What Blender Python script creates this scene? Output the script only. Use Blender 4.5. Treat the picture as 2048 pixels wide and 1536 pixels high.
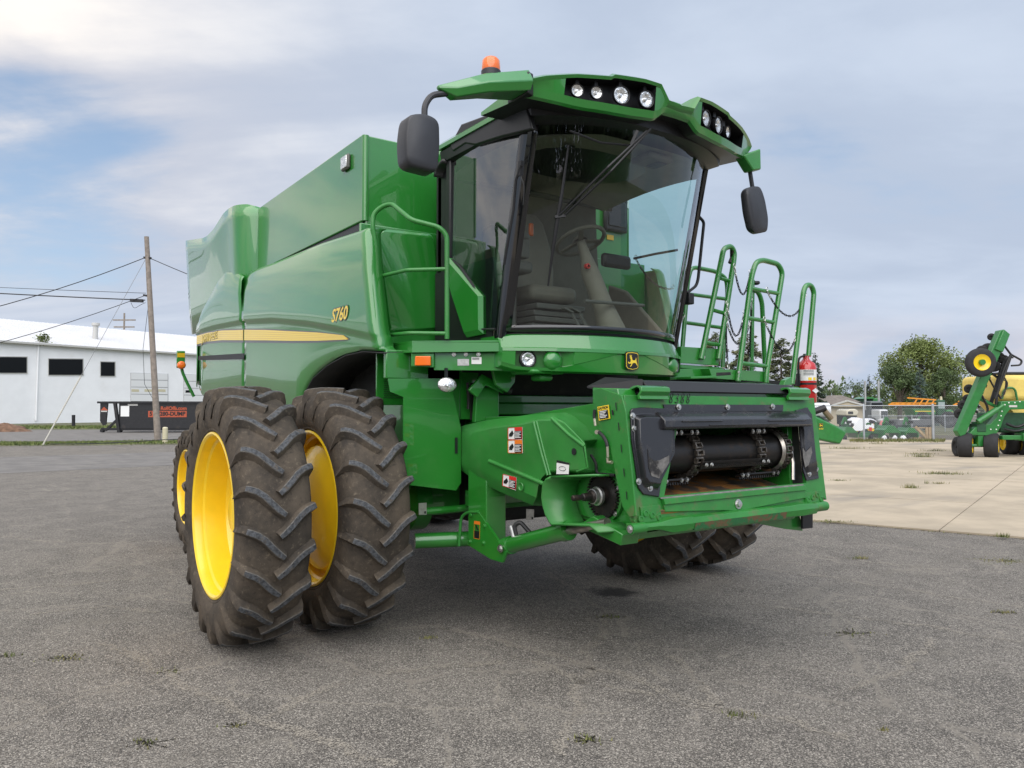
import bpy, bmesh, math, random
from mathutils import Vector, Matrix
random.seed(7)
SC = bpy.context.scene
COL = SC.collection
rad = math.radians
for o in list(bpy.data.objects): bpy.data.objects.remove(o)

# ------------------------------------------------------------------ camera
# World frame = machine frame: x along the front axle, y towards the rear of
# the combine, z up, origin on the ground under the front axle.
CAM = Vector((-4.14, -5.83, 1.75))
FPX, PITCH = 1538.0, math.atan(50 / 1538.0)
RIGHT = Vector((0.8192, -0.5735, 0)).normalized()
FWDH = Vector((0.5735, 0.8192, 0)).normalized()
FWD = FWDH * math.cos(PITCH) + Vector((0, 0, math.sin(PITCH)))
UP = RIGHT.cross(FWD)
cam_d = bpy.data.cameras.new('camera'); cam = bpy.data.objects.new('camera', cam_d); COL.objects.link(cam)
cam.matrix_world = Matrix(((RIGHT.x, UP.x, -FWD.x, CAM.x), (RIGHT.y, UP.y, -FWD.y, CAM.y), (RIGHT.z, UP.z, -FWD.z, CAM.z), (0, 0, 0, 1)))
cam_d.sensor_width = 36; cam_d.lens = FPX / 2048 * 36; cam_d.clip_start = 0.05; cam_d.clip_end = 3000
SC.camera = cam
CAMYAW = math.atan2(RIGHT.y, RIGHT.x)

# survey helpers: a measured photo point (2048 px wide) on a known plane -> metres
def ray(u, v): return FWD + RIGHT * ((u - 1024) / FPX) - UP * ((v - 768) / FPX)
def gx(u, v, x): d = ray(u, v); return CAM + d * ((x - CAM.x) / d.x)
def gy(u, v, y): d = ray(u, v); return CAM + d * ((y - CAM.y) / d.y)
def gz(u, v, z=0.0): d = ray(u, v); return CAM + d * ((z - CAM.z) / d.z)
def gp(u, v, p0, n): d = ray(u, v); return CAM + d * ((Vector(p0) - CAM).dot(n) / d.dot(n))
def gd(u, v, dep): return CAM + ray(u, v) * dep

# ------------------------------------------------------------------ sky + sun
SUN_AZ, SUN_EL = -178.0, 50.0      # degrees: azimuth right of the view direction, elevation
sd = (FWDH * math.cos(rad(SUN_AZ)) + RIGHT * math.sin(rad(SUN_AZ))) * math.cos(rad(SUN_EL)) + Vector((0, 0, math.sin(rad(SUN_EL))))
W = bpy.data.worlds.new('World'); SC.world = W; W.use_nodes = True
nt = W.node_tree; nt.nodes.clear()
def N(t, tree=None, **k):
    n = (tree or nt).nodes.new(t)
    for a, b in k.items():
        if a.startswith('i_'): n.inputs[int(a[2:])].default_value = b
        else: setattr(n, a, b)
    return n
def LK(a, b, tree=None): (tree or nt).links.new(a, b)
def math_n(op, a, b=None, tree=None, clamp=False):
    n = N('ShaderNodeMath', tree, operation=op); n.use_clamp = clamp
    for i, q in enumerate((a, b)):
        if q is None: continue
        if isinstance(q, (int, float)): n.inputs[i].default_value = q
        else: LK(q, n.inputs[i], tree)
    return n.outputs[0]
def mixc(fac, a, b, tree=None, mode='MIX'):
    n = N('ShaderNodeMix', tree, data_type='RGBA', blend_type=mode)
    for sock, q in ((n.inputs[0], fac), (n.inputs[6], a), (n.inputs[7], b)):
        if isinstance(q, (int, float)): sock.default_value = q
        elif isinstance(q, tuple): sock.default_value = (*q, 1)[:4]
        else: LK(q, sock, tree)
    return n.outputs[2]
def ramp(fac, stops, tree=None):
    n = N('ShaderNodeValToRGB', tree); el = n.color_ramp.elements
    while len(el) < len(stops): el.new(0.5)
    for e, (p, c) in zip(el, stops):
        e.position = p; e.color = (c, c, c, 1) if isinstance(c, (int, float)) else (*c, 1)
    LK(fac, n.inputs[0], tree); return n.outputs[0]
def mrange(val, a, b, c=0.0, d=1.0, tree=None, smooth=True):
    n = N('ShaderNodeMapRange', tree); n.interpolation_type = 'SMOOTHSTEP' if smooth else 'LINEAR'
    LK(val, n.inputs[0], tree)
    for i, q in enumerate((a, b, c, d)): n.inputs[i + 1].default_value = q
    return n.outputs[0]
def vdot(vec, v):
    n = N('ShaderNodeVectorMath', operation='DOT_PRODUCT'); LK(vec, n.inputs[0]); n.inputs[1].default_value = tuple(v); return n.outputs['Value']
sky = N('ShaderNodeTexSky', sky_type='NISHITA'); sky.sun_disc = False
sky.sun_elevation = rad(SUN_EL); sky.sun_rotation = math.atan2(sd.x, sd.y)
sky.altitude = 200; sky.air_density = 1.0; sky.dust_density = 1.2
tc = N('ShaderNodeTexCoord'); dirv = tc.outputs['Generated']
# direction components in a frame turned to face the lot (fixed in the world)
lat = vdot(dirv, RIGHT); dep = vdot(dirv, FWDH); ele = vdot(dirv, (0, 0, 1))
# cloud deck: direction projected on a plane overhead
den = math_n('ADD', math_n('MAXIMUM', ele, 0.0), 0.16)
comb = N('ShaderNodeCombineXYZ'); LK(math_n('DIVIDE', lat, den), comb.inputs[0]); LK(math_n('DIVIDE', dep, den), comb.inputs[1])
mp = N('ShaderNodeMapping'); LK(comb.outputs[0], mp.inputs[0]); mp.inputs['Rotation'].default_value = (0, 0, rad(28)); mp.inputs['Scale'].default_value = (0.55, 1.25, 1); mp.inputs['Location'].default_value = (0.55, 2.2, 0)
n1 = N('ShaderNodeTexNoise', i_2=1.15, i_3=9.0, i_4=0.56); n1.inputs['Distortion'].default_value = 0.35; LK(mp.outputs[0], n1.inputs[0])
mp2 = N('ShaderNodeMapping'); LK(dirv, mp2.inputs[0]); mp2.inputs['Scale'].default_value = (1, 1, 2.6); mp2.inputs['Location'].default_value = (3.1, 0.4, 0.35)
n2 = N('ShaderNodeTexNoise', i_2=3.2, i_3=7.0, i_4=0.55); n2.inputs['Distortion'].default_value = 0.25; LK(mp2.outputs[0], n2.inputs[0])
# clearer sky low on the left, closed deck elsewhere
latn = math_n('DIVIDE', lat, math_n('MAXIMUM', math_n('ABSOLUTE', dep), 0.05))
gap = math_n('MULTIPLY', mrange(latn, -0.36, -0.62), math_n('MULTIPLY', mrange(ele, 0.05, 0.15), mrange(ele, 0.40, 0.31)))
dens = math_n('ADD', math_n('MULTIPLY', n1.outputs[0], 0.62), math_n('MULTIPLY', n2.outputs[0], 0.38))
cover = mrange(math_n('SUBTRACT', dens, math_n('MULTIPLY', gap, 0.145)), 0.25, 0.41)
# brightness inside the deck and towards the hidden sun
sdot = vdot(dirv, sd)
glow = math_n('MULTIPLY', mrange(latn, 0.05, -0.75), mrange(ele, 0.02, 0.30))
tone = mrange(dens, 0.40, 0.62)
c_grey = mixc(tone, (0.36, 0.42, 0.525), (0.44, 0.50, 0.60))
c_warm = mixc(tone, (0.44, 0.455, 0.515), (0.80, 0.75, 0.70))
c_cl = mixc(glow, c_grey, c_warm)
# pinkish haze of the low clouds at the horizon
hz = math_n('MULTIPLY', mrange(ele, 0.15, 0.0), mrange(n2.outputs[0], 0.46, 0.60))
c_cl = mixc(math_n('MULTIPLY', hz, 0.75), c_cl, (0.57, 0.51, 0.52))
sun_boost = math_n('ADD', 1.0, math_n('MULTIPLY', mrange(sdot, 0.2, 1.0), 0.9))
c_cl = mixc(1.0, c_cl, sun_boost, mode='MULTIPLY')
SKYS = 0.10
c_cl10 = mixc(1.0, c_cl, (1 / SKYS,) * 3, mode='MULTIPLY')
blue = mixc(1.0, mixc(mrange(ele, 0.0, 0.5), (0.40, 0.50, 0.625), (0.20, 0.31, 0.48)), (1 / SKYS,) * 3, mode='MULTIPLY')
blue = mixc(0.35, blue, sky.outputs[0])
colr = mixc(cover, blue, c_cl10)
bg = N('ShaderNodeBackground'); LK(colr, bg.inputs[0]); bg.inputs[1].default_value = SKYS
wo = N('ShaderNodeOutputWorld'); LK(bg.outputs[0], wo.inputs[0])
sun_d = bpy.data.lights.new('sun', 'SUN'); sun = bpy.data.objects.new('sun', sun_d); COL.objects.link(sun)
sun_d.energy = 2.1; sun_d.angle = rad(80); sun_d.color = (1.0, 0.94, 0.86)
sun.rotation_euler = (-sd).to_track_quat('-Z', 'Y').to_euler()
SC.view_settings.view_transform = 'Standard'; SC.view_settings.look = 'None'; SC.view_settings.exposure = 0.5; SC.view_settings.gamma = 1
SC.view_settings.use_curve_mapping = False
SC.render.engine = 'CYCLES'

# ------------------------------------------------------------------ mesh helpers
def tag(o, label=None, cat=None, group=None, kind=None):
    if label: o['label'] = label
    if cat: o['category'] = cat
    if group: o['group'] = group
    if kind: o['kind'] = kind
    return o
def empty(name, loc=(0, 0, 0), rz=0.0, label=None, cat=None, group=None):
    o = bpy.data.objects.new(name, None); COL.objects.link(o); o.location = loc; o.rotation_euler = (0, 0, rz); o.empty_display_size = 0.2
    return tag(o, label, cat, group)
def copy_tree(o, parent=None):
    c = o.copy(); COL.objects.link(c); c.parent = parent
    for ch in o.children: copy_tree(ch, c)
    return c
def fillet(pts, r, seg=4, closed=False):
    pts = [Vector(p) for p in pts]; out = []; n = len(pts)
    for i, p in enumerate(pts):
        if not closed and i in (0, n - 1): out.append(p); continue
        a = pts[i - 1] - p; b = pts[(i + 1) % n] - p
        k = min(r, a.length * 0.48, b.length * 0.48); pa = p + a.normalized() * k; pb = p + b.normalized() * k
        for s in range(seg + 1):
            t = s / seg; out.append(pa * (1 - t) ** 2 + p * 2 * t * (1 - t) + pb * t * t)
    return out
class MB:
    def __init__(s): s.v = []; s.f = []; s.m = []
    def add(s, verts, faces, mi=0):
        b = len(s.v); s.v += [tuple(v) for v in verts]; s.f += [tuple(i + b for i in f) for f in faces]
        s.m += (mi if isinstance(mi, list) else [mi] * len(faces)); return s
    def box(s, x0, x1, y0, y1, z0, z1, mi=0):
        v = [(x, y, z) for z in (z0, z1) for y in (y0, y1) for x in (x0, x1)]
        return s.add(v, [(0, 2, 3, 1), (4, 5, 7, 6), (0, 1, 5, 4), (2, 6, 7, 3), (0, 4, 6, 2), (1, 3, 7, 5)], mi)
    def bar(s, a, b, w, h, mi=0, upv=(0, 0, 1)):
        a = Vector(a); b = Vector(b); d = (b - a).normalized(); u = Vector(upv)
        sx = d.cross(u)
        if sx.length < 1e-4: sx = d.cross(Vector((1, 0, 0)))
        sx.normalize(); sz = sx.cross(d)
        v = [p + sx * (w / 2 * i) + sz * (h / 2 * j) for p in (a, b) for j in (-1, 1) for i in (-1, 1)]
        return s.add(v, [(0, 1, 3, 2), (4, 6, 7, 5), (0, 4, 5, 1), (2, 3, 7, 6), (0, 2, 6, 4), (1, 5, 7, 3)], mi)
    def prism(s, axis, poly, a, b, mi=0):
        f = {'x': lambda p, q: (q, p[0], p[1]), 'y': lambda p, q: (p[0], q, p[1]), 'z': lambda p, q: (p[0], p[1], q)}[axis]
        n = len(poly); v = [f(p, a) for p in poly] + [f(p, b) for p in poly]
        return s.add(v, [tuple(range(n))[::-1], tuple(range(n, 2 * n))] + [(i, (i + 1) % n, (i + 1) % n + n, i + n) for i in range(n)], mi)
    def plate(s, pts, t, mi=0, n=None):
        pts = [Vector(p) for p in pts]
        if n is None:
            n = Vector((0, 0, 0))
            for i, p in enumerate(pts): n += (p - pts[0]).cross(pts[(i + 1) % len(pts)] - pts[0])
        n = Vector(n).normalized() * t; k = len(pts)
        return s.add([p for p in pts] + [p + n for p in pts], [tuple(range(k))[::-1], tuple(range(k, 2 * k))] + [(i, (i + 1) % k, (i + 1) % k + k, i + k) for i in range(k)], mi)
    def tube(s, pts, r, n=8, closed=False, mi=0):
        pts = [Vector(p) for p in pts]; k = len(pts); rings = []; prev = None
        for i, p in enumerate(pts):
            if closed: d = pts[(i + 1) % k] - pts[i - 1]
            else: d = pts[min(i + 1, k - 1)] - pts[max(i - 1, 0)]
            d.normalize()
            if prev is None:
                u = d.cross(Vector((0, 0, 1)))
                if u.length < 0.05: u = d.cross(Vector((1, 0, 0)))
            else: u = prev - d * prev.dot(d)
            u.normalize(); prev = u; w = d.cross(u)
            rr = r[i] if isinstance(r, (list, tuple)) else r
            rings.append([p + (u * math.cos(2 * math.pi * j / n) + w * math.sin(2 * math.pi * j / n)) * rr for j in range(n)])
        return s.loft(rings, caps=not closed, wrap=closed, mi=mi)
    def loft(s, rings, ring_closed=True, caps=True, wrap=False, mi=0, mrow=None):
        n = len(rings[0]); k = len(rings); v = [p for r in rings for p in r]; f = []; ms = []
        for i in range(k if wrap else k - 1):
            for j in range(n if ring_closed else n - 1):
                a = i * n + j; b = i * n + (j + 1) % n; c = ((i + 1) % k) * n
                f.append((a, b, c + (j + 1) % n, c + j)); ms.append(mrow[j] if mrow else mi)
        if caps and not wrap:
            f.append(tuple(range(n))[::-1]); f.append(tuple(range((k - 1) * n, k * n))); ms += [mi, mi]
        return s.add(v, f, ms)
    def grid(s, rows, mi=0): return s.loft(rows, ring_closed=False, caps=False, mi=mi)
    def lathe(s, prof, o, ax, n=24, mi=0, cap=False):
        o = Vector(o); ax = Vector(ax).normalized(); u = ax.cross(Vector((0, 0, 1)))
        if u.length < 0.05: u = ax.cross(Vector((1, 0, 0)))
        u.normalize(); w = ax.cross(u)
        rings = [[o + ax * a + (u * math.cos(2 * math.pi * j / n) + w * math.sin(2 * math.pi * j / n)) * r for j in range(n)] for a, r in prof]
        return s.loft(rings, caps=cap, mi=mi)
    def build(s, name, mats, parent=None, bevel=0, solid=0, smooth=35, seg=2, loc=None, recalc=True):
        me = bpy.data.meshes.new(name); me.from_pydata(s.v, [], s.f)
        mats = mats if isinstance(mats, (list, tuple)) else [mats]
        for m in mats: me.materials.append(m)
        if len(mats) > 1: me.polygons.foreach_set('material_index', s.m)
        if recalc:
            bm = bmesh.new(); bm.from_mesh(me); bmesh.ops.remove_doubles(bm, verts=bm.verts, dist=1e-5); bmesh.ops.recalc_face_normals(bm, faces=bm.faces)
            isl = islands(bm) if parent is not None and name not in ONE_PIECE and len(bm.verts) < 6000 else []
            bm.to_mesh(me)
            if 2 <= len(isl) <= 8:      # separate pieces become parts of their own
                tag_ = [0] * len(bm.verts)
                for k, g in enumerate(isl):
                    for i in g: tag_[i] = k
                bm.free(); outs = []
                for k in range(len(isl)):
                    b2 = bmesh.new(); b2.from_mesh(me); b2.verts.ensure_lookup_table()
                    bmesh.ops.delete(b2, geom=[v for v in b2.verts if tag_[v.index] != k], context='VERTS')
                    m2 = bpy.data.meshes.new(name); b2.to_mesh(m2); b2.free()
                    for m in mats: m2.materials.append(m)
                    outs.append(s.link(name, m2, parent, bevel, solid, smooth, seg, loc))
                bpy.data.meshes.remove(me); return outs[0]
            bm.free()
        return s.link(name, me, parent, bevel, solid, smooth, seg, loc)
    def link(s, name, me, parent, bevel, solid, smooth, seg, loc):
        if smooth: me.shade_smooth(); me.set_sharp_from_angle(angle=rad(smooth))
        o = bpy.data.objects.new(name, me); COL.objects.link(o)
        if parent is not None: o.parent = parent
        if loc is not None: o.location = loc
        if solid:
            q = o.modifiers.new('s', 'SOLIDIFY'); q.thickness = abs(solid); q.offset = 0
        if bevel:
            q = o.modifiers.new('b', 'BEVEL'); q.width = bevel; q.segments = seg; q.limit_method = 'ANGLE'; q.angle_limit = rad(40)
        return o
ONE_PIECE = {'steering_wheel', 'wiper_arm', 'wheel', 'tyre', 'rim', 'work_lamp', 'handrail', 'handle', 'trunk', 'crown', 'safety_chain', 'feeder_chain', 'slat', 'roof_vent', 'label_text', 'display_console', 'drive_chain', 'upper_wiper', 'side_wiper', 'vent_slots', 'windshield_border', 'pedals', 'roof', 'roof_lamp', 'cowl_lamp', 'marker_writing'}
def islands(bm):
    bm.verts.ensure_lookup_table(); bm.verts.index_update(); seen = set(); out = []
    for v in bm.verts:
        if v.index in seen: continue
        st = [v]; seen.add(v.index); g = []
        while st:
            q = st.pop(); g.append(q.index)
            for e in q.link_edges:
                w = e.other_vert(q)
                if w.index not in seen: seen.add(w.index); st.append(w)
        out.append(g)
    return out
def text(body, size, o, rt, up, m, parent, name='lettering', align='CENTER', depth=0.0015, space=1.0, shear=0.0, sx=1.0, bold=0.0):
    cu = bpy.data.curves.new(name, 'FONT'); cu.body = body; cu.size = size; cu.align_x = align; cu.align_y = 'CENTER'; cu.extrude = depth; cu.space_character = space; cu.shear = shear; cu.resolution_u = 3; cu.offset = bold
    t = bpy.data.objects.new(name, cu); COL.objects.link(t); bpy.context.view_layer.update()
    me = bpy.data.meshes.new_from_object(t.evaluated_get(bpy.context.evaluated_depsgraph_get()))
    bpy.data.objects.remove(t); bpy.data.curves.remove(cu)
    rt = Vector(rt).normalized(); up = Vector(up).normalized(); nn = rt.cross(up); o = Vector(o)
    for v in me.vertices:
        c = v.co.copy(); v.co = o + rt * (c.x * sx) + up * c.y + nn * c.z
    me.materials.clear(); me.materials.append(m)
    ob = bpy.data.objects.new(name, me); COL.objects.link(ob); ob.parent = parent
    return ob

# ------------------------------------------------------------------ materials
def newmat(name):
    m = bpy.data.materials.new(name); m.use_nodes = True; t = m.node_tree; b = t.nodes['Principled BSDF']; return m, t, b
def M(name, col, rough=0.5, metal=0.0, coat=0.0, coat_ior=1.5, coat_rough=0.04, var=0.0, vscale=6.0, dirt=None, bump=0.0, bscale=60.0, spec=0.5, emit=0.0):
    m, t, b = newmat(name); tcn = N('ShaderNodeTexCoord', t); co = tcn.outputs['Object']; c = None
    b.inputs['Roughness'].default_value = rough; b.inputs['Metallic'].default_value = metal
    b.inputs['Coat Weight'].default_value = coat; b.inputs['Coat IOR'].default_value = coat_ior; b.inputs['Coat Roughness'].default_value = coat_rough
    b.inputs['Specular IOR Level'].default_value = spec
    if var:
        n = N('ShaderNodeTexNoise', t, i_2=vscale, i_3=6.0, i_4=0.6); LK(co, n.inputs[0], t)
        lo = tuple(q * (1 - var) for q in col); hi = tuple(min(1, q * (1 + var)) for q in col)
        c = mixc(mrange(n.outputs[0], 0.3, 0.7, tree=t), lo, hi, t)
    if dirt:
        dc, lo, hi, ds, amt = dirt
        n = N('ShaderNodeTexNoise', t, i_2=ds, i_3=8.0, i_4=0.65); LK(co, n.inputs[0], t)
        k = math_n('MULTIPLY', mrange(n.outputs[0], lo, hi, tree=t), amt, t)
        c = mixc(k, c if c is not None else col, dc, t)
        r = N('ShaderNodeMix', t); LK(k, r.inputs[0], t); r.inputs[2].default_value = rough; r.inputs[3].default_value = min(1, rough + 0.45); LK(r.outputs[0], b.inputs['Roughness'], t)
    if c is None: b.inputs['Base Color'].default_value = (*col, 1)
    else: LK(c, b.inputs['Base Color'], t)
    if bump:
        n = N('ShaderNodeTexNoise', t, i_2=bscale, i_3=4.0); LK(co, n.inputs[0], t)
        bp = N('ShaderNodeBump', t); bp.inputs['Strength'].default_value = bump; bp.inputs['Distance'].default_value = 0.01; LK(n.outputs[0], bp.inputs['Height'], t); LK(bp.outputs[0], b.inputs['Normal'], t)
    if emit: b.inputs['Emission Color'].default_value = (*col, 1); b.inputs['Emission Strength'].default_value = emit
    return m
DUST = (0.21, 0.18, 0.14)
GREEN = M('green_paint', (0.018, 0.195, 0.021), 0.34, coat=1.0, coat_ior=1.5, var=0.05, vscale=2.0, dirt=(DUST, 0.50, 0.80, 3.0, 0.10))
PANEL = M('green_body_panel', (0.018, 0.196, 0.023), 0.30, coat=1.0, coat_ior=1.55, coat_rough=0.02, var=0.05, vscale=1.5, dirt=(DUST, 0.5, 0.82, 1.6, 0.07))
GMATT = M('green_moulded_plastic', (0.028, 0.208, 0.033), 0.42, coat=0.35, coat_rough=0.25, var=0.08, vscale=4.0, dirt=(DUST, 0.45, 0.8, 5.0, 0.16), bump=0.04, bscale=180)
GWORN = M('green_worn_paint', (0.020, 0.186, 0.025), 0.42, coat=0.3, coat_rough=0.2, var=0.12, vscale=6.0, dirt=((0.15, 0.10, 0.06), 0.54, 0.68, 9.0, 0.45), bump=0.06, bscale=90)
RUSTG = M('green_scraped_edge', (0.02, 0.13, 0.04), 0.6, dirt=((0.15, 0.075, 0.04), 0.47, 0.58, 14.0, 0.85), bump=0.15, bscale=80)
YEL = M('rim_yellow', (0.90, 0.61, 0.016), 0.34, coat=0.5, coat_rough=0.12, var=0.04, dirt=(DUST, 0.55, 0.8, 4.0, 0.2))
YDEC = M('decal_yellow', (0.86, 0.62, 0.03), 0.35, coat=0.5)
YDEC2 = M('decal_deep_yellow', (0.66, 0.40, 0.008), 0.35, coat=0.5)
DGREY = M('decal_grey', (0.055, 0.062, 0.065), 0.4, coat=0.4)
BLK = M('black_plastic', (0.011, 0.0115, 0.013), 0.42, bump=0.05, bscale=300, dirt=(DUST, 0.5, 0.8, 6.0, 0.07))
BLKG = M('black_gloss', (0.006, 0.0065, 0.008), 0.12, coat=0.6, dirt=(DUST, 0.5, 0.8, 4.0, 0.03))
MIRR = M('mirror_housing_grey', (0.030, 0.031, 0.036), 0.45, bump=0.06, bscale=400, var=0.1)
POLY = M('black_polished_guard', (0.016, 0.016, 0.019), 0.26, coat=0.3, coat_rough=0.1, dirt=(DUST, 0.52, 0.75, 7.0, 0.16), bump=0.03, bscale=30)
SHINY = M('polished_steel', (0.42, 0.39, 0.35), 0.30, metal=0.9, var=0.25, vscale=18.0)
WEARM = M('worn_polished_metal', (0.20, 0.185, 0.165), 0.32, metal=0.55, var=0.3, vscale=25.0, dirt=((0.02, 0.02, 0.022), 0.5, 0.6, 9.0, 0.9))
DARK = M('dark_cavity_metal', (0.012, 0.014, 0.013), 0.7, dirt=(DUST, 0.5, 0.8, 6.0, 0.15))
DSTEEL = M('dark_oiled_steel', (0.030, 0.028, 0.027), 0.38, metal=0.6, dirt=((0.10, 0.06, 0.035), 0.5, 0.7, 14.0, 0.35), bump=0.06, bscale=120)
RUST = M('rusty_floor', (0.13, 0.105, 0.085), 0.45, metal=0.3, dirt=((0.46, 0.20, 0.05), 0.42, 0.60, 7.0, 0.9), bump=0.2, bscale=70)
ZINC = M('zinc_bolt', (0.52, 0.52, 0.50), 0.34, metal=0.9, var=0.15, vscale=30)
BRASS = M('zinc_yellow', (0.45, 0.42, 0.32), 0.35, metal=0.8)
AMBER = M('amber_lens', (0.85, 0.16, 0.008), 0.18, coat=0.6)
LENS = M('lamp_glass', (0.74, 0.74, 0.73), 0.22, metal=0.85, coat=1.0, var=0.35, vscale=55, bump=0.5, bscale=70)
WHITE = M('white_label', (0.78, 0.78, 0.76), 0.45)
INK = M('black_ink', (0.010, 0.010, 0.012), 0.5)
REDL = M('red_label', (0.66, 0.03, 0.025), 0.4)
ORL = M('orange_label', (0.80, 0.20, 0.02), 0.4)
TAUPE = M('cab_trim', (0.135, 0.122, 0.098), 0.75, var=0.1, bump=0.06, bscale=150)
TAUPE2 = M('cab_trim_light', (0.215, 0.193, 0.157), 0.7, var=0.08, bump=0.06, bscale=150)
CABGREY = M('cab_grey', (0.115, 0.112, 0.102), 0.55, var=0.1)
RUBH = M('hose_rubber', (0.014, 0.014, 0.015), 0.5)
ORREFL = M('orange_reflector', (0.7, 0.12, 0.01), 0.3)
def glass(name, tint, refl=0.05, rough=0.0):
    m, t, b = newmat(name); t.nodes.remove(b)
    tr = N('ShaderNodeBsdfTransparent', t); tr.inputs[0].default_value = (*tint, 1)
    gl = N('ShaderNodeBsdfGlossy', t); gl.inputs['Roughness'].default_value = rough; gl.inputs[0].default_value = (0.95, 0.97, 1, 1)
    lw = N('ShaderNodeLayerWeight', t); lw.inputs[0].default_value = 0.5
    k = math_n('ADD', math_n('MULTIPLY', math_n('POWER', lw.outputs['Facing'], 4.0, t), 0.8, t), refl, t, clamp=True)
    mx = N('ShaderNodeMixShader', t); LK(k, mx.inputs[0], t); LK(tr.outputs[0], mx.inputs[1], t); LK(gl.outputs[0], mx.inputs[2], t)
    LK(mx.outputs[0], t.nodes['Material Output'].inputs[0], t); return m
GLS = glass('tinted_glass', (0.74, 0.80, 0.77), 0.06)
GLW = glass('near_side_glass', (0.62, 0.70, 0.68), 0.16)
GLD = glass('side_tinted_glass', (0.66, 0.90, 0.90), 0.05)
def tyre_mat():
    m, t, b = newmat('dusty_tyre_rubber'); co = N('ShaderNodeTexCoord', t).outputs['Object']
    n = N('ShaderNodeTexNoise', t, i_2=3.0, i_3=9.0, i_4=0.65); LK(co, n.inputs[0], t)
    n2 = N('ShaderNodeTexNoise', t, i_2=30.0, i_3=6.0, i_4=0.7); LK(co, n2.inputs[0], t)
    c = mixc(mrange(n.outputs[0], 0.32, 0.68, tree=t), (0.042, 0.036, 0.030), (0.100, 0.080, 0.060), t)
    c = mixc(math_n('MULTIPLY', mrange(n2.outputs[0], 0.54, 0.74, tree=t), 0.55, t), c, (0.22, 0.18, 0.13), t)
    c = mixc(math_n('MULTIPLY', mrange(n2.outputs[0], 0.46, 0.30, tree=t), 0.6, t), c, (0.030, 0.027, 0.024), t)
    LK(c, b.inputs['Base Color'], t); b.inputs['Roughness'].default_value = 0.85; b.inputs['Specular IOR Level'].default_value = 0.25
    bp = N('ShaderNodeBump', t); bp.inputs['Strength'].default_value = 0.35; bp.inputs['Distance'].default_value = 0.01; LK(n2.outputs[0], bp.inputs['Height'], t); LK(bp.outputs[0], b.inputs['Normal'], t)
    return m
TYRE = tyre_mat()
LUG = M('worn_lug_rubber', (0.070, 0.074, 0.080), 0.8, var=0.5, vscale=45.0, dirt=((0.13, 0.105, 0.08), 0.52, 0.7, 16.0, 0.6), bump=0.4, bscale=120, spec=0.3)
LUGE = M('lug_edge_rubber', (0.115, 0.108, 0.098), 0.85, var=0.3, vscale=50.0, spec=0.2)
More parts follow.
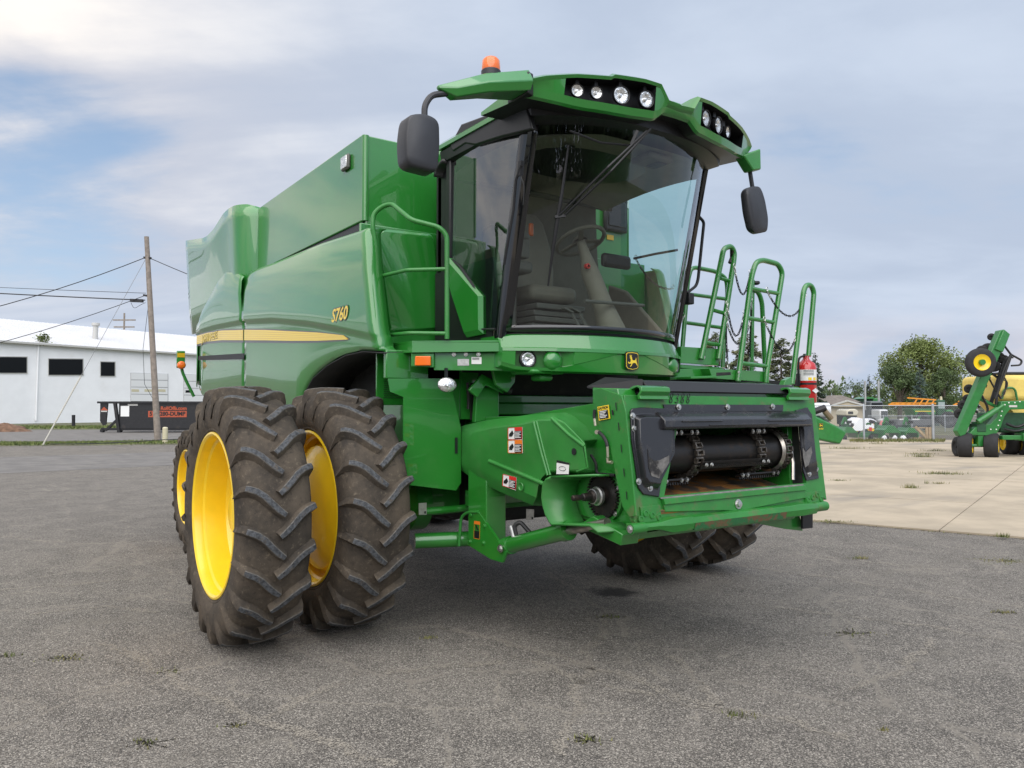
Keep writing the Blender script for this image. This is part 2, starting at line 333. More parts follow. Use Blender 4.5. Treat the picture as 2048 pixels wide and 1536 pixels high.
# ------------------------------------------------------------------ ground
def asphalt():
    m, t, b = newmat('aged_asphalt'); co = N('ShaderNodeTexCoord', t).outputs['Object']
    def noise(s, d=6.0, r=0.6, vec=co, dist=0.0):
        n = N('ShaderNodeTexNoise', t, i_2=s, i_3=d, i_4=r); LK(vec, n.inputs[0], t); n.inputs['Distortion'].default_value = dist; return n.outputs[0]
    def vor(s, vec=co, feature='F1'):
        n = N('ShaderNodeTexVoronoi', t); n.feature = feature; n.inputs['Scale'].default_value = s; LK(vec, n.inputs[0], t); return n
    st = vor(98.0); st2 = vor(185.0)
    rnd = N('ShaderNodeSeparateColor', t); LK(st.outputs['Color'], rnd.inputs[0], t)
    rnd2 = N('ShaderNodeSeparateColor', t); LK(st2.outputs['Color'], rnd2.inputs[0], t)
    big = noise(0.33, 5.0, 0.55, dist=0.4)
    mpn = N('ShaderNodeMapping', t); LK(co, mpn.inputs[0], t); mpn.inputs['Rotation'].default_value = (0, 0, rad(62)); mpn.inputs['Scale'].default_value = (0.30, 2.0, 1)
    streak = noise(0.9, 7.0, 0.62, mpn.outputs[0], 0.5)
    fine = noise(5.0, 8.0, 0.68); mid_ = noise(1.7, 6.0, 0.6, dist=0.8)
    dust = math_n('ADD', math_n('ADD', math_n('MULTIPLY', big, 0.42), math_n('MULTIPLY', streak, 0.38), t), math_n('MULTIPLY', fine, 0.20), t)
    dk = math_n('ADD', math_n('MULTIPLY', mrange(dust, 0.475, 0.55, tree=t), 0.80, t), math_n('MULTIPLY', mrange(mid_, 0.44, 0.58, tree=t), 0.34, t), t, True)
    # binder, exposed light stones, dust lying in the hollows
    thr = math_n('SUBTRACT', 0.955, math_n('MULTIPLY', dk, 0.44, t), t)
    stone = math_n('GREATER_THAN', rnd.outputs[0], thr, t)
    stone2 = math_n('GREATER_THAN', rnd2.outputs[0], math_n('ADD', thr, 0.05, t), t)
    c = mixc(rnd2.outputs[1], (0.009, 0.0095, 0.011), (0.036, 0.036, 0.039), t)
    c = mixc(dk, c, mixc(rnd2.outputs[1], (0.066, 0.060, 0.053), (0.158, 0.142, 0.123), t), t)
    scol = mixc(rnd.outputs[1], (0.17, 0.155, 0.135), (0.46, 0.42, 0.365), t)
    c = mixc(math_n('MULTIPLY', stone, mrange(st.outputs['Distance'], 0.62, 0.30, tree=t), t), c, scol, t)
    c = mixc(math_n('MULTIPLY', stone2, 0.7, t), c, scol, t)
    scuff = math_n('MULTIPLY', mrange(streak, 0.545, 0.66, tree=t), mrange(fine, 0.40, 0.60, tree=t), t)
    c = mixc(math_n('MULTIPLY', scuff, 0.55, t), c, (0.21, 0.19, 0.16), t)
    # dusty crack lines
    mpw = N('ShaderNodeMapping', t); LK(co, mpw.inputs[0], t); mpw.inputs['Scale'].default_value = (0.34, 0.20, 1); mpw.inputs['Rotation'].default_value = (0, 0, rad(40))
    wob = N('ShaderNodeTexNoise', t, i_2=1.6, i_3=6.0, i_4=0.6); LK(co, wob.inputs[0], t)
    va = N('ShaderNodeVectorMath', t, operation='MULTIPLY_ADD'); LK(wob.outputs['Color'], va.inputs[0], t); va.inputs[1].default_value = (0.16, 0.16, 0); LK(mpw.outputs[0], va.inputs[2], t)
    ed = vor(1.0, va.outputs[0], 'DISTANCE_TO_EDGE')
    crack = math_n('MULTIPLY', mrange(ed.outputs['Distance'], 0.0062, 0.0008, tree=t), mrange(fine, 0.34, 0.54, tree=t), t)
    c = mixc(math_n('MULTIPLY', crack, 0.75, t), c, (0.25, 0.225, 0.19), t)
    ed2 = vor(2.3, va.outputs[0], 'DISTANCE_TO_EDGE')
    crack2 = math_n('MULTIPLY', mrange(ed2.outputs['Distance'], 0.011, 0.0015, tree=t), mrange(mid_, 0.47, 0.55, tree=t), t)
    c = mixc(math_n('MULTIPLY', crack2, math_n('ADD', math_n('MULTIPLY', stone2, 0.4, t), 0.45, t), t), c, (0.30, 0.27, 0.225), t)
    # round dark patch with a ragged edge
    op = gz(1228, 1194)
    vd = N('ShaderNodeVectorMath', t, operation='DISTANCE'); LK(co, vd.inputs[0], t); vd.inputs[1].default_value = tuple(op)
    dark_patch = mrange(math_n('ADD', vd.outputs['Value'], math_n('MULTIPLY', math_n('SUBTRACT', fine, 0.5, t), 0.5, t), t), 0.30, 0.10, tree=t)
    c = mixc(math_n('MULTIPLY', dark_patch, 0.85, t), c, (0.016, 0.015, 0.015), t)
    LK(c, b.inputs['Base Color'], t); b.inputs['Roughness'].default_value = 0.88; b.inputs['Specular IOR Level'].default_value = 0.3
    hgt = math_n('ADD', math_n('MULTIPLY', st.outputs['Distance'], -0.8, t), math_n('MULTIPLY', st2.outputs['Distance'], -0.5, t), t)
    bp = N('ShaderNodeBump', t); bp.inputs['Strength'].default_value = 0.75; bp.inputs['Distance'].default_value = 0.012; LK(hgt, bp.inputs['Height'], t); LK(bp.outputs[0], b.inputs['Normal'], t)
    return m
def concrete():
    m, t, b = newmat('weathered_concrete'); co = N('ShaderNodeTexCoord', t).outputs['Object']
    def noise(s, d=6.0, r=0.6, vec=co):
        n = N('ShaderNodeTexNoise', t, i_2=s, i_3=d, i_4=r); LK(vec, n.inputs[0], t); return n.outputs[0]
    mp = N('ShaderNodeMapping', t); LK(co, mp.inputs[0], t); mp.inputs['Rotation'].default_value = (0, 0, -CAMYAW); mp.inputs['Scale'].default_value = (0.10, 0.45, 1)
    c = mixc(mrange(noise(0.7), 0.35, 0.65, tree=t), (0.34, 0.285, 0.21), (0.45, 0.375, 0.275), t)
    c = mixc(math_n('MULTIPLY', mrange(noise(1.0, 7.0, 0.6, mp.outputs[0]), 0.52, 0.68, tree=t), 0.8, t), c, (0.20, 0.185, 0.165), t)
    c = mixc(math_n('MULTIPLY', mrange(noise(9.0, 8.0, 0.7), 0.58, 0.75, tree=t), 0.35, t), c, (0.24, 0.215, 0.18), t)
    LK(c, b.inputs['Base Color'], t); b.inputs['Roughness'].default_value = 0.9
    bp = N('ShaderNodeBump', t); bp.inputs['Strength'].default_value = 0.2; bp.inputs['Distance'].default_value = 0.01; LK(noise(60.0), bp.inputs['Height'], t); LK(bp.outputs[0], b.inputs['Normal'], t)
    return m
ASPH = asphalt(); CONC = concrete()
EARTH = M('dry_grass_earth', (0.10, 0.105, 0.05), 0.95, var=0.4, vscale=0.4, dirt=((0.17, 0.14, 0.09), 0.45, 0.7, 0.8, 0.7))
ROADM = M('old_road_surface', (0.155, 0.145, 0.135), 0.9, var=0.18, vscale=1.2, dirt=((0.26, 0.24, 0.2), 0.5, 0.7, 2.5, 0.5), bump=0.2, bscale=50)
def local(p, lat_, dep_): return p + RIGHT * lat_ + FWDH * dep_
ORI = Vector((CAM.x, CAM.y, 0))
def quad(name, pts, z, m, kind='structure'):
    o = MB().add([(p.x, p.y, z) for p in pts], [tuple(range(len(pts)))]).build(name, m, smooth=0)
    return tag(o, kind=kind)
L = lambda a, d: local(ORI, a, d)
quad('ground', [L(-900, -60), L(900, -60), L(900, 1500), L(-900, 1500)], -0.012, EARTH)
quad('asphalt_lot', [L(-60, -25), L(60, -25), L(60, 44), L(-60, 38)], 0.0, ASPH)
# a paler strip of road across the lot on the left, and the far lot by the white building
quad('road', [gz(-700, 985), gz(-700, 940), gz(380, 905), gz(900, 895), gz(900, 905), gz(380, 932)], 0.004, ROADM)
quad('far_asphalt_lot', [gz(-1500, 884), gz(-1500, 857), gz(430, 858), gz(900, 858), gz(900, 884)], -0.004, ROADM)
# concrete apron built of slabs with open joints, sheared to the visible joint directions
E0 = gz(1640, 1050); E1 = gz(2048, 1085); ed = (E1 - E0).normalized()      # edge towards the asphalt
cr = (gz(1945, 1015) - gz(1905, 1047)).normalized()                       # cross joints
apron = quad('concrete_apron', [E0 - ed * 7, E0 + ed * 34, E0 + ed * 34 + cr * 45, E0 - ed * 7 + cr * 45], 0.006, M('joint_dirt', (0.09, 0.075, 0.05), 0.95, var=0.3))
J0 = gp(1905, 1047, E0, Vector((-ed.y, ed.x, 0)))
perp = Vector((-ed.y, ed.x, 0)); perp = perp if perp.dot(FWDH) > 0 else -perp
d1 = (gz(1800, 1005) - E0).dot(perp)
rowd = [0.0, d1, d1 + 5.3, d1 + 10.6, d1 + 15.9, d1 + 21.2, d1 + 26.5, d1 + 32.0]
c0 = (gz(1905, 1047) - E0).dot(ed)
SLAB = MB
for r in range(len(rowd) - 1):
    for k in range(-2, 6):
        a0, a1 = c0 + k * 6.1 + 0.008, c0 + (k + 1) * 6.1 - 0.008
        s0 = rowd[r] / perp.dot(cr); s1 = (rowd[r + 1] - 0.022) / perp.dot(cr)
        ps = [E0 + ed * a0 + cr * s0, E0 + ed * a1 + cr * s0, E0 + ed * a1 + cr * s1, E0 + ed * a0 + cr * s1]
        z0 = random.uniform(0.0, 0.004)
        MB().add([(p.x, p.y, 0.004) for p in ps] + [(p.x, p.y, 0.026 + z0) for p in ps], [(0, 3, 2, 1), (4, 5, 6, 7), (0, 1, 5, 4), (1, 2, 6, 5), (2, 3, 7, 6), (3, 0, 4, 7)]).build('concrete_slab', CONC, apron, smooth=0)
def grass_mat(name, a, b2): return M(name, a, 0.9, var=0.4, vscale=1.5, dirt=(b2, 0.4, 0.65, 3.0, 0.8))
GRS = grass_mat('verge_grass', (0.085, 0.135, 0.030), (0.20, 0.19, 0.075))
GRB = grass_mat('weed_leaf', (0.10, 0.125, 0.035), (0.26, 0.22, 0.10))
def blades(poly_fn, n, h, w, mb):
    for _ in range(n):
        p = poly_fn(); a = random.uniform(0, 6.28); hh = h * random.uniform(0.4, 1.2); d = Vector((math.cos(a), math.sin(a), 0)); s = Vector((-d.y, d.x, 0)) * w
        q = p + d * hh * random.uniform(0.1, 0.9)
        mb.add([p - s, p + s, q + Vector((0, 0, hh))], [(0, 1, 2)])
def strip(u0, v0, u1, v1, dv, n, h, w):
    mb = MB()
    def f():
        t = random.random(); e = random.gauss(0, 0.28)
        return gz(u0 + (u1 - u0) * t, v0 + (v1 - v0) * t + dv * max(-1, min(1, e)))
    blades(f, n, h, w, mb)
    return mb
o = strip(-250, 893, 470, 885, 5, 15000, 0.10, 0.03).build('verge_grass', GRS, smooth=0, recalc=False)
tag(o, 'narrow strip of short grass along the road by the pole', 'grass', kind='stuff')
o = strip(40, 856, 430, 856, 3.5, 16000, 0.16, 0.08).build('lawn_grass', GRS, smooth=0, recalc=False)
tag(o, 'grass strip in front of the white building', 'grass', kind='stuff')
quad('verge_soil', [gz(-300, 898), gz(-300, 889), gz(480, 881), gz(480, 890)], 0.008, EARTH)
quad('lawn_soil', [gz(-300, 861), gz(-300, 853), gz(480, 853), gz(480, 860)], 0.001, EARTH)
# weeds growing through cracks
def weed(u, v, r, h, n, label, gnd=0.0):
    c = gz(u, v, gnd); mb = MB(); blades(lambda: c + RIGHT * random.gauss(0, r) + FWDH * random.gauss(0, r * 0.6), n if gnd else int(n * .8), h * (1 if gnd else .8), 0.004 + r * 0.015, mb)
    mb.v.append(tuple(c)); k = len(mb.v) - 1      # runners from the root crown to every blade
    mb.f += [(k, f[0], f[1]) for f in list(mb.f)]; mb.m += [0] * (len(mb.f) - len(mb.m))
    tag(mb.build('weed_tuft', GRB, smooth=0, recalc=False), label, 'weed', 'weeds growing in the cracks of the lot')
for a in [(1480, 1448, .045, .035, 70, 'small green weed tuft on the asphalt near the bottom edge, right of centre'),
          (1178, 1498, .05, .025, 60, 'dry weed tuft on the asphalt at the bottom edge below the feeder'),
          (1765, 1478, .02, .03, 26, 'tiny green weed on the asphalt in the lower right corner'),
          (858, 1289, .03, .03, 40, 'small weed in the asphalt just in front of the dual wheels'),
          (135, 1330, .08, .02, 70, 'flat dry weed patch on the asphalt at the left edge'),
          (12, 1325, .04, .03, 40, 'weed on the asphalt at the far left margin'),
          (338, 1357, .05, .015, 40, 'brown weed in a crack left of the outer dual wheel'),
          (470, 1468, .04, .02, 36, 'sparse dry weed on the asphalt below the outer dual wheel'),
          (295, 1504, .05, .02, 50, 'dry grass wisp on the asphalt in the lower left corner'),
          (1220, 1245, .06, .02, 60, 'dry weed near the dark patch under the feeder'),
          (1722, 1125, .06, .04, 70, 'brown weed in the asphalt beyond the far front wheels'),
          (2006, 1130, .16, .03, 90, 'long brown weed patch near the concrete edge at the right margin'),
          (2008, 1236, .05, .03, 60, 'small weed at the right margin of the asphalt'),
          (1706, 1279, .08, .02, 60, 'flat dry weed in the asphalt right of the feeder')]:
    weed(*a)
for a in [(1820, 980, .08, .10, 90, 'weed in the concrete in front of the fence middle', .03),
          (1853, 971, .03, .10, 20, 'thin weed stalk on the concrete beside a crack', .03),
          (1879, 971, .10, .05, 60, 'low weed on the concrete near the seeder wheels', .03),
          (1885, 951, .30, .07, 160, 'row of weeds along a concrete crack before the seeder', .03),
          (1840, 916, .22, .16, 110, 'bushy weed on the concrete left of the seeder', .03),
          (1838, 910, .30, .05, 90, 'brown weed streak on the concrete behind the bushy weed', .03),
          (1873, 904, .30, .10, 90, 'dry weed on the concrete beside the seeder wheel', .03),
          (1694, 899, .35, .10, 110, 'dry weed patch on the concrete near the mower shield', .03),
          (1677, 965, .10, .05, 60, 'weed on the concrete right of the feeder face', .03),
          (1753, 890, .20, .18, 60, 'weed at the foot of the fence by the left post', .03),
          (2005, 1081, .05, .06, 60, 'small weed at the joint between concrete and asphalt', .03),
          (1660, 1049, .15, .02, 60, 'grass along the concrete edge next to the feeder', .03)]:
    weed(*a)
o = MB()
blades(lambda: gz(random.uniform(1700, 1890), 884 + random.gauss(0, 1.2), .02), 1800, 0.16, 0.02, o)
tag(o.build('fence_line_grass', GRB, smooth=0, recalc=False), 'dry grass along the foot of the chain-link fence', 'grass', kind='stuff')
o = MB()
blades(lambda: gz(random.uniform(1905, 2047), random.uniform(1074, 1086), .02) if False else E0 + ed * random.uniform(-1, 7) + perp * random.gauss(-0.02, 0.03), 260, 0.02, 0.006, o)
tag(o.build('edge_weeds', GRB, smooth=0, recalc=False), 'sparse weeds along the concrete edge', 'grass', kind='stuff')

# loose grit lying on the asphalt in front of the machine
GRIT = M('loose_grit', (0.26, 0.24, 0.21), .9, var=.6, vscale=9)
mb = MB()
for _ in range(5200):
    d_ = 2.6 + 9.0 * random.random() ** 1.3; p_ = L(random.uniform(-.75, .75) * d_, d_); r_ = random.uniform(.0025, .0075)
    if abs(p_.x) < 2.9 and -1.0 < p_.y < 1.0: continue
    a_ = random.uniform(0, 6.28); P_ = [p_ + Vector((math.cos(a_ + q * 2.09) * r_, math.sin(a_ + q * 2.09) * r_, .001)) for q in range(3)] + [p_ + Vector((random.uniform(-.3, .3) * r_, 0, r_ * 1.1))]
    mb.add(P_, [(0, 1, 3), (1, 2, 3), (2, 0, 3)])
tag(mb.build('loose_grit', GRIT, smooth=0, recalc=False), 'fine loose grit scattered over the asphalt', 'grit', kind='stuff')

# pale dust packed in the long cracks of the asphalt
def dust_mat():
    m, t, b2 = newmat('crack_dust'); co = N('ShaderNodeTexCoord', t).outputs['Object']
    n = N('ShaderNodeTexNoise', t, i_2=95.0, i_3=3.0, i_4=0.6); LK(co, n.inputs[0], t); n2 = N('ShaderNodeTexNoise', t, i_2=3.0, i_3=5.0, i_4=0.6); LK(co, n2.inputs[0], t)
    LK(mixc(n.outputs[0], (0.18, 0.16, 0.135), (0.40, 0.36, 0.30), t), b2.inputs['Base Color'], t); b2.inputs['Roughness'].default_value = .95
    k = math_n('MULTIPLY', mrange(n.outputs[0], 0.47, 0.55, tree=t), mrange(n2.outputs[0], 0.30, 0.50, tree=t), t)
    tr = N('ShaderNodeBsdfTransparent', t); mx = N('ShaderNodeMixShader', t); LK(k, mx.inputs[0], t); LK(tr.outputs[0], mx.inputs[1], t); LK(b2.outputs[0], mx.inputs[2], t); LK(mx.outputs[0], t.nodes['Material Output'].inputs[0], t); return m
mb = MB()
for ln in ([(200, 1300), (245, 1320), (320, 1360), (440, 1415), (520, 1455), (610, 1480), (710, 1520), (800, 1560)], [(530, 1455), (700, 1370), (850, 1350), (1020, 1335)], [(340, 1285), (450, 1265), (600, 1285), (750, 1270), (875, 1262), (1024, 1302), (1224, 1360), (1454, 1435), (1574, 1452), (1720, 1500)], [(1024, 1325), (1190, 1385), (1264, 1400), (1474, 1442)], [(1400, 1135), (1474, 1140), (1674, 1165), (1874, 1200), (2060, 1228)], [(1344, 1325), (1374, 1365), (1454, 1435)], [(1074, 1140), (1224, 1240), (1174, 1320), (1154, 1425), (1120, 1540)], [(1860, 1290), (1814, 1350), (1700, 1400)], [(1640, 1120), (1760, 1135), (1900, 1150)], [(0, 1080), (160, 1095), (330, 1090)], [(0, 1190), (150, 1180), (380, 1150)], [(60, 1240), (200, 1225), (330, 1235)], [(1500, 1220), (1660, 1240), (1850, 1262), (2060, 1300)]):
    P_ = [gz(u, v) for u, v in ln]; row = []
    for a_, b_ in zip(P_, P_[1:]):
        k_ = max(2, int((b_ - a_).length / .05)); d_ = (b_ - a_).normalized(); s_ = Vector((-d_.y, d_.x, 0))
        for i in range(k_):
            q = a_.lerp(b_, i / k_) + s_ * (random.gauss(0, .012) + .03 * math.sin(i * .23 + len(row) * .05)); w_ = random.uniform(.015, .05); row.append(((q - s_ * w_).x, (q - s_ * w_).y, .0035)); row.append(((q + s_ * w_).x, (q + s_ * w_).y, .0035))
    mb.add(row, [(2 * i, 2 * i + 1, 2 * i + 3, 2 * i + 2) for i in range(len(row) // 2 - 1)])
tag(mb.build('crack_dust', dust_mat(), smooth=0, recalc=False), 'pale dust filling the cracks of the asphalt', 'dust', kind='stuff')
# ------------------------------------------------------------------ combine harvester
CB = empty('combine_harvester', (0, 0, 0), 0, 'large green combine harvester with yellow-rimmed dual wheels, parked facing the viewer', 'combine')
def lerp_tab(tab, q):
    tab = sorted(tab)
    if q <= tab[0][0]: return tab[0][1]
    for (a, b), (c, d) in zip(tab, tab[1:]):
        if q <= c: return b + (d - b) * (q - a) / (c - a)
    return tab[-1][1]
# ---- wheels
RT = 0.978
def carcass(l):
    return lerp_tab([(0, .934), (.10, .930), (.17, .918), (.215, .898), (.245, .862), (.262, .80), (.268, .74)], abs(l))
def tyre_mesh():
    mb = MB(); half = [(.205, .598), (.235, .625), (.258, .68), (.268, .735), (.264, .80), (.247, .86), (.217, .898), (.17, .918), (.10, .930), (0, .934)]
    prof = [(-a, r) for a, r in half] + [(a, r) for a, r in reversed(half[:-1])]
    n = 88
    rings = [[(a, -r * math.cos(2 * math.pi * j / n), r * math.sin(2 * math.pi * j / n)) for j in range(n)] for a, r in prof]
    mb.loft(rings, caps=False)
    # raised bead rings on the sidewall
    for sg in (-1, 1):
        mb.loft([[(sg * a, -r * math.cos(2 * math.pi * j / 64), r * math.sin(2 * math.pi * j / 64)) for j in range(64)] for a, r in ((.236, .632), (.244, .636), (.248, .646), (.244, .655))], caps=False)
    NL = 21
    path = [(-.018, .205, .0), (.03, .168, .0), (.075, .125, .0), (.125, .072, .0), (.175, .036, -.002), (.222, .016, -.006), (.250, .006, -.020), (.268, .0, -.075)]
    for sg in (-1, 1):
        for k in range(NL):
            th0 = 2 * math.pi * (k + (0.5 if sg > 0 else 0)) / NL
            sections = []
            jit = random.uniform(-.004, .004)
            for i, (l, c, dr) in enumerate(path):
                a = path[max(0, i - 1)]; b = path[min(len(path) - 1, i + 1)]
                dl, dc = b[0] - a[0], b[1] - a[1]; q = math.hypot(dl, dc); nl, nc = -dc / q, dl / q
                top = RT + dr - 0.010 * (abs(l) / .25) ** 2 + jit * 0.5; base = min(carcass(l) - .012, top - .02)
                wt = .023 if i < 6 else .021; wb = .044
                if i == 0: wt = .019
                pts = []
                for ww, rr in ((-wb, base), (-wt, top - .005), (-wt + .006, top), (wt - .006, top), (wt, top - .005), (wb, base)):
                    ll = l + nl * ww; cc = c + nc * ww; th = th0 - cc / RT
                    pts.append((sg * ll, -rr * math.cos(th), rr * math.sin(th)))
                sections.append(pts)
            b0 = len(mb.v); mb.v += [p for s in sections for p in s]
            for i in range(len(sections) - 1):
                for j in range(5):
                    mb.f.append((b0 + i * 6 + j, b0 + i * 6 + j + 1, b0 + i * 6 + 7 + j, b0 + i * 6 + 6 + j)); mb.m.append(0 if i >= 6 else (0, 2, 1, 2, 0)[j])
            mb.f.append(tuple(b0 + q for q in range(6))); mb.m.append(0)
            e = b0 + (len(sections) - 1) * 6; mb.f.append(tuple(e + q for q in range(6))); mb.m.append(0)
    return mb
def disc_rim(dome):
    mb = MB(); n = 64
    def rev(prof, mi=0):
        prof = [(a, r * (1.055 if r > .45 else 1)) for a, r in prof]; mb.loft([[(a, -r * math.cos(2 * math.pi * j / n), r * math.sin(2 * math.pi * j / n)) for j in range(n)] for a, r in prof], caps=False, mi=mi)
    rev([(-.226, .596), (-.243, .592), (-.246, .578), (-.232, .563), (-.205, .556), (-.165, .552), (-.150, .535), (-.10, .528), (.02, .522), (.045, .505), (.075, .500), (.20, .552), (.232, .563), (.246, .578), (.240, .594)])
    if dome:
        rev([(-.085, .528), (-.10, .500), (-.165, .470), (-.200, .40), (-.214, .25), (-.218, 0.001)])
    else:
        rev([(.075, .502), (.085, .40), (.072, .30), (.055, .24), (.05, .17), (-.06, .165), (-.075, .14), (-.078, 0.001)])
        for k in range(10):
            a = 2 * math.pi * k / 10; mb.lathe([(0, .018), (-.03, .018), (-.032, .001)], (.06, -.205 * math.cos(a), .205 * math.sin(a)), (1, 0, 0), 6)
    for k in range(48):   # dust-clogged bead seam
        pass
    return mb
tm = tyre_mesh()
tyre_o = tm.build('tyre', [TYRE, LUG, LUGE], None, smooth=32)
wheel_o = disc_rim(False).build('wheel', YEL, CB, smooth=30); wheel_o.location = (-2.495, 0, .985); wheel_o.scale = (.91, .958, .958); tyre_o.parent = wheel_o
wheel_o['label'] = 'outer front dual wheel nearest the viewer'
wheel_i = disc_rim(True).build('wheel', YEL, CB, smooth=30); wheel_i.location = (-1.768, 0, .985); wheel_i.scale = (.95, .958, .958); wheel_i.rotation_euler = (0.14, 0, 0)
ty = tyre_o.copy(); COL.objects.link(ty); ty.parent = wheel_i
for src, x in ((wheel_i, 1.56), (wheel_o, 2.33)):
    w = src.copy(); COL.objects.link(w); w.parent = CB; w.location = (x, 0, .985); w.scale = (-.95, .958, .958); w.rotation_euler = (x * .3, 0, 0)
    if 'label' in w: del w['label']
    t2 = tyre_o.copy(); COL.objects.link(t2); t2.parent = w
for sx in (-1, 1):
    w = wheel_o.copy(); COL.objects.link(w); w.parent = CB; w.location = (sx * 1.69, 4.42, 0.775); w.scale = (-sx * 1.08, .745, .745); w.rotation_euler = (0, 0, 0)
    if 'label' in w: del w['label']
    t2 = tyre_o.copy(); COL.objects.link(t2); t2.parent = w
# axle, final drives, chassis mass under the body
mb = MB()
mb.box(-1.25, 1.25, -.16, .16, .86, 1.14); mb.box(-1.6, -1.25, -.09, .09, .89, 1.07); mb.box(1.25, 1.6, -.09, .09, .89, 1.07)
mb.build('front_axle', GREEN, CB, bevel=.02)
for sx in (-1, 1):
    MB().lathe([(0, .2), (.02, .24), (.16, .24), (.22, .17), (.32, .15)], (sx * 1.0, 0, .97), (sx, 0, 0), 24, cap=True).build('final_drive', GREEN, CB)
MB().box(-.72, .72, -.45, .35, .80, 1.35).build('transmission', DARK, CB, bevel=.04)
mb = MB(); mb.box(-1.22, 1.22, .35, 5.3, 1.05, 3.0); mb.box(-.95, .95, -.28, .35, 1.4, 2.2); mb.build('chassis', DARK, CB)
mb = MB()
for x in (-.98, .98): mb.box(x - .04, x + .04, -.42, 4.6, 1.22, 1.5)
mb.box(-1.5, 1.5, 4.05, 4.25, .7, .9); mb.build('frame_rail', GREEN, CB, bevel=.01)

# ---- side panels (both sides carry the same pair)
XF = [(-.55, .0)]
ZT = [(-.6, 3.175), (-.29, 3.185), (.66, 3.228), (1.98, 3.262), (2.55, 3.285), (2.75, 3.282), (2.87, 3.265), (2.93, 3.24), (2.95, 3.21)]
ZB = [(-.6, 2.18), (-.21, 2.212), (.13, 2.20), (.33, 2.175), (.53, 2.135), (.72, 2.09), (.87, 2.035), (1.0, 1.965), (1.09, 1.90), (1.15, 1.83), (1.20, 1.75), (1.6, 1.76), (2.95, 1.93)]
RG = [(-.6, 2.285), (-.45, 2.315), (.2, 2.43), (.9, 2.535), (1.9, 2.66), (2.95, 2.742), (4.2, 2.79), (5.5, 2.80)]
def panel_rows(ys, zt_tab, zb_tab, front=None, top_in=.055):
    cols = []
    for y in ys:
        zt, zb, rg = lerp_tab(zt_tab, y), lerp_tab(zb_tab, y), lerp_tab(RG, y)
        k = max(0.15, min(1, (y + .55) / .9)); lo = max(zb + .035, rg - .062)
        rows = [(zt, -1.655 + top_in), (zt - .018, -1.655 + top_in * .35), (zt - .05, -1.658), (zt * .6 + rg * .4, -1.672 - .006 * k), (rg + .10, -1.675 - .012 * k), (rg + .02, -1.668 - .022 * k), (rg, -1.664 - .020 * k), (rg - .02, -1.656), (lo, -1.652), (lo * .5 + zb * .5, -1.652), (zb + .03, -1.652), (zb + .008, -1.64), (zb, -1.60)]
        cols.append([(x, y, z) for z, x in rows])
    return cols
ys = [-.50 + (2.95 + .50) * i / 46 for i in range(47)]
cols = panel_rows(ys, ZT, ZB)
# slanted, rounded leading edge
def slant(col, amt):
    return [(x, y + amt * ((z - 2.18) / 1.0), z) for x, y, z in col]
c2 = []
for col in cols:
    y = col[0][1]; w = max(0.0, 1 - (y + .5) / 1.2); c2.append(slant(col, .25 * w - 0.0))
lead = [[(x + .012, y - .018, z) for x, y, z in c2[0]], [(x + .05, y - .026, z) for x, y, z in c2[0]], [(x + .13, y - .020, z) for x, y, z in c2[0]]]
rows = [lead[2], lead[1], lead[0]] + c2
def both_sides(rows, name, **k):
    for sx in (1, -1):
        MB().grid([[(sx * x, y, z) for x, y, z in r] for r in rows]).build(name, PANEL, CB, smooth=50, **k)
both_sides(rows, 'side_panel', solid=-.012)
MB().box(-1.60, -1.50, 2.9, 3.05, 1.95, 3.3).box(1.50, 1.60, 2.9, 3.05, 1.95, 3.3).build('panel_seam_backing', GREEN, CB)
ZTR = [(2.98, 3.24), (3.3, 3.36), (3.65, 3.42), (4.0, 3.36), (4.5, 3.18), (5.0, 3.04), (5.45, 2.96)]
ZBR = [(2.98, 1.93), (4.0, 1.90), (4.9, 1.92), (5.3, 2.0), (5.5, 2.12)]
rows = panel_rows([2.975 + (5.5 - 2.975) * i / 26 for i in range(27)], ZTR, ZBR, top_in=.03)
both_sides([[(x - .035 * max(0, min(1, (z - 2.85) / .3)) + max(0, y - 4.9) * .12, y, z) for x, y, z in r] for r in rows], 'rear_side_panel', solid=-.012)
# dark cooling slot and lower crease of the rear panel
a, b = gx(398, 716, -1.662), gx(489, 712, -1.662)
MB().plate([(-1.664, a.y, a.z - .03), (-1.664, b.y, b.z - .035), (-1.664, b.y, b.z + .03), (-1.664, a.y, a.z + .025)], .006).build('cooling_slot', INK, CB)
# ---- stripe decal along both panels, lettering
ST = [(5.35, 2.748, 2.63), (4.6, 2.742, 2.625), (3.9, 2.712, 2.592), (2.96, 2.640, 2.522), (2.2, 2.575, 2.465), (1.4, 2.495, 2.402), (.7, 2.425, 2.352), (.12, 2.355, 2.318), (.02, 2.318, 2.312)]
def stripe_band(f0, f1, x, name, m, y_a, y_b):
    r1, r2 = [], []
    tt = [(y, t) for y, t, b2 in ST]; bb = [(y, b2) for y, t, b2 in ST]
    n = 30
    for i in range(n + 1):
        y = y_a + (y_b - y_a) * i / n; t, b2 = lerp_tab(tt, y), lerp_tab(bb, y); h = t - b2
        r1.append((x, y, b2 + h * f0)); r2.append((x, y, b2 + h * f1))
    return MB().grid([r1, r2]).build(name, m, CB, solid=.0012, smooth=0)
for ya, yb in ((.02, 2.945), (2.985, 5.2)):
    stripe_band(-.22, 1.12, -1.6608, 'stripe_backing', DGREY, ya - (.02 if ya < 1 else 0), yb)
    stripe_band(0, 1, -1.6630, 'stripe_base', YDEC2, ya + .01, yb)
    for k in range(5): stripe_band(k / 5 + .012, (k + 1) / 5 - .03, -1.6650, 'stripe_line', YDEC, ya + .02, yb)
Rv, Uv = (0, -1, 0), (0, 0, 1)
sp = gx(678.5, 630, -1.692)
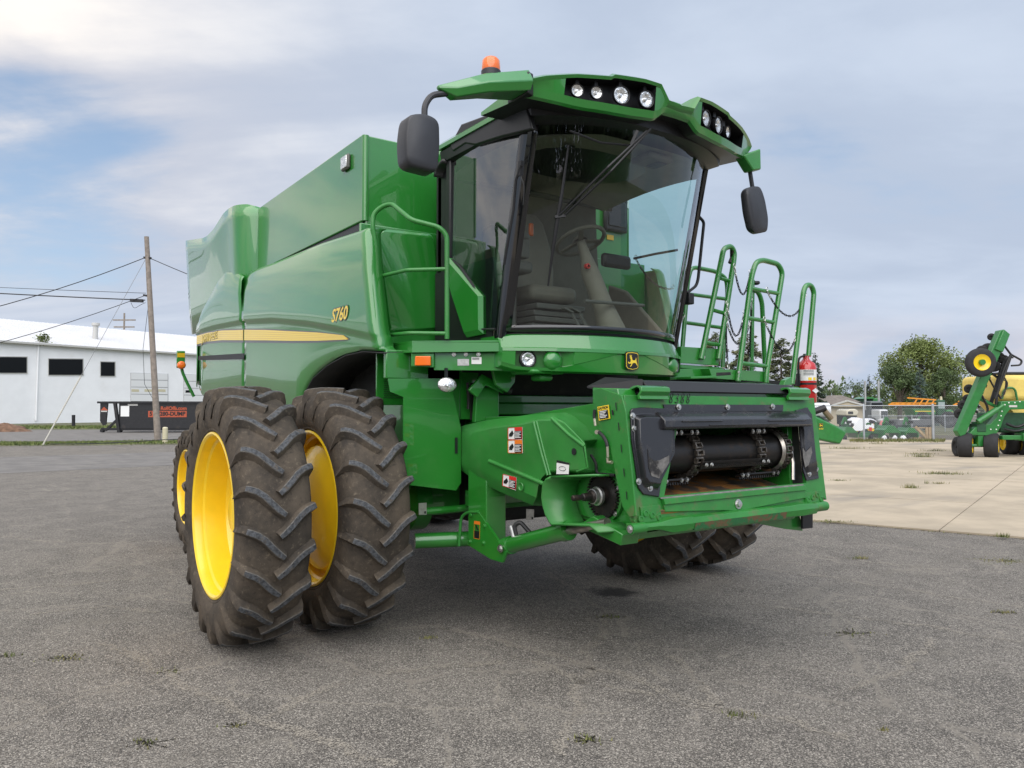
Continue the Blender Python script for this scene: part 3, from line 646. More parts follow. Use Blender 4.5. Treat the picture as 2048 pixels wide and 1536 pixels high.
text('S760', .150, sp + Vector((-.0012, 0, 0)), Rv, (0, -.10, 1), YDEC, CB, 'model_lettering', depth=.0004, shear=.18, sx=1.12, bold=.003)
text('S760', .150, sp, Rv, (0, -.10, 1), DGREY, CB, 'model_lettering_outline', depth=.0004, shear=.18, sx=1.12, bold=.011)
text('JOHN DEERE', .13, (-1.667, 4.50, 2.672), Rv, (0, 0, 1), DGREY, CB, 'maker_lettering', depth=.001, sx=1.05, bold=.006)
text('JOHN DEERE', .13, (-1.669, 4.50, 2.672), Rv, (0, 0, 1), YDEC, CB, 'maker_lettering_face', depth=.001, sx=1.05, bold=.001)
# ---- wheel arch liner with perforated screen
mb = MB(); arch = [(-.55, 2.17), (-.21, 2.2), (.13, 2.19), (.53, 2.125), (.87, 2.025), (1.09, 1.89), (1.2, 1.74)]
mb.grid([[(-1.64, y, z) for y, z in arch], [(-1.2, y, z + .03) for y, z in arch]]); mb.box(-1.22, -1.2, .0, 1.3, 1.4, 2.2)
mb.build('wheel_arch_liner', DARK, CB, solid=.01)
mb = MB()
s0, s1, s2, s3 = gy(725, 712, -.28), gy(768, 705, -.28), gy(772, 835, -.28), gy(655, 800, -.28)
for i in range(26):
    for j in range(20):
        x = -1.50 + i * .012 + (j % 2) * .006; z = 1.84 + j * .016
        mb.lathe([(0, .0042), (-.002, .0042), (-.002, .0005)], (x, -.305, z), (0, 1, 0), 5)
mb2 = MB(); mb2.box(-1.56, -1.17, -.30, -.28, 1.78, 2.2); mb2.build('screen_panel', GREEN, CB, bevel=.004)
q = mb.build('screen_perforations', INK, CB, smooth=0); q['kind'] = 'stuff'

# ---- grain tank
mb = MB()
y0, y1, zt, zl, xt = .08, 2.98, 4.045, 3.315, 1.515
mb.prism('x', [(y0, zl), (y0, zt), (y0 + .03, zt + .006), (y1, zt), (y1, zl)], -xt, -xt + .03)
mb.prism('x', [(y0, zl), (y0, zt), (y1, zt), (y1, zl)], xt - .03, xt)
mb.build('tank_side', PANEL, CB, bevel=.012)
mb = MB(); mb.box(-1.49, 1.49, y0 + .002, y0 + .03, 2.35, zt - .004); mb.box(-1.5, 1.5, y1 - .02, y1, 3.2, zt - .01); mb.build('tank_end_wall', PANEL, CB, bevel=.01)
MB().box(-1.46, 1.46, .2, 2.9, 3.0, 3.4).build('tank_floor', DARK, CB)
MB().box(-1.50, 1.50, .12, 2.97, 3.255, 3.33).build('tank_gap_shade', BLK, CB)  # black strip standing in for the shade in the gap under the tank
# rounded corner post at the front right of the tank and the curved inner edge beside the cab
MB().lathe([(0, .03), (.72, .03)], (-1.488, y0 + .018, 3.32), (0, 0, 1), 16, cap=True).build('tank_corner_trim', GREEN, CB)
rows = []
for t, (u, v) in enumerate([(876, 292), (884, 312), (889, 345), (888, 390), (882, 436)]):
    p = gy(u, v, .03); rows.append([(p.x - .02, .072, p.z), (p.x + .01, .045, p.z), (p.x + .05, .035, p.z), (p.x + .085, .06, p.z), (p.x + .10, .12, p.z)])
MB().grid(rows).build('tank_edge_moulding', PANEL, CB, smooth=60, solid=-.01)
# work lamp on the tank side
lp = gx(694, 326, -1.52); mb = MB(); mb.box(-1.548, -1.515, lp.y - .075, lp.y + .075, lp.z - .065, lp.z + .065)
lo = mb.build('tank_lamp', CABGREY, CB, bevel=.015); MB().box(-1.556, -1.546, lp.y - .062, lp.y + .062, lp.z - .052, lp.z + .052).build('lens', LENS, lo, bevel=.008)
# ---- wall below the tank front with its raised rounded panel
mb = MB(); mb.box(-1.60, -.70, -.06, -.03, 2.22, 3.26); mb.box(.70, 1.6, -.06, -.03, 2.22, 3.26); mb.build('front_wall', PANEL, CB, bevel=.008)
mb = MB(); poly = [gy(u, v, -.07) for u, v in ((752, 456), (868, 468), (884, 660), (778, 668))]
inner = fillet([(p.x, -.06, p.z) for p in poly], .06, 5, True); outer = fillet([(p.x * 1.0, -.085, p.z) for p in poly], .07, 5, True)
c = sum((Vector(p) for p in outer), Vector()) / len(outer); outer = [c + (p - c) * .94 for p in outer]
mb.loft([inner, outer], caps=False); mb.add(outer, [tuple(range(len(outer)))]); mb.build('front_wall_panel', PANEL, CB, smooth=40)
rows = []
for u, v in [(884, 450), (890, 500), (893, 560), (897, 620), (905, 672)]:
    p = gy(u, v, -.07); rows.append([(p.x - .02, -.062, p.z), (p.x + .02, -.10, p.z), (p.x + .07, -.11, p.z), (p.x + .11, -.07, p.z), (p.x + .12, .0, p.z)])
MB().grid(rows).build('wall_edge_moulding', PANEL, CB, smooth=60, solid=-.01)
# matching pressed panel, service window and warning labels on the far side, seen through the cab
mb = MB(); p0, p1 = gy(1208, 388, .05), gy(1254, 468, .05); mb.box(p0.x, p1.x, .03, .075, p1.z, p0.z); q = mb.build('service_window', BLK, CB, bevel=.03)
MB().box(p0.x + .04, p1.x - .04, .02, .034, p1.z + .05, p0.z - .06).build('window_pane', BLKG, q, bevel=.01)
p0, p1 = gy(1249, 392, .05), gy(1260, 416, .05)
q = MB().box(p0.x, p1.x, .068, .074, p1.z, p0.z).build('warning_label', WHITE, CB); MB().box(p0.x, p1.x, .065, .069, p0.z - .03, p0.z).build('label_header', ORL, q)
MB().box(p0.x + .02, p1.x - .02, .065, .0685, p1.z + .05, p1.z + .1).build('label_figure', INK, q)
p0, p1 = gy(1217, 468, .05), gy(1230, 480, .05); MB().box(p0.x, p1.x, .07, .076, p1.z, p0.z).build('warning_label', YDEC2, CB)
# ---- rear shroud with rounded front and wavy top
TOPS = [(3.28, 4.095), (3.45, 4.10), (3.65, 4.085), (3.9, 4.03), (4.1, 3.985), (4.4, 3.962), (4.6, 3.97), (5.0, 4.03), (5.62, 4.12)]
rows = []
for a in range(0, 91, 10):
    t = rad(a); x = -1.42 - .30 * math.sin(t); y = 2.98 + .30 * (1 - math.cos(t)); rows.append([(x + .06 * math.sin(t), y, 2.9), (x + .03 * math.sin(t), y, 3.3), (x, y, 3.93), (x, y, 3.95), (x, y, lerp_tab([(0, 4.04), (40, 4.09), (90, 4.095)], a))])
for i in range(1, 20):
    y = 3.28 + (5.62 - 3.28) * i / 19; x = -1.72
    rows.append([(x + .09, y, 2.80), (x + .05, y, 3.15), (x, y, lerp_tab(TOPS, y) - .16), (x - .006, y, lerp_tab(TOPS, y) - .14), (x - .006, y, lerp_tab(TOPS, y))])
rows.append([(-1.55, 5.70, 2.85), (-1.6, 5.72, 3.3), (-1.6, 5.72, 3.9), (-1.6, 5.72, 3.92), (-1.6, 5.72, 4.1)])
both_sides(rows, 'rear_shroud', solid=-.015)
MB().box(-1.4, 1.4, 3.0, 5.65, 2.6, 3.7).box(-1.45, 1.45, 4.6, 5.7, 1.9, 2.8).build('engine_bay', DARK, CB)
# rear lower body and tail lamp bracket
rows = []
for y, x, zb2, zt2 in ((5.3, -1.63, 2.05, 2.95), (5.55, -1.58, 2.1, 3.2), (5.75, -1.45, 2.2, 3.5)): rows.append([(x, y, zb2), (x, y, zb2 + .3), (x, y, zt2)])
both_sides(rows, 'rear_corner_panel', solid=-.01)
mb = MB(); yb = 5.55
a, b, c, d = gy(388, 793, yb), gy(374, 765, yb), gy(365, 745, yb), gy(362, 728, yb)
mb.tube(fillet([a, b, c, d], .05), .022, 8); tl = mb.build('tail_lamp_bracket', GREEN, CB)
p = gy(361, 722, yb); MB().box(p.x - .055, p.x + .055, yb - .03, yb + .0, p.z - .10, p.z + .14).build('bracket_plate', GREEN, tl, bevel=.01)
MB().box(p.x - .05, p.x + .05, yb - .034, yb - .031, p.z + .05, p.z + .11).build('reflector', YDEC2, tl)
MB().lathe([(0, .055), (-.05, .055), (-.075, .035), (-.08, .001)], (p.x, yb - .03, p.z - .06), (0, 1, 0), 16).build('amber_lens', AMBER, tl)
MB().lathe([(-.05, .001), (-.05, .09), (.05, .09), (.05, .001)], gx(436, 770, -1.55), (0, 1, .1), 20).build('tank_pipe', GMATT, CB)
# ------------------------------------------------------------------ cab
def ws_y(x, z):
    t = (z - 2.30) / 1.50; k = min(1.15, abs(x) / .92) ** 2.3
    yc = -1.46 - .36 * t - .035 * math.sin(math.pi * max(0, min(1, t))); ye = -1.10 - .36 * t
    return yc + (ye - yc) * k
def on_ws(u, v, off=.03):
    y = -1.6
    for _ in range(12):
        p = gy(u, v, y); y = ws_y(p.x, p.z) - off
    return gy(u, v, y)
XS = [-.92 + 1.84 * i / 24 for i in range(25)]
ZS = [2.33 + (3.84 - 2.33) * i / 12 for i in range(13)]
MB().grid([[(x, ws_y(x, z), z) for x in XS] for z in ZS]).build('windshield', GLS, CB, smooth=60)
# printed black border of the windshield
mb = MB(); mb.grid([[(x, ws_y(x, z) - .005, z) for x in XS] for z in (2.325, 2.375)])
mb.grid([[(x, ws_y(x, z) - .005, z) for z in ZS] for x in (-.925, -.875)]); mb.grid([[(x, ws_y(x, z) - .005, z) for z in ZS] for x in (.90, .925)])
mb.build('windshield_border', BLKG, CB, solid=.003)
def pillar(sx):
    mb = MB(); ring = []
    for i in range(9):
        z = 2.28 + 1.56 * i / 8; y = ws_y(.92, z); x = sx * (.925 + .01 * i / 8)
        ring.append([(x - sx * .03, y - .018, z), (x + sx * .012, y - .022, z), (x + sx * .028, y + .02, z), (x + sx * .024, y + .065, z), (x - sx * .02, y + .065, z)])
    mb.loft(ring); mb.build('a_pillar', BLKG, CB, smooth=50)
    if sx < 0: MB().bar((sx * .93, -.36, 2.9), (sx * .94, -.38, 3.84), .06, .07, upv=(0, 1, 0)).build('b_pillar', BLK, CB, bevel=.01)
pillar(-1); pillar(1)
def side_x(y): return .945 + .018 * math.sin(math.pi * min(1, max(0, (-.38 - y) / .9)))
# near side glass: lower rear corner cut along the green corner panel
low = [(-.39, 2.98), (-.55, 2.90), (-.72, 2.755), (-.88, 2.60), (-.895, 2.36), (-1.07, 2.345)]
rows = []
for i in range(15):
    t = i / 14; yb = -.39 + (-1.06 + .39) * t; yt = -.40 + (-1.42 + .40) * t
    zb = lerp_tab([(-y, z) for y, z in low], -yb)
    rows.append([(-side_x(yb + (yt - yb) * s / 5), yb + (yt - yb) * s / 5, zb + (3.80 - zb) * s / 5) for s in range(6)])
MB().grid(rows).build('side_window', GLW, CB, smooth=60)
rows = []
for i in range(15):
    t = i / 14; yb = -.39 + (-1.06 + .39) * t; yt = -.40 + (-1.42 + .40) * t
    rows.append([(side_x(yb + (yt - yb) * s / 5), yb + (yt - yb) * s / 5, 2.36 + (3.80 - 2.36) * s / 5) for s in range(6)])
MB().grid(rows).build('door_window', GLD, CB, smooth=60)
mb = MB(); mb.tube([(-side_x(y) - .004, y, z) for y, z in low], .011, 6); mb.build('window_seal', BLK, CB)
# green corner panel under the side window
def corner_panel(sx):
    pl = [gx(u, v, -.955) for u, v in ((901, 516), (968, 592), (969, 668), (936, 675), (908, 590), (900, 560))]
    pts = [(sx * .965, p.y, p.z) for p in pl]; c = sum((Vector(p) for p in pts), Vector()) / 6
    mb = MB(); inn = [c + (Vector(p) - c) * .88 + Vector((sx * .025, 0, 0)) for p in pts]
    mb.loft([[(sx * .93, p[1], p[2]) for p in pts], pts, inn], caps=False); mb.add(inn, [tuple(range(6))]); mb.build('corner_panel', PANEL, CB, smooth=20)
corner_panel(-1)
MB().prism('y', [(-.93, 2.26), (.93, 2.26), (.93, 2.36), (-.93, 2.36)], -1.02, -.3).build('cab_floor', TAUPE, CB)
mb = MB(); mb.grid([[(x, ws_y(x, z) + .03, z) for x in XS] for z in (2.2, 2.345)]); mb.build('sill', BLK, CB, solid=.02)
mb = MB(); mb.box(-.94, -.90, -1.0, -.12, 2.24, 2.9); mb.prism('x', [(-.12, 2.24), (-.36, 2.24), (-.36, 3.8), (-.12, 3.8)], -.93, -.89)
mb.build('cab_side_wall', BLK, CB)
MB().prism('y', [(-.93, 2.3), (.86, 2.3), (.86, 2.9), (.82, 3.2), (.80, 3.6), (.80, 3.84), (-.93, 3.84)], -.20, -.15).build('cab_rear_wall', TAUPE, CB)
mb = MB(); mb.prism('x', [(-.30, 2.36), (-1.02, 2.36), (-1.0, 2.44), (-.55, 2.86), (-.30, 2.95)], .86, .90); mb.build('door_trim', TAUPE2, CB, bevel=.02)
# headliner, vent, dome speaker
rows = []
for i in range(9):
    t = i / 8; y = -.2 - 1.5 * t
    rows.append([(x, max(y, ws_y(x, 3.72) + .03), 3.74 + .05 * math.sin(math.pi * t) - .05 * (abs(x) / .9) ** 3) for x in [-.9 + 1.8 * k / 12 for k in range(13)]])
MB().grid(rows).build('headliner', TAUPE2, CB, smooth=60)
p = gz(1304, 325, 3.70)
mb = MB(); mb.box(p.x - .14, p.x + .12, p.y - .12, p.y + .10, 3.685, 3.74); vn = mb.build('air_vent', TAUPE, CB, bevel=.02)
mb = MB()
for k in range(5): mb.box(p.x - .01 + k * .022, p.x + .004 + k * .022, p.y - .08, p.y + .05, 3.680, 3.69)
mb.build('vent_slots', INK, vn)
p = gz(1138, 300, 3.72); MB().lathe([(0, .05), (-.02, .045), (-.02, .001)], (p.x, p.y, 3.74), (0, 0, 1), 16).build('ceiling_speaker', INK, CB)
# ---- seat, steering column, console
mb = MB(); mb.box(-.36, .14, -.72, -.30, 2.66, 2.80); mb.build('seat_cushion', TAUPE2, CB, bevel=.05)
rows = []
for i, (z, y, w) in enumerate([(2.78, -.36, .23), (3.0, -.34, .25), (3.22, -.30, .24), (3.42, -.27, .18), (3.5, -.26, .10)]):
    rows.append([(-.11 - w, y, z), (-.11 - w * .9, y - .07, z), (-.11, y - .045, z), (-.11 + w * .9, y - .07, z), (-.11 + w, y, z), (-.11, y + .08, z)])
MB().loft(rows).build('seat_back', TAUPE2, CB, bevel=.02, smooth=60)
mb = MB()
for k in range(5): mb.box(-.40 + k * .008, .18 - k * .008, -.80 + (k % 2) * .03, -.34, 2.36 + k * .055, 2.405 + k * .055)
mb.build('seat_bellows', CABGREY, CB, bevel=.008)
mb = MB(); mb.box(-.66, -.40, -.80, -.36, 2.86, 2.96); mb.box(-.62, -.46, -.66, -.4, 2.36, 2.88); mb.build('armrest_console', CABGREY, CB, bevel=.03)
p = gy(1057, 545, -.8); mb = MB(); mb.box(-.60, -.44, -.80, -.70, 2.98, 3.14); mb.lathe([(0, .10), (.02, .11), (.05, .11), (.06, .09)], (-.52, -.72, 3.13), (0, 0, 1), 20, cap=True); mb.build('display_console', CABGREY, CB, bevel=.01)
wc = gy(1161, 482, -.98); cb0 = Vector((wc.x + .16, -1.22, 2.36)); top = wc + Vector((.02, -.02, -.06))
mb = MB(); mid = gy(1180, 545, -1.02); m2 = gy(1207, 615, -1.12)
mb.tube([wc + Vector((0, .0, 0)), gy(1172, 515, -1.0), mid, m2, gy(1225, 668, -1.18)], [.035, .05, .078, .085, .12], 12); mb.build('steering_column', TAUPE2, CB, smooth=60)
ax = Vector((-.28, -.42, .86)).normalized(); ax = Vector((-.05, .40, .91)).normalized()
u = ax.cross(Vector((1, 0, 0))).normalized(); w = ax.cross(u)
mb = MB(); mb.tube([wc + (u * math.cos(a * .2618) + w * math.sin(a * .2618)) * .205 for a in range(24)], .017, 8, closed=True)
for a in (0.4, 2.5, 4.6): mb.bar(wc, wc + (u * math.cos(a) + w * math.sin(a)) * .2, .04, .015, upv=ax)
mb.lathe([(0, .06), (.03, .05), (.03, .001)], wc, ax, 16); mb.build('steering_wheel', TAUPE, CB, smooth=60)
a, b = gy(1170, 602, -1.28), gy(1287, 611, -1.2); mb = MB(); mb.tube([a, b], .014, 8); mb.build('foot_rest_bar', CABGREY, CB)
p = gy(1172, 533, -1.07); MB().lathe([(0, .022), (-.03, .022), (-.034, .012)], p, (0, 1, 0), 14).build('ignition_switch', REDL, CB)
mb = MB()
for u0 in (1135, 1150):
    p = gy(u0 + 8, 625, -1.1); q = gy(u0 + 30, 665, -1.2); mb.bar(p, q, .03, .012)
    mb.bar(p, p + Vector((-.09, .0, .03)), .05, .012)
mb.build('pedals', CABGREY, CB)
mb = MB(); p = gy(1232, 523, -1.0); mb.box(p.x - .16, p.x + .16, -1.03, -.97, p.z - .06, p.z + .06); mb.build('mirror_display', INK, CB, bevel=.03)
mb = MB(); mb.tube([gy(1268, 517, -1.02), gy(1310, 508, -1.05), gy(1355, 500, -1.12)], .012, 6); mb.build('display_arm', INK, CB)
for u0, v0 in ((1063, 458), (1052, 477)):
    p = gy(u0, v0, -.62); MB().box(p.x - .02, p.x + .02, -.63, -.60, p.z - .06, p.z + .05).build('indicator_lens', ORREFL, CB, bevel=.01)
# ---- front cowl
def cowl_y(x): return -1.535 + .38 * (min(1.1, abs(x) / .95)) ** 2.2
rows = []; mrow = None
xs = [-.95, -.93, -.90, -.875, -.872, -.80, -.72, -.64, -.56, -.50, -.497, -.42, -.3, -.15, 0, .15, .3, .42, .497, .50, .56, .64, .72, .80, .872, .875, .90, .93, .95]
for x in xs:
    yf = cowl_y(x); ax_ = abs(x); d = .085 if .4971 < ax_ < .8735 else .0
    e = max(0, (ax_ - .86) / .09); zt = 2.315 - .02 * e; zc = 2.205 - .012 * math.cos(x * 1.5); zb = 2.025 + .03 * e + .02 * (ax_ / .95) ** 3
    pu = zc - .022; pl = zb + .022 + max(0, (.60 - ax_)) * .25
    d2 = d * min(1, (ax_ - .497) / .13 + .15) if d else 0
    rows.append([(x, yf + .30, zt), (x, yf + .10, zt), (x, yf + .065, zt - .015), (x, yf + .022, zc + .006), (x, yf + .004, zc), (x, yf + .002, pu), (x, yf + .006 + d2, pu - .004), (x, yf + .012 + d2 * 1.05, pl + .004), (x, yf + .016, pl), (x, yf + .026, zb), (x, yf + .06, zb - .012), (x, yf + .30, zb)])
cw = MB().loft(rows).build('cowl', PANEL, CB, smooth=28)
for sx in (-1, 1):
    x = sx * .775; yy = cowl_y(x) + .075; ax = Vector((sx * .32, -1, 0)).normalized()
    l = MB().lathe([(0, .064), (.03, .064), (.034, .056), (.03, .05)], (x, yy, 2.118), ax, 28).build('cowl_lamp', BLK, cw)
    x2 = sx * .625; MB().lathe([(0, .075), (.02, .072), (.042, .05), (.05, .025), (.052, .001)], (x2, cowl_y(x2) + .05, 2.108), Vector((sx * .2, -1, 0)), 28).build('blank_cover', PANEL, cw, smooth=60)
    MB().lathe([(.028, .052), (.030, .047), (.022, .03), (.018, .014), (.028, .012), (.029, .001)], (x, yy, 2.118), ax, 24).build('cowl_lens', LENS, cw, smooth=60)
# shield-shaped emblem with a leaping deer
ec = gy(1265, 712, cowl_y(0) - .006); ex = ec.x
sh = [(-.5, .42), (-.40, .5), (0, .53), (.40, .5), (.5, .42), (.5, -.35), (.38, -.47), (0, -.53), (-.38, -.47), (-.5, -.35)]
def emblem(c, rt, up, s, parent, off):
    rt, up = Vector(rt), Vector(up); nn = rt.cross(up)
    def put(poly, k, d, t, m, name):
        pts = [c + rt * (x * s * k) + up * (y * s * k) + nn * d for x, y in poly]
        return MB().plate(pts, t, n=nn).build(name, m, parent, smooth=0)
    put(sh, 1.18, off - .004, .006, INK, 'emblem_plate'); put(sh, 1.06, off + .002, .002, YDEC, 'emblem_outline'); put(sh, .98, off + .0042, .0015, INK, 'emblem_field')
    deer = [(.16, .70), (.27, .735), (.20, .80), (.17, .93), (.25, .83), (.31, .97), (.32, .82), (.40, .93), (.37, .78), (.42, .72), (.43, .60), (.55, .52), (.72, .54), (.80, .60), (.83, .74), (.87, .62), (.88, .48), (.92, .34), (1.02, .06), (.90, .20), (.76, .33), (.58, .34), (.46, .28), (.40, .14), (.24, .02), (.22, .07), (.34, .20), (.34, .28), (.10, .26), (.0, .36), (.03, .42), (.14, .34), (.27, .42), (.30, .58), (.26, .66)]
    put([(x - .48, y - .48) for x, y in deer], .86, off + .006, .0015, YDEC, 'emblem_deer')
emblem(Vector((ex, cowl_y(0) + .014, 2.118)), (1, 0, 0), (0, 0, 1), .118, cw, .014)
# ---- roof
def roof_out(k, xo, yb, yf):
    pts = []
    for i in range(21):
        x = -xo + 2 * xo * i / 20; pts.append((x, yf + (.30) * (abs(x) / xo) ** 2.6))
    return [(-xo, yb)] + pts + [(xo, yb)]
base = roof_out(1, .985, -.30, -1.86)
mb = MB(); fz = lambda pts, z, s=1: [(x * s, (y + 1.0) * s - 1.0, z) for x, y in pts]
mb.loft([fz(base, 3.775, .93), fz(base, 3.80, 1.0), fz(base, 3.885, 1.012), fz(base, 3.90, 1.0)]); rf = mb.build('roof_liner', BLK, CB, smooth=30)
mb = MB(); mb.loft([fz(base, 3.902, 1.03), fz(base, 3.935, 1.03), fz(base, 3.975, .99), fz(base, 4.0, .88), fz(base, 4.01, .5)]); rc = mb.build('roof', PANEL, CB, smooth=40)
rows = []
for a in range(0, 91, 15):
    t = rad(a); rows.append([(-.985 + .16 * (1 - math.sin(t)) * 0 - .02, -.36 + .0 + .16 * math.sin(t) * .9, 3.80 - .10 * (1 - math.cos(t))), (-.80, -.36 + .16 * math.sin(t), 3.80 - .1 * (1 - math.cos(t))), (.80, -.36 + .16 * math.sin(t), 3.80 - .1 * (1 - math.cos(t))), (.985, -.36 + .144 * math.sin(t), 3.80 - .1 * (1 - math.cos(t)))])
MB().grid(rows).build('roof_rear_seal', BLK, CB, solid=.03)
# ---- brow with two lamp pods
def brow_y(x): return -2.055 + .30 * (abs(x) / 1.13) ** 2.1
ZTb = [(0, 3.955), (.13, 3.965), (.20, 4.065), (.34, 4.072), (.58, 4.062), (.60, 4.045), (.85, 4.03), (1.05, 4.0), (1.13, 3.975)]
ZBb = [(0, 3.862), (.13, 3.86), (.22, 3.795), (.45, 3.782), (.8, 3.792), (1.05, 3.835), (1.13, 3.85)]
xs = [0, .07, .13, .165, .20, .235, .24, .30, .34, .42, .50, .58, .605, .68, .76, .84, .905, .91, .97, 1.04, 1.10, 1.13]
xs = [-x for x in reversed(xs[1:])] + xs
rows = []; recs = []
for x in xs:
    ax_ = abs(x); yf = brow_y(x); zt, zb = lerp_tab(ZTb, ax_), lerp_tab(ZBb, ax_); rec = .2379 < ax_ < .9079
    recs.append(rec); d = .13 if rec else .004; up_ = zt - .042; lo_ = zb + .060
    if not rec: up_ = min(up_, zt - .03); lo_ = min(lo_, up_ - .02)
    rows.append([(x, yf + .62, zt - .05), (x, yf + .10, zt), (x, yf + .03, zt - .004), (x, yf + .0, zt - .022), (x, yf + .012, up_), (x, yf + .012 + d, up_ - .004), (x, yf + .03 + d, lo_ + .004), (x, yf + .035, lo_), (x, yf + .052, zb + .012), (x, yf + .075, zb), (x, yf + .11, zb + .012), (x, yf + .62, zb + .05)])
mrow = [0] * 12; mrow[5] = 1; mrow[4] = 1; mrow[6] = 1
mrow[9] = 2; mrow[10] = 2
rows = [[(q[0] * (1.035 if q[0] > 0 else 1.0), q[1], q[2]) for q in r] for r in rows]
br = MB().loft(rows, mrow=[0] * 9 + [2, 2, 0])
for i in range(len(recs) - 1):
    if recs[i] or recs[i + 1]:
        for j in (4, 5, 6): br.m[i * 12 + j] = 1
br = br.build('roof_brow', [PANEL, INK, BLK], CB, smooth=30)
for sx in (-1, 1):
    for k, (x, r, ov) in enumerate([(.30, .058, 1.15), (.50, .060, 1.25), (.68, .042, 1), (.81, .042, 1)]):
        if sx > 0: x = [.30, .47, .62, .76][k]
        if sx > 0 and k == 3: continue
        zt, zb = lerp_tab(ZTb, x), lerp_tab(ZBb, x); zc = zb + .050 + (zt - .04 - zb - .05) * .47; yf = brow_y(x)
        ax = Vector((sx * (.10 + x * .35), -1, -.12)).normalized(); o = Vector((sx * x, yf + .085, zc))
        h = MB().lathe([(0, r * .5), (.02, r * .9), (.045, r * 1.08), (.062, r * 1.05), (.06, r * .95)], o, ax, 24).build('roof_lamp', BLK, br)
        MB().lathe([(.052, r * .97), (.054, r * .90), (.046, r * .55), (.040, r * .22), (.052, r * .18), (.053, .001)], o, ax, 24).build('roof_lamp_lens', LENS, br, smooth=60)
        MB().box(o.x - .015, o.x + .015, o.y - .03, o.y + .01, zc + r, zt - .03).build('lamp_bracket', BLK, br)
p = gy(1362, 198, -1.95)
mb = MB(); mb.tube(fillet([(p.x - .055, -1.9, 3.955), (p.x - .05, -1.9, 4.02), (p.x + .05, -1.9, 4.02), (p.x + .055, -1.9, 3.955)], .015), .010, 6); mb.build('roof_grab_bracket', GREEN, CB)
# ---- mirror arms, mirrors, beacon
root = [(-1.135, -1.76, 3.872), (-1.135, -1.79, 3.93), (-1.135, -1.74, 4.02), (-1.135, -1.55, 4.03), (-1.135, -1.50, 3.92), (-1.135, -1.56, 3.868)]
mid = [(-1.45, -1.72, 3.80), (-1.45, -1.74, 3.86), (-1.45, -1.69, 3.935), (-1.45, -1.58, 3.94), (-1.45, -1.54, 3.87), (-1.45, -1.58, 3.80)]
m3 = [(-1.66, -1.67, 3.735), (-1.66, -1.69, 3.79), (-1.66, -1.65, 3.845), (-1.66, -1.58, 3.845), (-1.66, -1.56, 3.79), (-1.66, -1.59, 3.735)]
tip = [(-1.765, -1.635, 3.775), (-1.77, -1.64, 3.785), (-1.77, -1.63, 3.798), (-1.77, -1.61, 3.798), (-1.77, -1.60, 3.785), (-1.765, -1.61, 3.775)]
for sx in (1, -1):
    f = lambda r: [(sx * a, b, c) for a, b, c in r]
    if sx > 0:
        arm = MB().loft([f(root), f(mid), f(m3), f(tip)]).build('mirror_arm', PANEL, CB, bevel=.012, smooth=30)
        mb = MB(); mb.prism('z', [(-1.16, -1.76), (-1.10, -1.74), (-1.10, -1.5), (-1.16, -1.52)], 3.85, 4.0); mb.build('arm_hinge', BLK, arm, bevel=.008)
        p1, p2 = gy(858, 195, -1.62), gy(849, 235, -1.62)
        mb = MB(); mb.tube(fillet([(-1.70, -1.62, 3.765), gy(862, 190, -1.62), gy(849, 212, -1.62), p2], .06, 6), .020, 10); mb.build('mirror_stalk', MIRR, arm)
        tl, brc = gy(800, 227, -1.62), gy(867, 353, -1.62)
        x0, x1, z0, z1 = tl.x, brc.x, brc.z, tl.z
        outl = fillet([(x0 + .02, 0, z1 - .02), ((x0 + x1) / 2 + .02, 0, z1 + .012), (x1 + .0, 0, z1 - .01), (x1 + .005, 0, (z0 + z1) / 2), (x1 - .01, 0, z0), (x0 + .012, 0, z0 + .012), (x0, 0, (z0 + z1) / 2)], .05, 4, True)
        c = sum(outl, Vector()) / len(outl)
        mb = MB(); mb.loft([[(c + (p - c) * k) + Vector((0, yy, 0)) for p in outl] for k, yy in ((.90, -1.70), (.97, -1.692), (1.0, -1.67), (1.0, -1.58), (.96, -1.565))]); mb.build('mirror', MIRR, arm, smooth=50)
b0 = gy(982, 155, -1.64)
mb = MB(); mb.lathe([(-.03, .062), (.0, .064), (.038, .066), (.045, .06)], (b0.x, -1.64, b0.z), (0, 0, 1), 28, cap=True); bc = mb.build('beacon', MIRR, CB, smooth=40)
MB().lathe([(.045, .060), (.06, .062), (.11, .058), (.126, .045), (.13, .001)], (b0.x, -1.64, b0.z), (0, 0, 1), 28).build('beacon_lens', AMBER, bc, smooth=50)
# far mirror hanging from the far end of the brow
q0, q1 = gy(1497, 330, -1.70), gy(1505, 376, -1.70)
mb = MB(); pl = [gy(u, v, -1.72) for u, v in ((1478, 313), (1512, 300), (1513, 342), (1497, 344))]; mb.plate([(p.x, -1.77, p.z) for p in pl], .10, n=(0, 1, 0)); fa = mb.build('far_mirror_bracket', GMATT, CB, bevel=.012)
mb = MB(); mb.tube([gy(1499, 338, -1.70), q1], .018, 8); mb.build('mirror_stalk', MIRR, fa)
outl = fillet([gy(u, v, -1.70) for u, v in ((1488, 380), (1500, 373), (1518, 374), (1526, 400), (1533, 440), (1532, 464), (1510, 468), (1501, 460), (1493, 425))], .04, 3, True)
c = sum(outl, Vector()) / len(outl); mb = MB(); mb.loft([[(c + (p - c) * k) + Vector((0, yy, 0)) for p in outl] for k, yy in ((.88, -.03), (1.0, -.015), (1.0, .03), (.95, .045))]); mb.build('mirror', MIRR, fa, smooth=50)
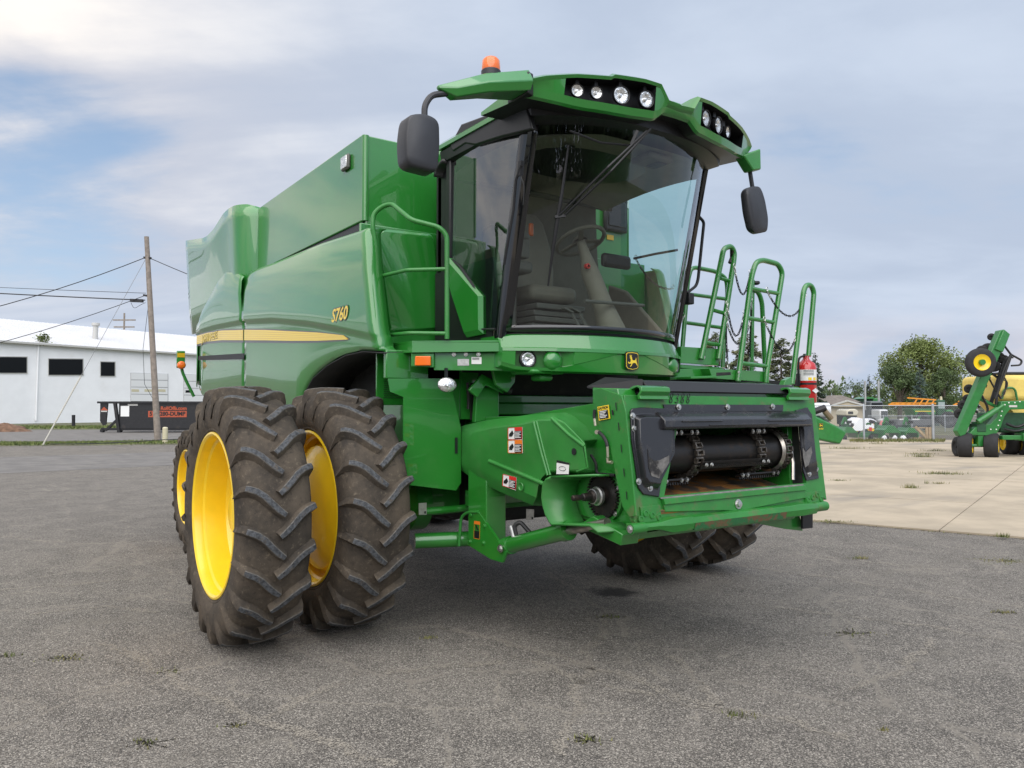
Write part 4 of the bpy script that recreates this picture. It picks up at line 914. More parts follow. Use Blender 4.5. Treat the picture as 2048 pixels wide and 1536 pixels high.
# ---- wipers
mb = MB(); piv = gy(1293, 262, -1.93); el = on_ws(1116, 433, .05); pv2 = gy(1301, 258, -1.93)
mb.tube([piv, gy(1215, 335, -1.88), el], .009, 6); mb.tube([pv2, gy(1222, 342, -1.88), on_ws(1128, 432, .05)], .009, 6); mb.bar(on_ws(1110, 434, .05), on_ws(1132, 431, .05), .02, .02)
wp = mb.build('wiper_arm', INK, CB)
mb = MB(); mb.tube([on_ws(1137, 290, .03), on_ws(1124, 385, .035), on_ws(1116, 433, .04), on_ws(1105, 505, .03), on_ws(1096, 572, .02)], [.007, .012, .016, .012, .006], 6); mb.build('wiper_blade', INK, wp)
mb = MB(); mb.bar(gy(1275, 262, -1.93), gy(1262, 290, -1.9), .03, .02); mb.tube([gy(1268, 292, -1.86), gy(1200, 285, -1.83), gy(1140, 262, -1.80)], .008, 6); mb.build('upper_wiper', INK, CB)
mb = MB(); mb.tube([gx(1043, 330, -1.0), gx(1032, 360, -1.0), gx(1027, 420, -1.0), gx(1008, 530, -1.0)], .011, 6); mb.bar(gx(1043, 322, -.99), gx(1040, 352, -.99), .03, .035); mb.build('side_wiper', INK, CB)
mb = MB(); mb.tube(fillet([gx(1042, 352, -1.0), gx(1049, 372, -1.0), gx(1046, 410, -1.0)], .05), .004, 5); mb.build('washer_hose', RUBH, CB)
# near-side inner grab handle and far-side outer grab handle
mb = MB(); mb.tube(fillet([gx(975, 590, -.90), gx(963, 475, -.90), gx(968, 458, -.9), gx(986, 448, -.90), gx(1003, 470, -.9)], .04), .011, 6); mb.build('inner_grab_handle', INK, CB)
ph = -1.12
mb = MB(); mb.tube(fillet([gy(1391, 426, ph), gy(1408, 444, ph), gy(1396, 560, ph), gy(1392, 572, ph), gy(1374, 586, ph)], .03), .014, 8); mb.build('grab_handle', INK, CB)
p = gy(1377, 598, -1.1); MB().box(p.x - .035, p.x + .035, -1.14, -1.06, p.z - .05, p.z + .05).build('door_latch', INK, CB, bevel=.01)

# deep black fascia along the near roof edge
for sx in (-1,):
    pts = [gx(u, v, -1.0) for u, v in ((922, 248), (1000, 219), (1050, 201), (1064, 258), (1000, 274), (950, 290), (930, 287), (905, 303), (899, 290))]
    MB().plate([(sx * -p.x, p.y, p.z) if sx > 0 else p for p in pts], .05, n=(sx * -1, 0, 0)).build('roof_fascia', BLK, CB, bevel=.012)
# ------------------------------------------------------------------ near-side platform
def V(p): return Vector(p)
A0, A1, A2 = V((-1.48, -.24, 2.262)), V((-1.45, -.68, 2.262)), V((-.93, -1.12, 2.262))
mb = MB(); h = Vector((0, 0, -.088))
mb.plate([A0, A1, A1 + h, A0 + h * .9], .03, n=(1, 0, 0)); nrm = (A2 - A1).cross(Vector((0, 0, 1))).normalized()
nrm = nrm if nrm.dot(FWDH) > 0 else -nrm
mb.plate([A1, A2, A2 + h, A1 + h], .03, n=nrm); mb.plate([A0, A1, A2, V((-.9, -.2, 2.262))], -.02, n=(0, 0, 1)); pf = mb.build('platform', GREEN, CB, bevel=.006)
def onb(u, v, off=0.0): return gp(u, v, A1 - nrm * off, nrm)
def ply(pts, t, name, m, parent, n=None, bevel=0, smooth=0): return MB().plate(pts, t, n=n).build(name, m, parent, bevel=bevel, smooth=smooth or 0)
def bolt(p, n, r=.013, m=ZINC, parent=None, name='bolt'):
    return MB().lathe([(0, r * 1.5), (r * .25, r * 1.5), (r * .26, r), (r * .9, r * .92), (r, .0005)], p, n, 10).build(name, m, parent or CB)
# lower fascia, name plate, bar-code label, marker lamp
fs = [onb(u, v, -.05) for u, v in ((868, 706), (1006, 706), (1006, 741), (868, 740))]
fc = ply(fs, .012, 'platform_fascia', GREEN, CB, n=nrm)
ply([onb(u, v, -.046) for u, v in ((915, 718), (938, 718), (938, 731), (915, 731))], .003, 'name_plate', ZINC, fc, n=nrm)
lb = ply([onb(u, v, -.046) for u, v in ((943, 714), (963, 714), (963, 728), (943, 728))], .003, 'bar_code_label', WHITE, fc, n=nrm)
for k in range(7): ply([onb(u, v, -.044) for u, v in ((945 + k * 2, 715.5), (946 + k * 2, 715.5), (946 + k * 2, 719.5), (945 + k * 2, 719.5))], .001, 'bar', INK, lb, n=nrm)
for u in (908, 932, 957): bolt(onb(u, 708.5, -.04), -nrm, .011, ZINC, fc)
ml = ply([onb(u, v, -.02) for u, v in ((822, 706), (868, 706), (868, 735), (822, 733))], .02, 'marker_lamp', GREEN, CB, n=nrm, bevel=.006)
ply([onb(u, v, .012) for u, v in ((830, 712), (861, 712), (861, 731), (829, 731))], .03, 'marker_lens', AMBER, ml, n=nrm, bevel=.006)
mb = MB(); c = onb(892, 768, .0); ax = Vector((-.25, -1, -.25)).normalized()
R3 = lambda k, r: None
rows = []
for a, r in ((0, .03), (.02, .05), (.035, .058)):
    u_ = Vector((1, -.25, 0)).normalized(); w_ = Vector((0, 0, 1)); rows.append([c + ax * a + u_ * math.cos(t * .2618) * r * 1.25 + w_ * math.sin(t * .2618) * r * .95 for t in range(24)])
mb.loft(rows); mb.bar(c + Vector((0, 0, .04)), c + Vector((0, 0, .12)), .02, .02); wl = mb.build('work_lamp', BLK, CB)
rows = []
for a, r in ((.03, .058), (.042, .052), (.05, .03), (.052, .001)): rows.append([c + ax * a + u_ * math.cos(t * .2618) * r * 1.25 + w_ * math.sin(t * .2618) * r * .95 for t in range(24)])
MB().loft(rows, caps=False).build('work_lamp_lens', LENS, wl, smooth=60)
# ---- handrail on the platform
B0, B1 = A0 + V((0, -.03, 0)), A1
def rl(u, v, y): return gy(u, v, y)
yl, yc_, yr = -.30, -.69, -.87
mb = MB()
mb.tube(fillet([rl(771, 680, yl), rl(762, 560, yl), rl(745, 450, yl), rl(747, 428, yl), rl(762, 414, -.34), rl(783, 407, -.42), rl(823, 440, yc_), rl(878, 454, -.84), rl(894, 470, yr), rl(894, 678, yr)], .05, 5), .0185, 10)
mb.tube(fillet([rl(759, 553, yl), rl(814, 540, yc_), rl(894, 538, yr)], .04), .0155, 8)
mb.tube(fillet([rl(771, 671, yl), rl(818, 666, yc_), rl(894, 667, yr)], .04), .0155, 8)
mb.build('handrail', GMATT, CB, smooth=50)
# ---- front structure behind the wheel: big flat shield plate and hanging brackets
sp_ = [gy(u, v, -.62) for u, v in ((776, 757), (899, 757), (922, 856), (922, 966), (912, 981), (836, 968))]
sp_ = [sp_[0], sp_[1], sp_[2], sp_[3], sp_[4], V((-1.49, -.62, sp_[5].z + .005)), V((-1.49, -.62, 1.84)), V((-1.6, -.62, 1.88))]
pl = ply([(p.x, -.62, p.z) for p in sp_], .008, 'shield_plate', GREEN, CB, n=(0, 1, 0))
ply([gy(u, v, -.6285) for u, v in ((910.5, 875), (915.5, 875), (915.5, 907), (910.5, 907))], .004, 'slot', INK, pl, n=(0, 1, 0))
mb = MB(); mb.box(-1.6, -.93, -.55, -.50, 1.98, 2.2); mb.box(-1.25, -.95, -.55, .3, 1.15, 2.2); mb.build('front_frame', GREEN, CB, bevel=.008)
mb = MB(); p0, p1 = gy(921, 745, -.56), gy(955, 838, -.56); mb.box(p0.x, p1.x, -.57, -.55, p1.z, p0.z); mb.build('frame_plate', GREEN, CB)
mb = MB(); p0, p1 = gy(930, 765, -.60), gy(953, 840, -.60); mb.box(p0.x + .06, p1.x, -.60, -.58, p1.z, p0.z); mb.build('dark_slot', DARK, CB)
mb = MB(); mb.tube([gy(935, 765, -.63), gy(937, 800, -.63), gy(936, 818, -.63)], .012, 8); sg = mb.build('spring', DSTEEL, CB)
# bracket arm with rubber bumper
ply([gy(u, v, -.80) for u, v in ((938, 780), (965, 748), (1015, 775), (1010, 788), (972, 770), (955, 795))], .03, 'bumper_arm', GREEN, CB, n=(0, 1, 0), bevel=.006)
mb = MB(); p = gy(1016, 781, -.82); mb.lathe([(-.035, .03), (.02, .03), (.03, .02)], p, (.9, -.3, -.2), 12, cap=True); mb.build('rubber_bumper', RUBH, CB)
ply([gy(u, v, -.72) for u, v in ((955, 770), (998, 780), (998, 835), (950, 845))], .05, 'bracket_post', GREEN, CB, n=(0, 1, 0), bevel=.006)
ply([gy(u, v, -.9) for u, v in ((985, 740), (1032, 738), (1030, 765), (1015, 785), (992, 770))], .03, 'bracket_gusset', GREEN, CB, n=(0, 1, 0), bevel=.006)
mb = MB(); p0, p1 = gy(1042, 739, -1.15), gy(1106, 750, -1.15); mb.box(p0.x, p1.x, -1.3, -1.0, p1.z, p0.z); mb.box(p0.x + .12, p0.x + .24, -1.24, -1.1, p1.z - .05, p1.z); mb.build('step_pad', GMATT, CB, bevel=.02)
mb = MB(); mb.box(-.9, 1.6, -.48, -.40, 1.70, 1.80); mb.box(-.9, 1.6, -.46, -.41, 1.80, 1.87); mb.build('cross_beam', GREEN, CB, bevel=.01)
mb = MB(); mb.box(-.9, 1.5, -.40, -.36, 1.4, 2.24); mb.box(-.93, .93, -1.1, -.3, 2.19, 2.23); mb.build('bulkhead', DARK, CB)
# lower post with handle, warning label, lift cylinder, bolts
pa = [gx(u, v, -.93) for u, v in ((948, 975), (993, 975), (990, 1095), (945, 1085))]
mb = MB(); mb.box(-.98, -.80, -.98, -.72, .72, 1.32); lp_ = mb.build('lower_post', GREEN, CB, bevel=.008)
ply([(-.985, -.86, .98), (-.985, -1.25, .72), (-.985, -1.2, .64), (-.985, -1.05, .64), (-.985, -.72, .70)], .02, 'cylinder_lug', GREEN, lp_, n=(1, 0, 0))
bolt(gx(1001, 1097, -1.0), (-1, 0, 0), .02, ZINC, lp_)
for u, v in ((969, 1052), (967, 1086), (940, 1083), (942, 1030)): bolt(gx(u, v, -.985), (-1, 0, 0), .013, GREEN, lp_)
mb = MB(); mb.tube(fillet([gx(958, 1024, -.98), gx(935, 1024, -.985), gx(922, 1034, -1.0), gx(918, 1092, -1.02)], .05), .012, 8); mb.build('step_handle', GMATT, CB)
c0_, c1_, c2_ = gx(1018, 1091, -.93), gx(1136, 1061, -.93), gx(1215, 1045, -.93)
mb = MB(); mb.tube([c0_, c1_], .058, 20); mb.tube([c1_ - (c1_ - c0_).normalized() * .05, c1_ + (c1_ - c0_).normalized() * .012], .066, 20); mb.tube([c0_ - (c1_ - c0_) * .06, c0_ + (c1_ - c0_) * .05], .066, 20); cy = mb.build('lift_cylinder', GREEN, CB)
mb = MB(); mb.tube([c1_, c2_], .030, 16); mb.build('cylinder_rod', SHINY, cy)
mb = MB(); mb.tube(fillet([c0_ + V((0, -.10, .06)), gx(1028, 1052, -.93), gx(1040, 1043, -.9), gx(1062, 1068, -.85)], .05, 6), .016, 8); mb.build('hydraulic_hose', RUBH, CB)
mb = MB(); mb.tube([gx(1027, 1075, -.95), gx(1021, 1052, -.95)], .014, 8); mb.build('hose_fitting', ZINC, CB)
mb = MB(); mb.tube([V((-1.3, -.5, .95)), V((-.2, -.5, .95))], .03, 10); mb.tube([V((-1.3, -.45, .72)), V((-.9, -.6, .72))], .06, 12); mb.box(-.9, .9, -.62, -.55, .98, 1.1); mb.build('cross_shaft', GREEN, CB)
c0f = V((.93, c0_.y, c0_.z)); c1f = V((.93, c1_.y, c1_.z)); c2f = V((.93, c2_.y, c2_.z)); mb = MB(); mb.tube([c0f, c1f], .058, 16); mb.tube([c1f, c2f], .03, 12); mb.build('far_lift_cylinder', GREEN, CB)

# ------------------------------------------------------------------ feeder house
FN = Vector((0, -.992, .126)); FP = Vector((0, -2.47, 1.42))
def ff(u, v, off=0.0): return gp(u, v, FP + FN * off, FN)
def fpl(px, off, t, name, m, parent=None, bevel=0): return ply([ff(u, v, off) for u, v in px], t, name, m, parent or CB, n=FN, bevel=bevel)
mb = MB(); prof = [(-2.40, .99), (-2.36, 1.86), (-2.05, 1.79), (-1.2, 1.70), (-.4, 1.68), (-.4, 1.30), (-1.2, 1.12)]
mb.prism('x', prof, -.82, -.74); mb.prism('x', prof, .74, .82); fh = mb.build('feeder_side', GREEN, CB, bevel=.005)
mb = MB(); mb.prism('x', [(-2.36, 1.855), (-2.05, 1.785), (-1.2, 1.695), (-.4, 1.675), (-.4, 1.655), (-1.2, 1.675), (-2.05, 1.765), (-2.36, 1.835)], -.745, .745); mb.build('feeder_top', GREEN, CB)
mb = MB(); mb.box(-.74, .74, -1.3, -1.25, 1.05, 1.67); mb.build('feeder_throat', DARK, CB)
MB().prism('x', [(-2.52, 1.135), (-1.9, 1.285), (-1.25, 1.34), (-1.25, 1.30), (-1.9, 1.24), (-2.50, 1.09)], -.735, .735).build('feeder_floor', RUST, CB)
MB().prism('x', [(-2.40, .99), (-.5, 1.28), (-.5, 1.22), (-2.38, .95)], -.80, .80).build('feeder_belly', GREEN, CB)
# near flange plate standing proud of the side wall
fl = [(1201, 776), (1186, 780), (1187, 802), (1195, 854), (1211, 877), (1220, 893), (1230, 947), (1245, 1014), (1259, 1034), (1272, 1032), (1251, 822), (1243, 791)]
flp = [gx(u, v, -.955) for u, v in fl]
fg = ply([(-.955, p.y, p.z) for p in flp], .012, 'face_flange', GWORN, CB, n=(1, 0, 0), bevel=.003)
for i, v0 in enumerate((812, 852, 896, 944, 990)):
    u0 = 1231 + i * 5.3; p, q = gx(u0, v0 - 7, -.9625), gx(u0 + 1.5, v0 + 9, -.9625); MB().plate([(p.x, p.y - .003, p.z), (p.x, p.y + .003, p.z), (q.x, q.y + .003, q.z), (q.x, q.y - .003, q.z)], .002, n=(1, 0, 0)).build('flange_slot', INK, fg, smooth=0)
p, q = gx(1224, 820, -.964), gx(1225.5, 830, -.964); MB().plate([(p.x, p.y - .006, p.z), (p.x, p.y + .006, p.z), (q.x, q.y + .006, q.z), (q.x, q.y - .006, q.z)], .003, n=(1, 0, 0)).build('flange_slot', INK, fg, smooth=0)
mb = MB(); mb.prism('x', [(-2.40, 1.80), (-2.38, 1.875), (-2.15, 1.885), (-2.15, 1.7)], -.945, -.80); mb.prism('x', [(-2.40, 1.80), (-2.38, 1.875), (-2.15, 1.885), (-2.15, 1.7)], .80, .94); mb.prism('x', [(-2.42, 1.0), (-2.15, 1.08), (-2.0, 1.0), (-2.40, .93)], -.945, -.80); mb.build('flange_block', GREEN, CB, bevel=.006)
# face frame around the opening
L1, L2 = ff(1243, 791), ff(1265, 1050)
top_l, top_r, bot_l, bot_r = (1241, 791), (1621, 797), (1263, 1040), (1646, 1000)
mb = MB()
for px in ([(1241, 791), (1621, 797), (1627, 852), (1248, 858)], [(1247, 850), (1349, 850), (1321, 996), (1261, 1042)], [(1596, 846), (1627, 846), (1646, 1000), (1606, 974)], [(1320, 992), (1606, 966), (1640, 1000), (1640, 1010), (1266, 1052), (1261, 1041)]):
    mb.plate([ff(u, v, -.03) for u, v in px], .03 + random.uniform(0, .0008), n=FN)
face = mb.build('feeder_face', GWORN, CB, bevel=.003)
mb = MB(); pts = [ff(u, v, -.02) for u, v in ((1349, 852), (1596, 848), (1606, 968), (1321, 994))]
inn = [p - FN * .22 for p in pts]; mb.loft([pts, inn], caps=False); mb.build('throat_liner', DARK, face)
# rolled hooks on the top edge
for (u0, u1, v0, v1) in ((1271, 1328, 771, 795), (1569, 1609, 775, 797)):
    a, b = ff(u0, v1, .0), ff(u1, v1, .0); xa, xb = a.x, b.x; hh = ff(u0, v0).z - a.z; y = a.y
    prof = [(y + .10, a.z + hh * .55), (y + .02, a.z + hh * .98), (y - .02, a.z + hh), (y - .05, a.z + hh * .85), (y - .055, a.z + hh * .5), (y - .035, a.z + hh * .15), (y - .045, a.z - .01), (y - .02, a.z - .012), (y - .012, a.z + hh * .18), (y - .035, a.z + hh * .5), (y - .03, a.z + hh * .75), (y - .01, a.z + hh * .86), (y + .10, a.z + hh * .42)]
    MB().prism('x', prof, xa, xb).build('header_hook', GREEN, face, bevel=.003, smooth=40)
# dark seal flap on top
fa_ = [gy(u, v, y) for u, v, y in ((1262, 777, -2.28), (1283, 768, -2.22), (1313, 762, -2.15), (1570, 783, -2.2), (1570, 790, -2.3), (1330, 772, -2.3), (1286, 792, -2.34))]
mb = MB(); zt_ = 1.905
mb.prism('x', [(-2.42, 1.86), (-2.35, 1.925), (-2.0, 1.95), (-1.98, 1.90), (-2.34, 1.88)], ff(1300, 780).x, ff(1600, 780).x); sf = mb.build('seal_flap', RUBH, face, bevel=.006)
p = ff(1300, 780); mb = MB(); mb.plate([(p.x, -2.35, 1.925), (p.x, -2.0, 1.95), (p.x - .20, -2.05, 1.885), (p.x - .07, -2.42, 1.84)], .012, n=(0, 0, 1)); mb.build('flap_corner', RUBH, face)
# black guards
def guard(px, name, inset, rise):
    pts = [ff(u, v, .002) for u, v in px]; c = sum(pts, Vector()) / len(pts)
    mb = MB(); a = [p + FN * .012 for p in pts]; b = [c + (p - c) * inset + FN * (.012 + 0) for p in pts]; d = [c + (p - c) * (inset - .10) + FN * rise for p in pts]
    mb.loft([pts, a, b, d], caps=False); mb.add(d, [tuple(range(len(d)))]); return mb.build(name, POLY, face, bevel=.004, smooth=35)
guard([(1259, 822), (1263, 817), (1280, 815), (1346, 818), (1348, 906), (1319, 966), (1316, 994), (1285, 989), (1275, 976), (1261, 880)], 'side_guard', .84, .05)
ply([ff(u, v, .053) for u, v in ((1295, 898), (1298, 914), (1309, 922), (1320, 920), (1338, 911), (1338, 925), (1318, 957), (1303, 952), (1297, 935))], .002, 'worn_patch', WEARM, face, n=FN)
guard([(1589, 821), (1612, 815), (1621, 829), (1631, 930), (1635, 957), (1611, 961), (1604, 940), (1599, 884), (1598, 852)], 'side_guard', .82, .03)
ply([ff(u, v, .034) for u, v in ((1605, 895), (1611, 905), (1622, 893), (1624, 905), (1617, 930), (1610, 935), (1606, 915))], .002, 'worn_patch', WEARM, face, n=FN)
fpl([(1325, 809), (1565, 810), (1564, 822), (1329, 824)], .002, .008, 'guard_flange', POLY, face)
a, b = ff(1285, 822, 0), ff(1602, 826, 0); z_t, z_b = ff(1450, 822).z, ff(1450, 856).z
prof = [(-2.425, z_t), (-2.455, z_t - .006), (-2.52, z_t - .055), (-2.525, z_b + .012), (-2.515, z_b), (-2.46, z_b + .004)]
tg = MB().prism('x', prof, a.x + .10, b.x + .0).build('top_guard', POLY, face, bevel=.006)
mb = MB()
for x0, x1, z in ((a.x + .25, a.x + .62, .062), (b.x - .50, b.x - .08, .066), (a.x + .5, b.x - .40, .088)): mb.box(x0, x1, -2.532, -2.51, z_t - z - .006, z_t - z + .003)
mb.build('guard_rib', POLY, tg, bevel=.003)
for u, v in ((1265, 832), (1268, 857), (1277, 963), (1300, 976), (1618, 948), (1632, 938), (1357, 814), (1455, 814), (1545, 813)): bolt(ff(u, v, .014), FN, .014, ZINC, face)
for u, v in ((1333, 847), (1610, 841)): bolt(ff(u, v, .055 if u < 1400 else .03), FN, .014, ZINC, face)
DIG = {'8': [(.5, .5), (.15, .72), (.3, .98), (.7, .98), (.85, .74), (.5, .5), (.12, .25), (.3, .02), (.7, .02), (.88, .26), (.5, .5)], '3': [(.12, .86), (.4, 1.0), (.8, .88), (.72, .62), (.38, .52), (.78, .44), (.88, .18), (.5, .0), (.1, .12)]}
mb = MB(); o_ = ff(1337, 806, .004)
for k, ch in enumerate('8388'): mb.tube(fillet([o_ + Vector((.052 * k + x * .038 + y * .012, 0, y * .062)) for x, y in DIG[ch]], .012, 3), .0026, 5)
q = mb.build('marker_writing', INK, face)
# lip, V-shaped latch plate, bottom rail, corner bolt plates
fpl([(1318, 995), (1604, 968), (1604, 971), (1319, 998)], .004, .012, 'lip_edge', SHINY, face)
fpl([(1321, 998), (1604, 971), (1606, 981), (1324, 1010)], .0, .028, 'lip_plate', GWORN, face, .004)
fpl([(1324, 1009), (1606, 980), (1608, 996), (1490, 1019), (1474, 1022), (1440, 1021), (1327, 1024)], .0, .016, 'latch_plate', GWORN, face, .004)
bolt(ff(1476, 1008, .018), FN, .022, ZINC, face)
a, b = ff(1264, 1058, .03), ff(1648, 1012, .03)
mb = MB(); d = (b - a); n_ = Vector((0, -1, 0))
def rail_sec(t, h0, h1, f): p = a + d * t; return [(p.x, p.y + .05, p.z + h1), (p.x, p.y - f, p.z + h1 - .006), (p.x, p.y - f - .012, p.z), (p.x, p.y - f, p.z + h0 + .005), (p.x, p.y + .05, p.z + h0)]
mb.loft([rail_sec(0, -.028, .026, .0), rail_sec(.12, -.028, .026, .0), rail_sec(.16, -.05, .045, .035), rail_sec(.25, -.05, .045, .035), rail_sec(.252, -.045, .04, .03), rail_sec(.75, -.045, .04, .03), rail_sec(.84, -.05, .045, .03), rail_sec(.93, -.045, .035, .03), rail_sec(.96, -.03, .028, .0), rail_sec(1, -.03, .028, .0)])
br_ = mb.build('bottom_rail', GWORN, face, bevel=.006, smooth=30)
mb = MB(); mb.loft([rail_sec(t, -.050, -.038, .032) for t in (.26, .5, .74)]); mb.build('scraped_edge', RUSTG, br_)
mb = MB(); mb.tube([(a.x - .012, a.y, a.z), (a.x + .10, a.y, a.z)], .032, 14); mb.tube([(b.x - .12, b.y, b.z), (b.x + .015, b.y, b.z)], .034, 14); mb.build('rail_end', GWORN, br_)
bolt(V((a.x - .014, a.y, a.z)), (-1, 0, 0), .016, ZINC, br_)
fpl([(1278, 1014), (1318, 1009), (1321, 1042), (1282, 1046)], .0, .012, 'corner_plate', GWORN, face, .003); fpl([(1607, 985), (1641, 980), (1645, 1003), (1610, 1009)], .0, .012, 'corner_plate', GWORN, face, .003)
for u, v in ((1291, 1027), (1304, 1031), (1318, 1035), (1281, 1038), (1616, 1000), (1625, 995), (1634, 990), (1642, 998)):
    MB().lathe([(0, .020), (.006, .020), (.007, .014), (.003, .013), (.003, .0005)], ff(u, v, .012), FN, 14).build('bolt_boss', GWORN, face)
# drum with chain strands and slats inside the throat
dc = gy(1460, 904, -2.30); DR = .122; dy, dz = -2.30, dc.z
mb = MB(); mb.lathe([(-.70, .05), (-.70, DR), (.64, DR), (.64, .05)], (0, dy, dz), (1, 0, 0), 40); dr = mb.build('drum', DSTEEL, CB, smooth=40)
def strand(xc, m=DSTEEL):
    mb = MB(); n = 18; R_ = DR + .022
    for k in range(n):
        a0 = 2 * math.pi * k / n; a1 = 2 * math.pi * (k + .62) / n
        for sx in (-.028, .028):
            mb.bar((xc + sx, dy - R_ * math.cos(a0), dz + R_ * math.sin(a0)), (xc + sx, dy - R_ * math.cos(a1), dz + R_ * math.sin(a1)), .009, .03, upv=(math.cos(a0) * -1 * 0 + 0, -math.cos(a0), math.sin(a0)))
        for a_ in (a0, a1):
            mb.tube([(xc - .034, dy - R_ * math.cos(a_), dz + R_ * math.sin(a_)), (xc + .034, dy - R_ * math.cos(a_), dz + R_ * math.sin(a_))], .008, 6)
    return mb.build('feeder_chain', m, dr)
CHN = M('bare_chain_steel', (0.16, 0.14, 0.12), 0.35, metal=.8, var=.5, vscale=40)
xch = [gy(1398, 900, -2.44).x, gy(1524, 900, -2.44).x, gy(1572, 900, -2.42).x]
for x in xch: strand(x, CHN)
MB().lathe([(-.015, DR + .016), (0, DR + .035), (.015, DR + .016)], (xch[2] - .05, dy, dz), (1, 0, 0), 40).build('drum_ring', SHINY, dr)
def slat(x0, x1, ang):
    R_ = DR + .045; y = dy - R_ * math.cos(ang); z = dz + R_ * math.sin(ang); mb = MB()
    mb.bar((x0, y, z), (x1, y, z), .012, .05, upv=(0, -math.sin(ang), -math.cos(ang)))
    n = int((x1 - x0) / .022)
    for k in range(n): xx = x0 + (k + .5) * (x1 - x0) / n; mb.bar((xx, y - .012 * math.cos(ang), z + .012 * math.sin(ang)), (xx, y - .03 * math.cos(ang), z + .03 * math.sin(ang)), .012, .006)
    s = mb.build('slat', DSTEEL, dr)
    for xx in (x0 + .03, x0 + .08, x1 - .08, x1 - .03): bolt(V((xx, y - .02, z)), (0, -1, 0), .010, ZINC, dr)
slat(xch[0], xch[1] + .05, rad(-22)); slat(xch[0] - .30, xch[0], rad(-75)); slat(xch[1] - .15, xch[2], rad(-72)); slat(xch[0] - .2, xch[0] + .06, rad(62)); slat(xch[1] - .08, xch[1] + .1, rad(60))
mb = MB(); p = gy(1588, 935, -2.45); mb.tube([gy(1582, 900, -2.42), gy(1586, 925, -2.45), gy(1586, 960, -2.47)], .013, 8); mb.build('wear_bar', SHINY, CB)
# ---- moulded drive shield on the near side
Z5 = lambda X_, Y_: (760 + X_ / 3.2, 660 + Y_ / 3.2)
XO, XI = -.86, -1.02
out = [Z5(*q) for q in ((527, 640), (560, 606), (690, 576), (905, 548), (1010, 536), (1160, 528), (1215, 552), (1290, 618), (1310, 655), (1365, 702), (1328, 748), (1366, 905), (1355, 925), (1095, 935), (1050, 965), (1032, 1020), (1030, 1128), (860, 1062), (640, 965), (560, 905), (527, 880))]
inn_ = [Z5(*q) for q in ((570, 690), (600, 655), (715, 625), (910, 600), (1010, 575), (1135, 570), (1180, 590), (1250, 660), (1285, 695), (1318, 735), (1300, 755), (1325, 885), (1305, 898), (1080, 905), (1035, 950), (1015, 1000), (1005, 1075), (860, 1010), (660, 905), (600, 860), (570, 830))]
ro = [gx(u, v, XO) for u, v in out]; ri = [gx(u, v, XI) for u, v in inn_]
rm = [Vector(((XO * .45 + XI * .55), (a.y * .85 + b.y * .15), (a.z * .85 + b.z * .15))) for a, b in zip(ro, ri)]
back = [Vector((-.80, p.y, p.z)) for p in ro]
mb = MB(); mb.loft([back, ro, rm, ri], caps=False); mb.add(ri, [tuple(range(len(ri)))]); ds = mb.build('drive_shield', GMATT, CB, bevel=.012, smooth=32, seg=3)
def rib(pts, w=.022, name='shield_rib'):
    mb = MB(); P = [gx(*Z5(*q), XI - .002) for q in pts]; mb.tube(P, w * .55, 8); return mb.build(name, GMATT, ds, smooth=60)
rib([(985, 590), (1030, 770), (1075, 930)]); rib([(1003, 585), (1048, 770), (1090, 928)], .014); rib([(700, 838), (860, 905), (1050, 985)], .028); rib([(1100, 565), (1210, 670), (1310, 745)], .022); rib([(1310, 745), (1330, 880), (1260, 905)], .012)
p = gx(*Z5(1242, 778), XI - .004); MB().lathe([(0, .022), (-.003, .022), (-.003, .0005)], p, (1, 0, 0), 14).build('access_hole', INK, ds)
p = gx(*Z5(908, 1003), XI - .002); MB().lathe([(-.008, .030), (-.012, .026), (-.004, .022), (-.002, .0005)], p, (1, 0, 0), 16).build('plug', GMATT, ds)
# half-round guard around the sprocket
sc = gx(1196, 992, -.90); cy_, cz_ = sc.y + .02, sc.z
rows = []
g = [gx(*Z5(*q), -1.03) for q in ((1095, 940), (1062, 958), (1042, 1000), (1035, 1070), (1045, 1130), (1060, 1180), (1085, 1225), (1100, 1246))]
for p in g: rows.append([(-1.035, p.y, p.z), (-.93, p.y - .06, p.z), (-.84, p.y - .12, p.z)])
g2 = [gx(*Z5(*q), -1.03) for q in ((1365, 928), (1095, 940))]
MB().grid([[(-1.035, p.y, p.z), (-.84, p.y - .02, p.z - .01)] for p in (g2[0], (g2[0] + g2[1]) / 2, g2[1])]).build('guard_roof', GMATT, ds, solid=.012)
lipp = [gx(*Z5(*q), -1.03) for q in ((1200, 1246), (1345, 1252), (1400, 1296))]
for p in lipp: rows.append([(-1.035, p.y, p.z), (-.93, p.y - .05, p.z + .005), (-.84, p.y - .08, p.z + .01)])
MB().grid(rows).build('sprocket_guard', GMATT, ds, solid=.014, smooth=50)
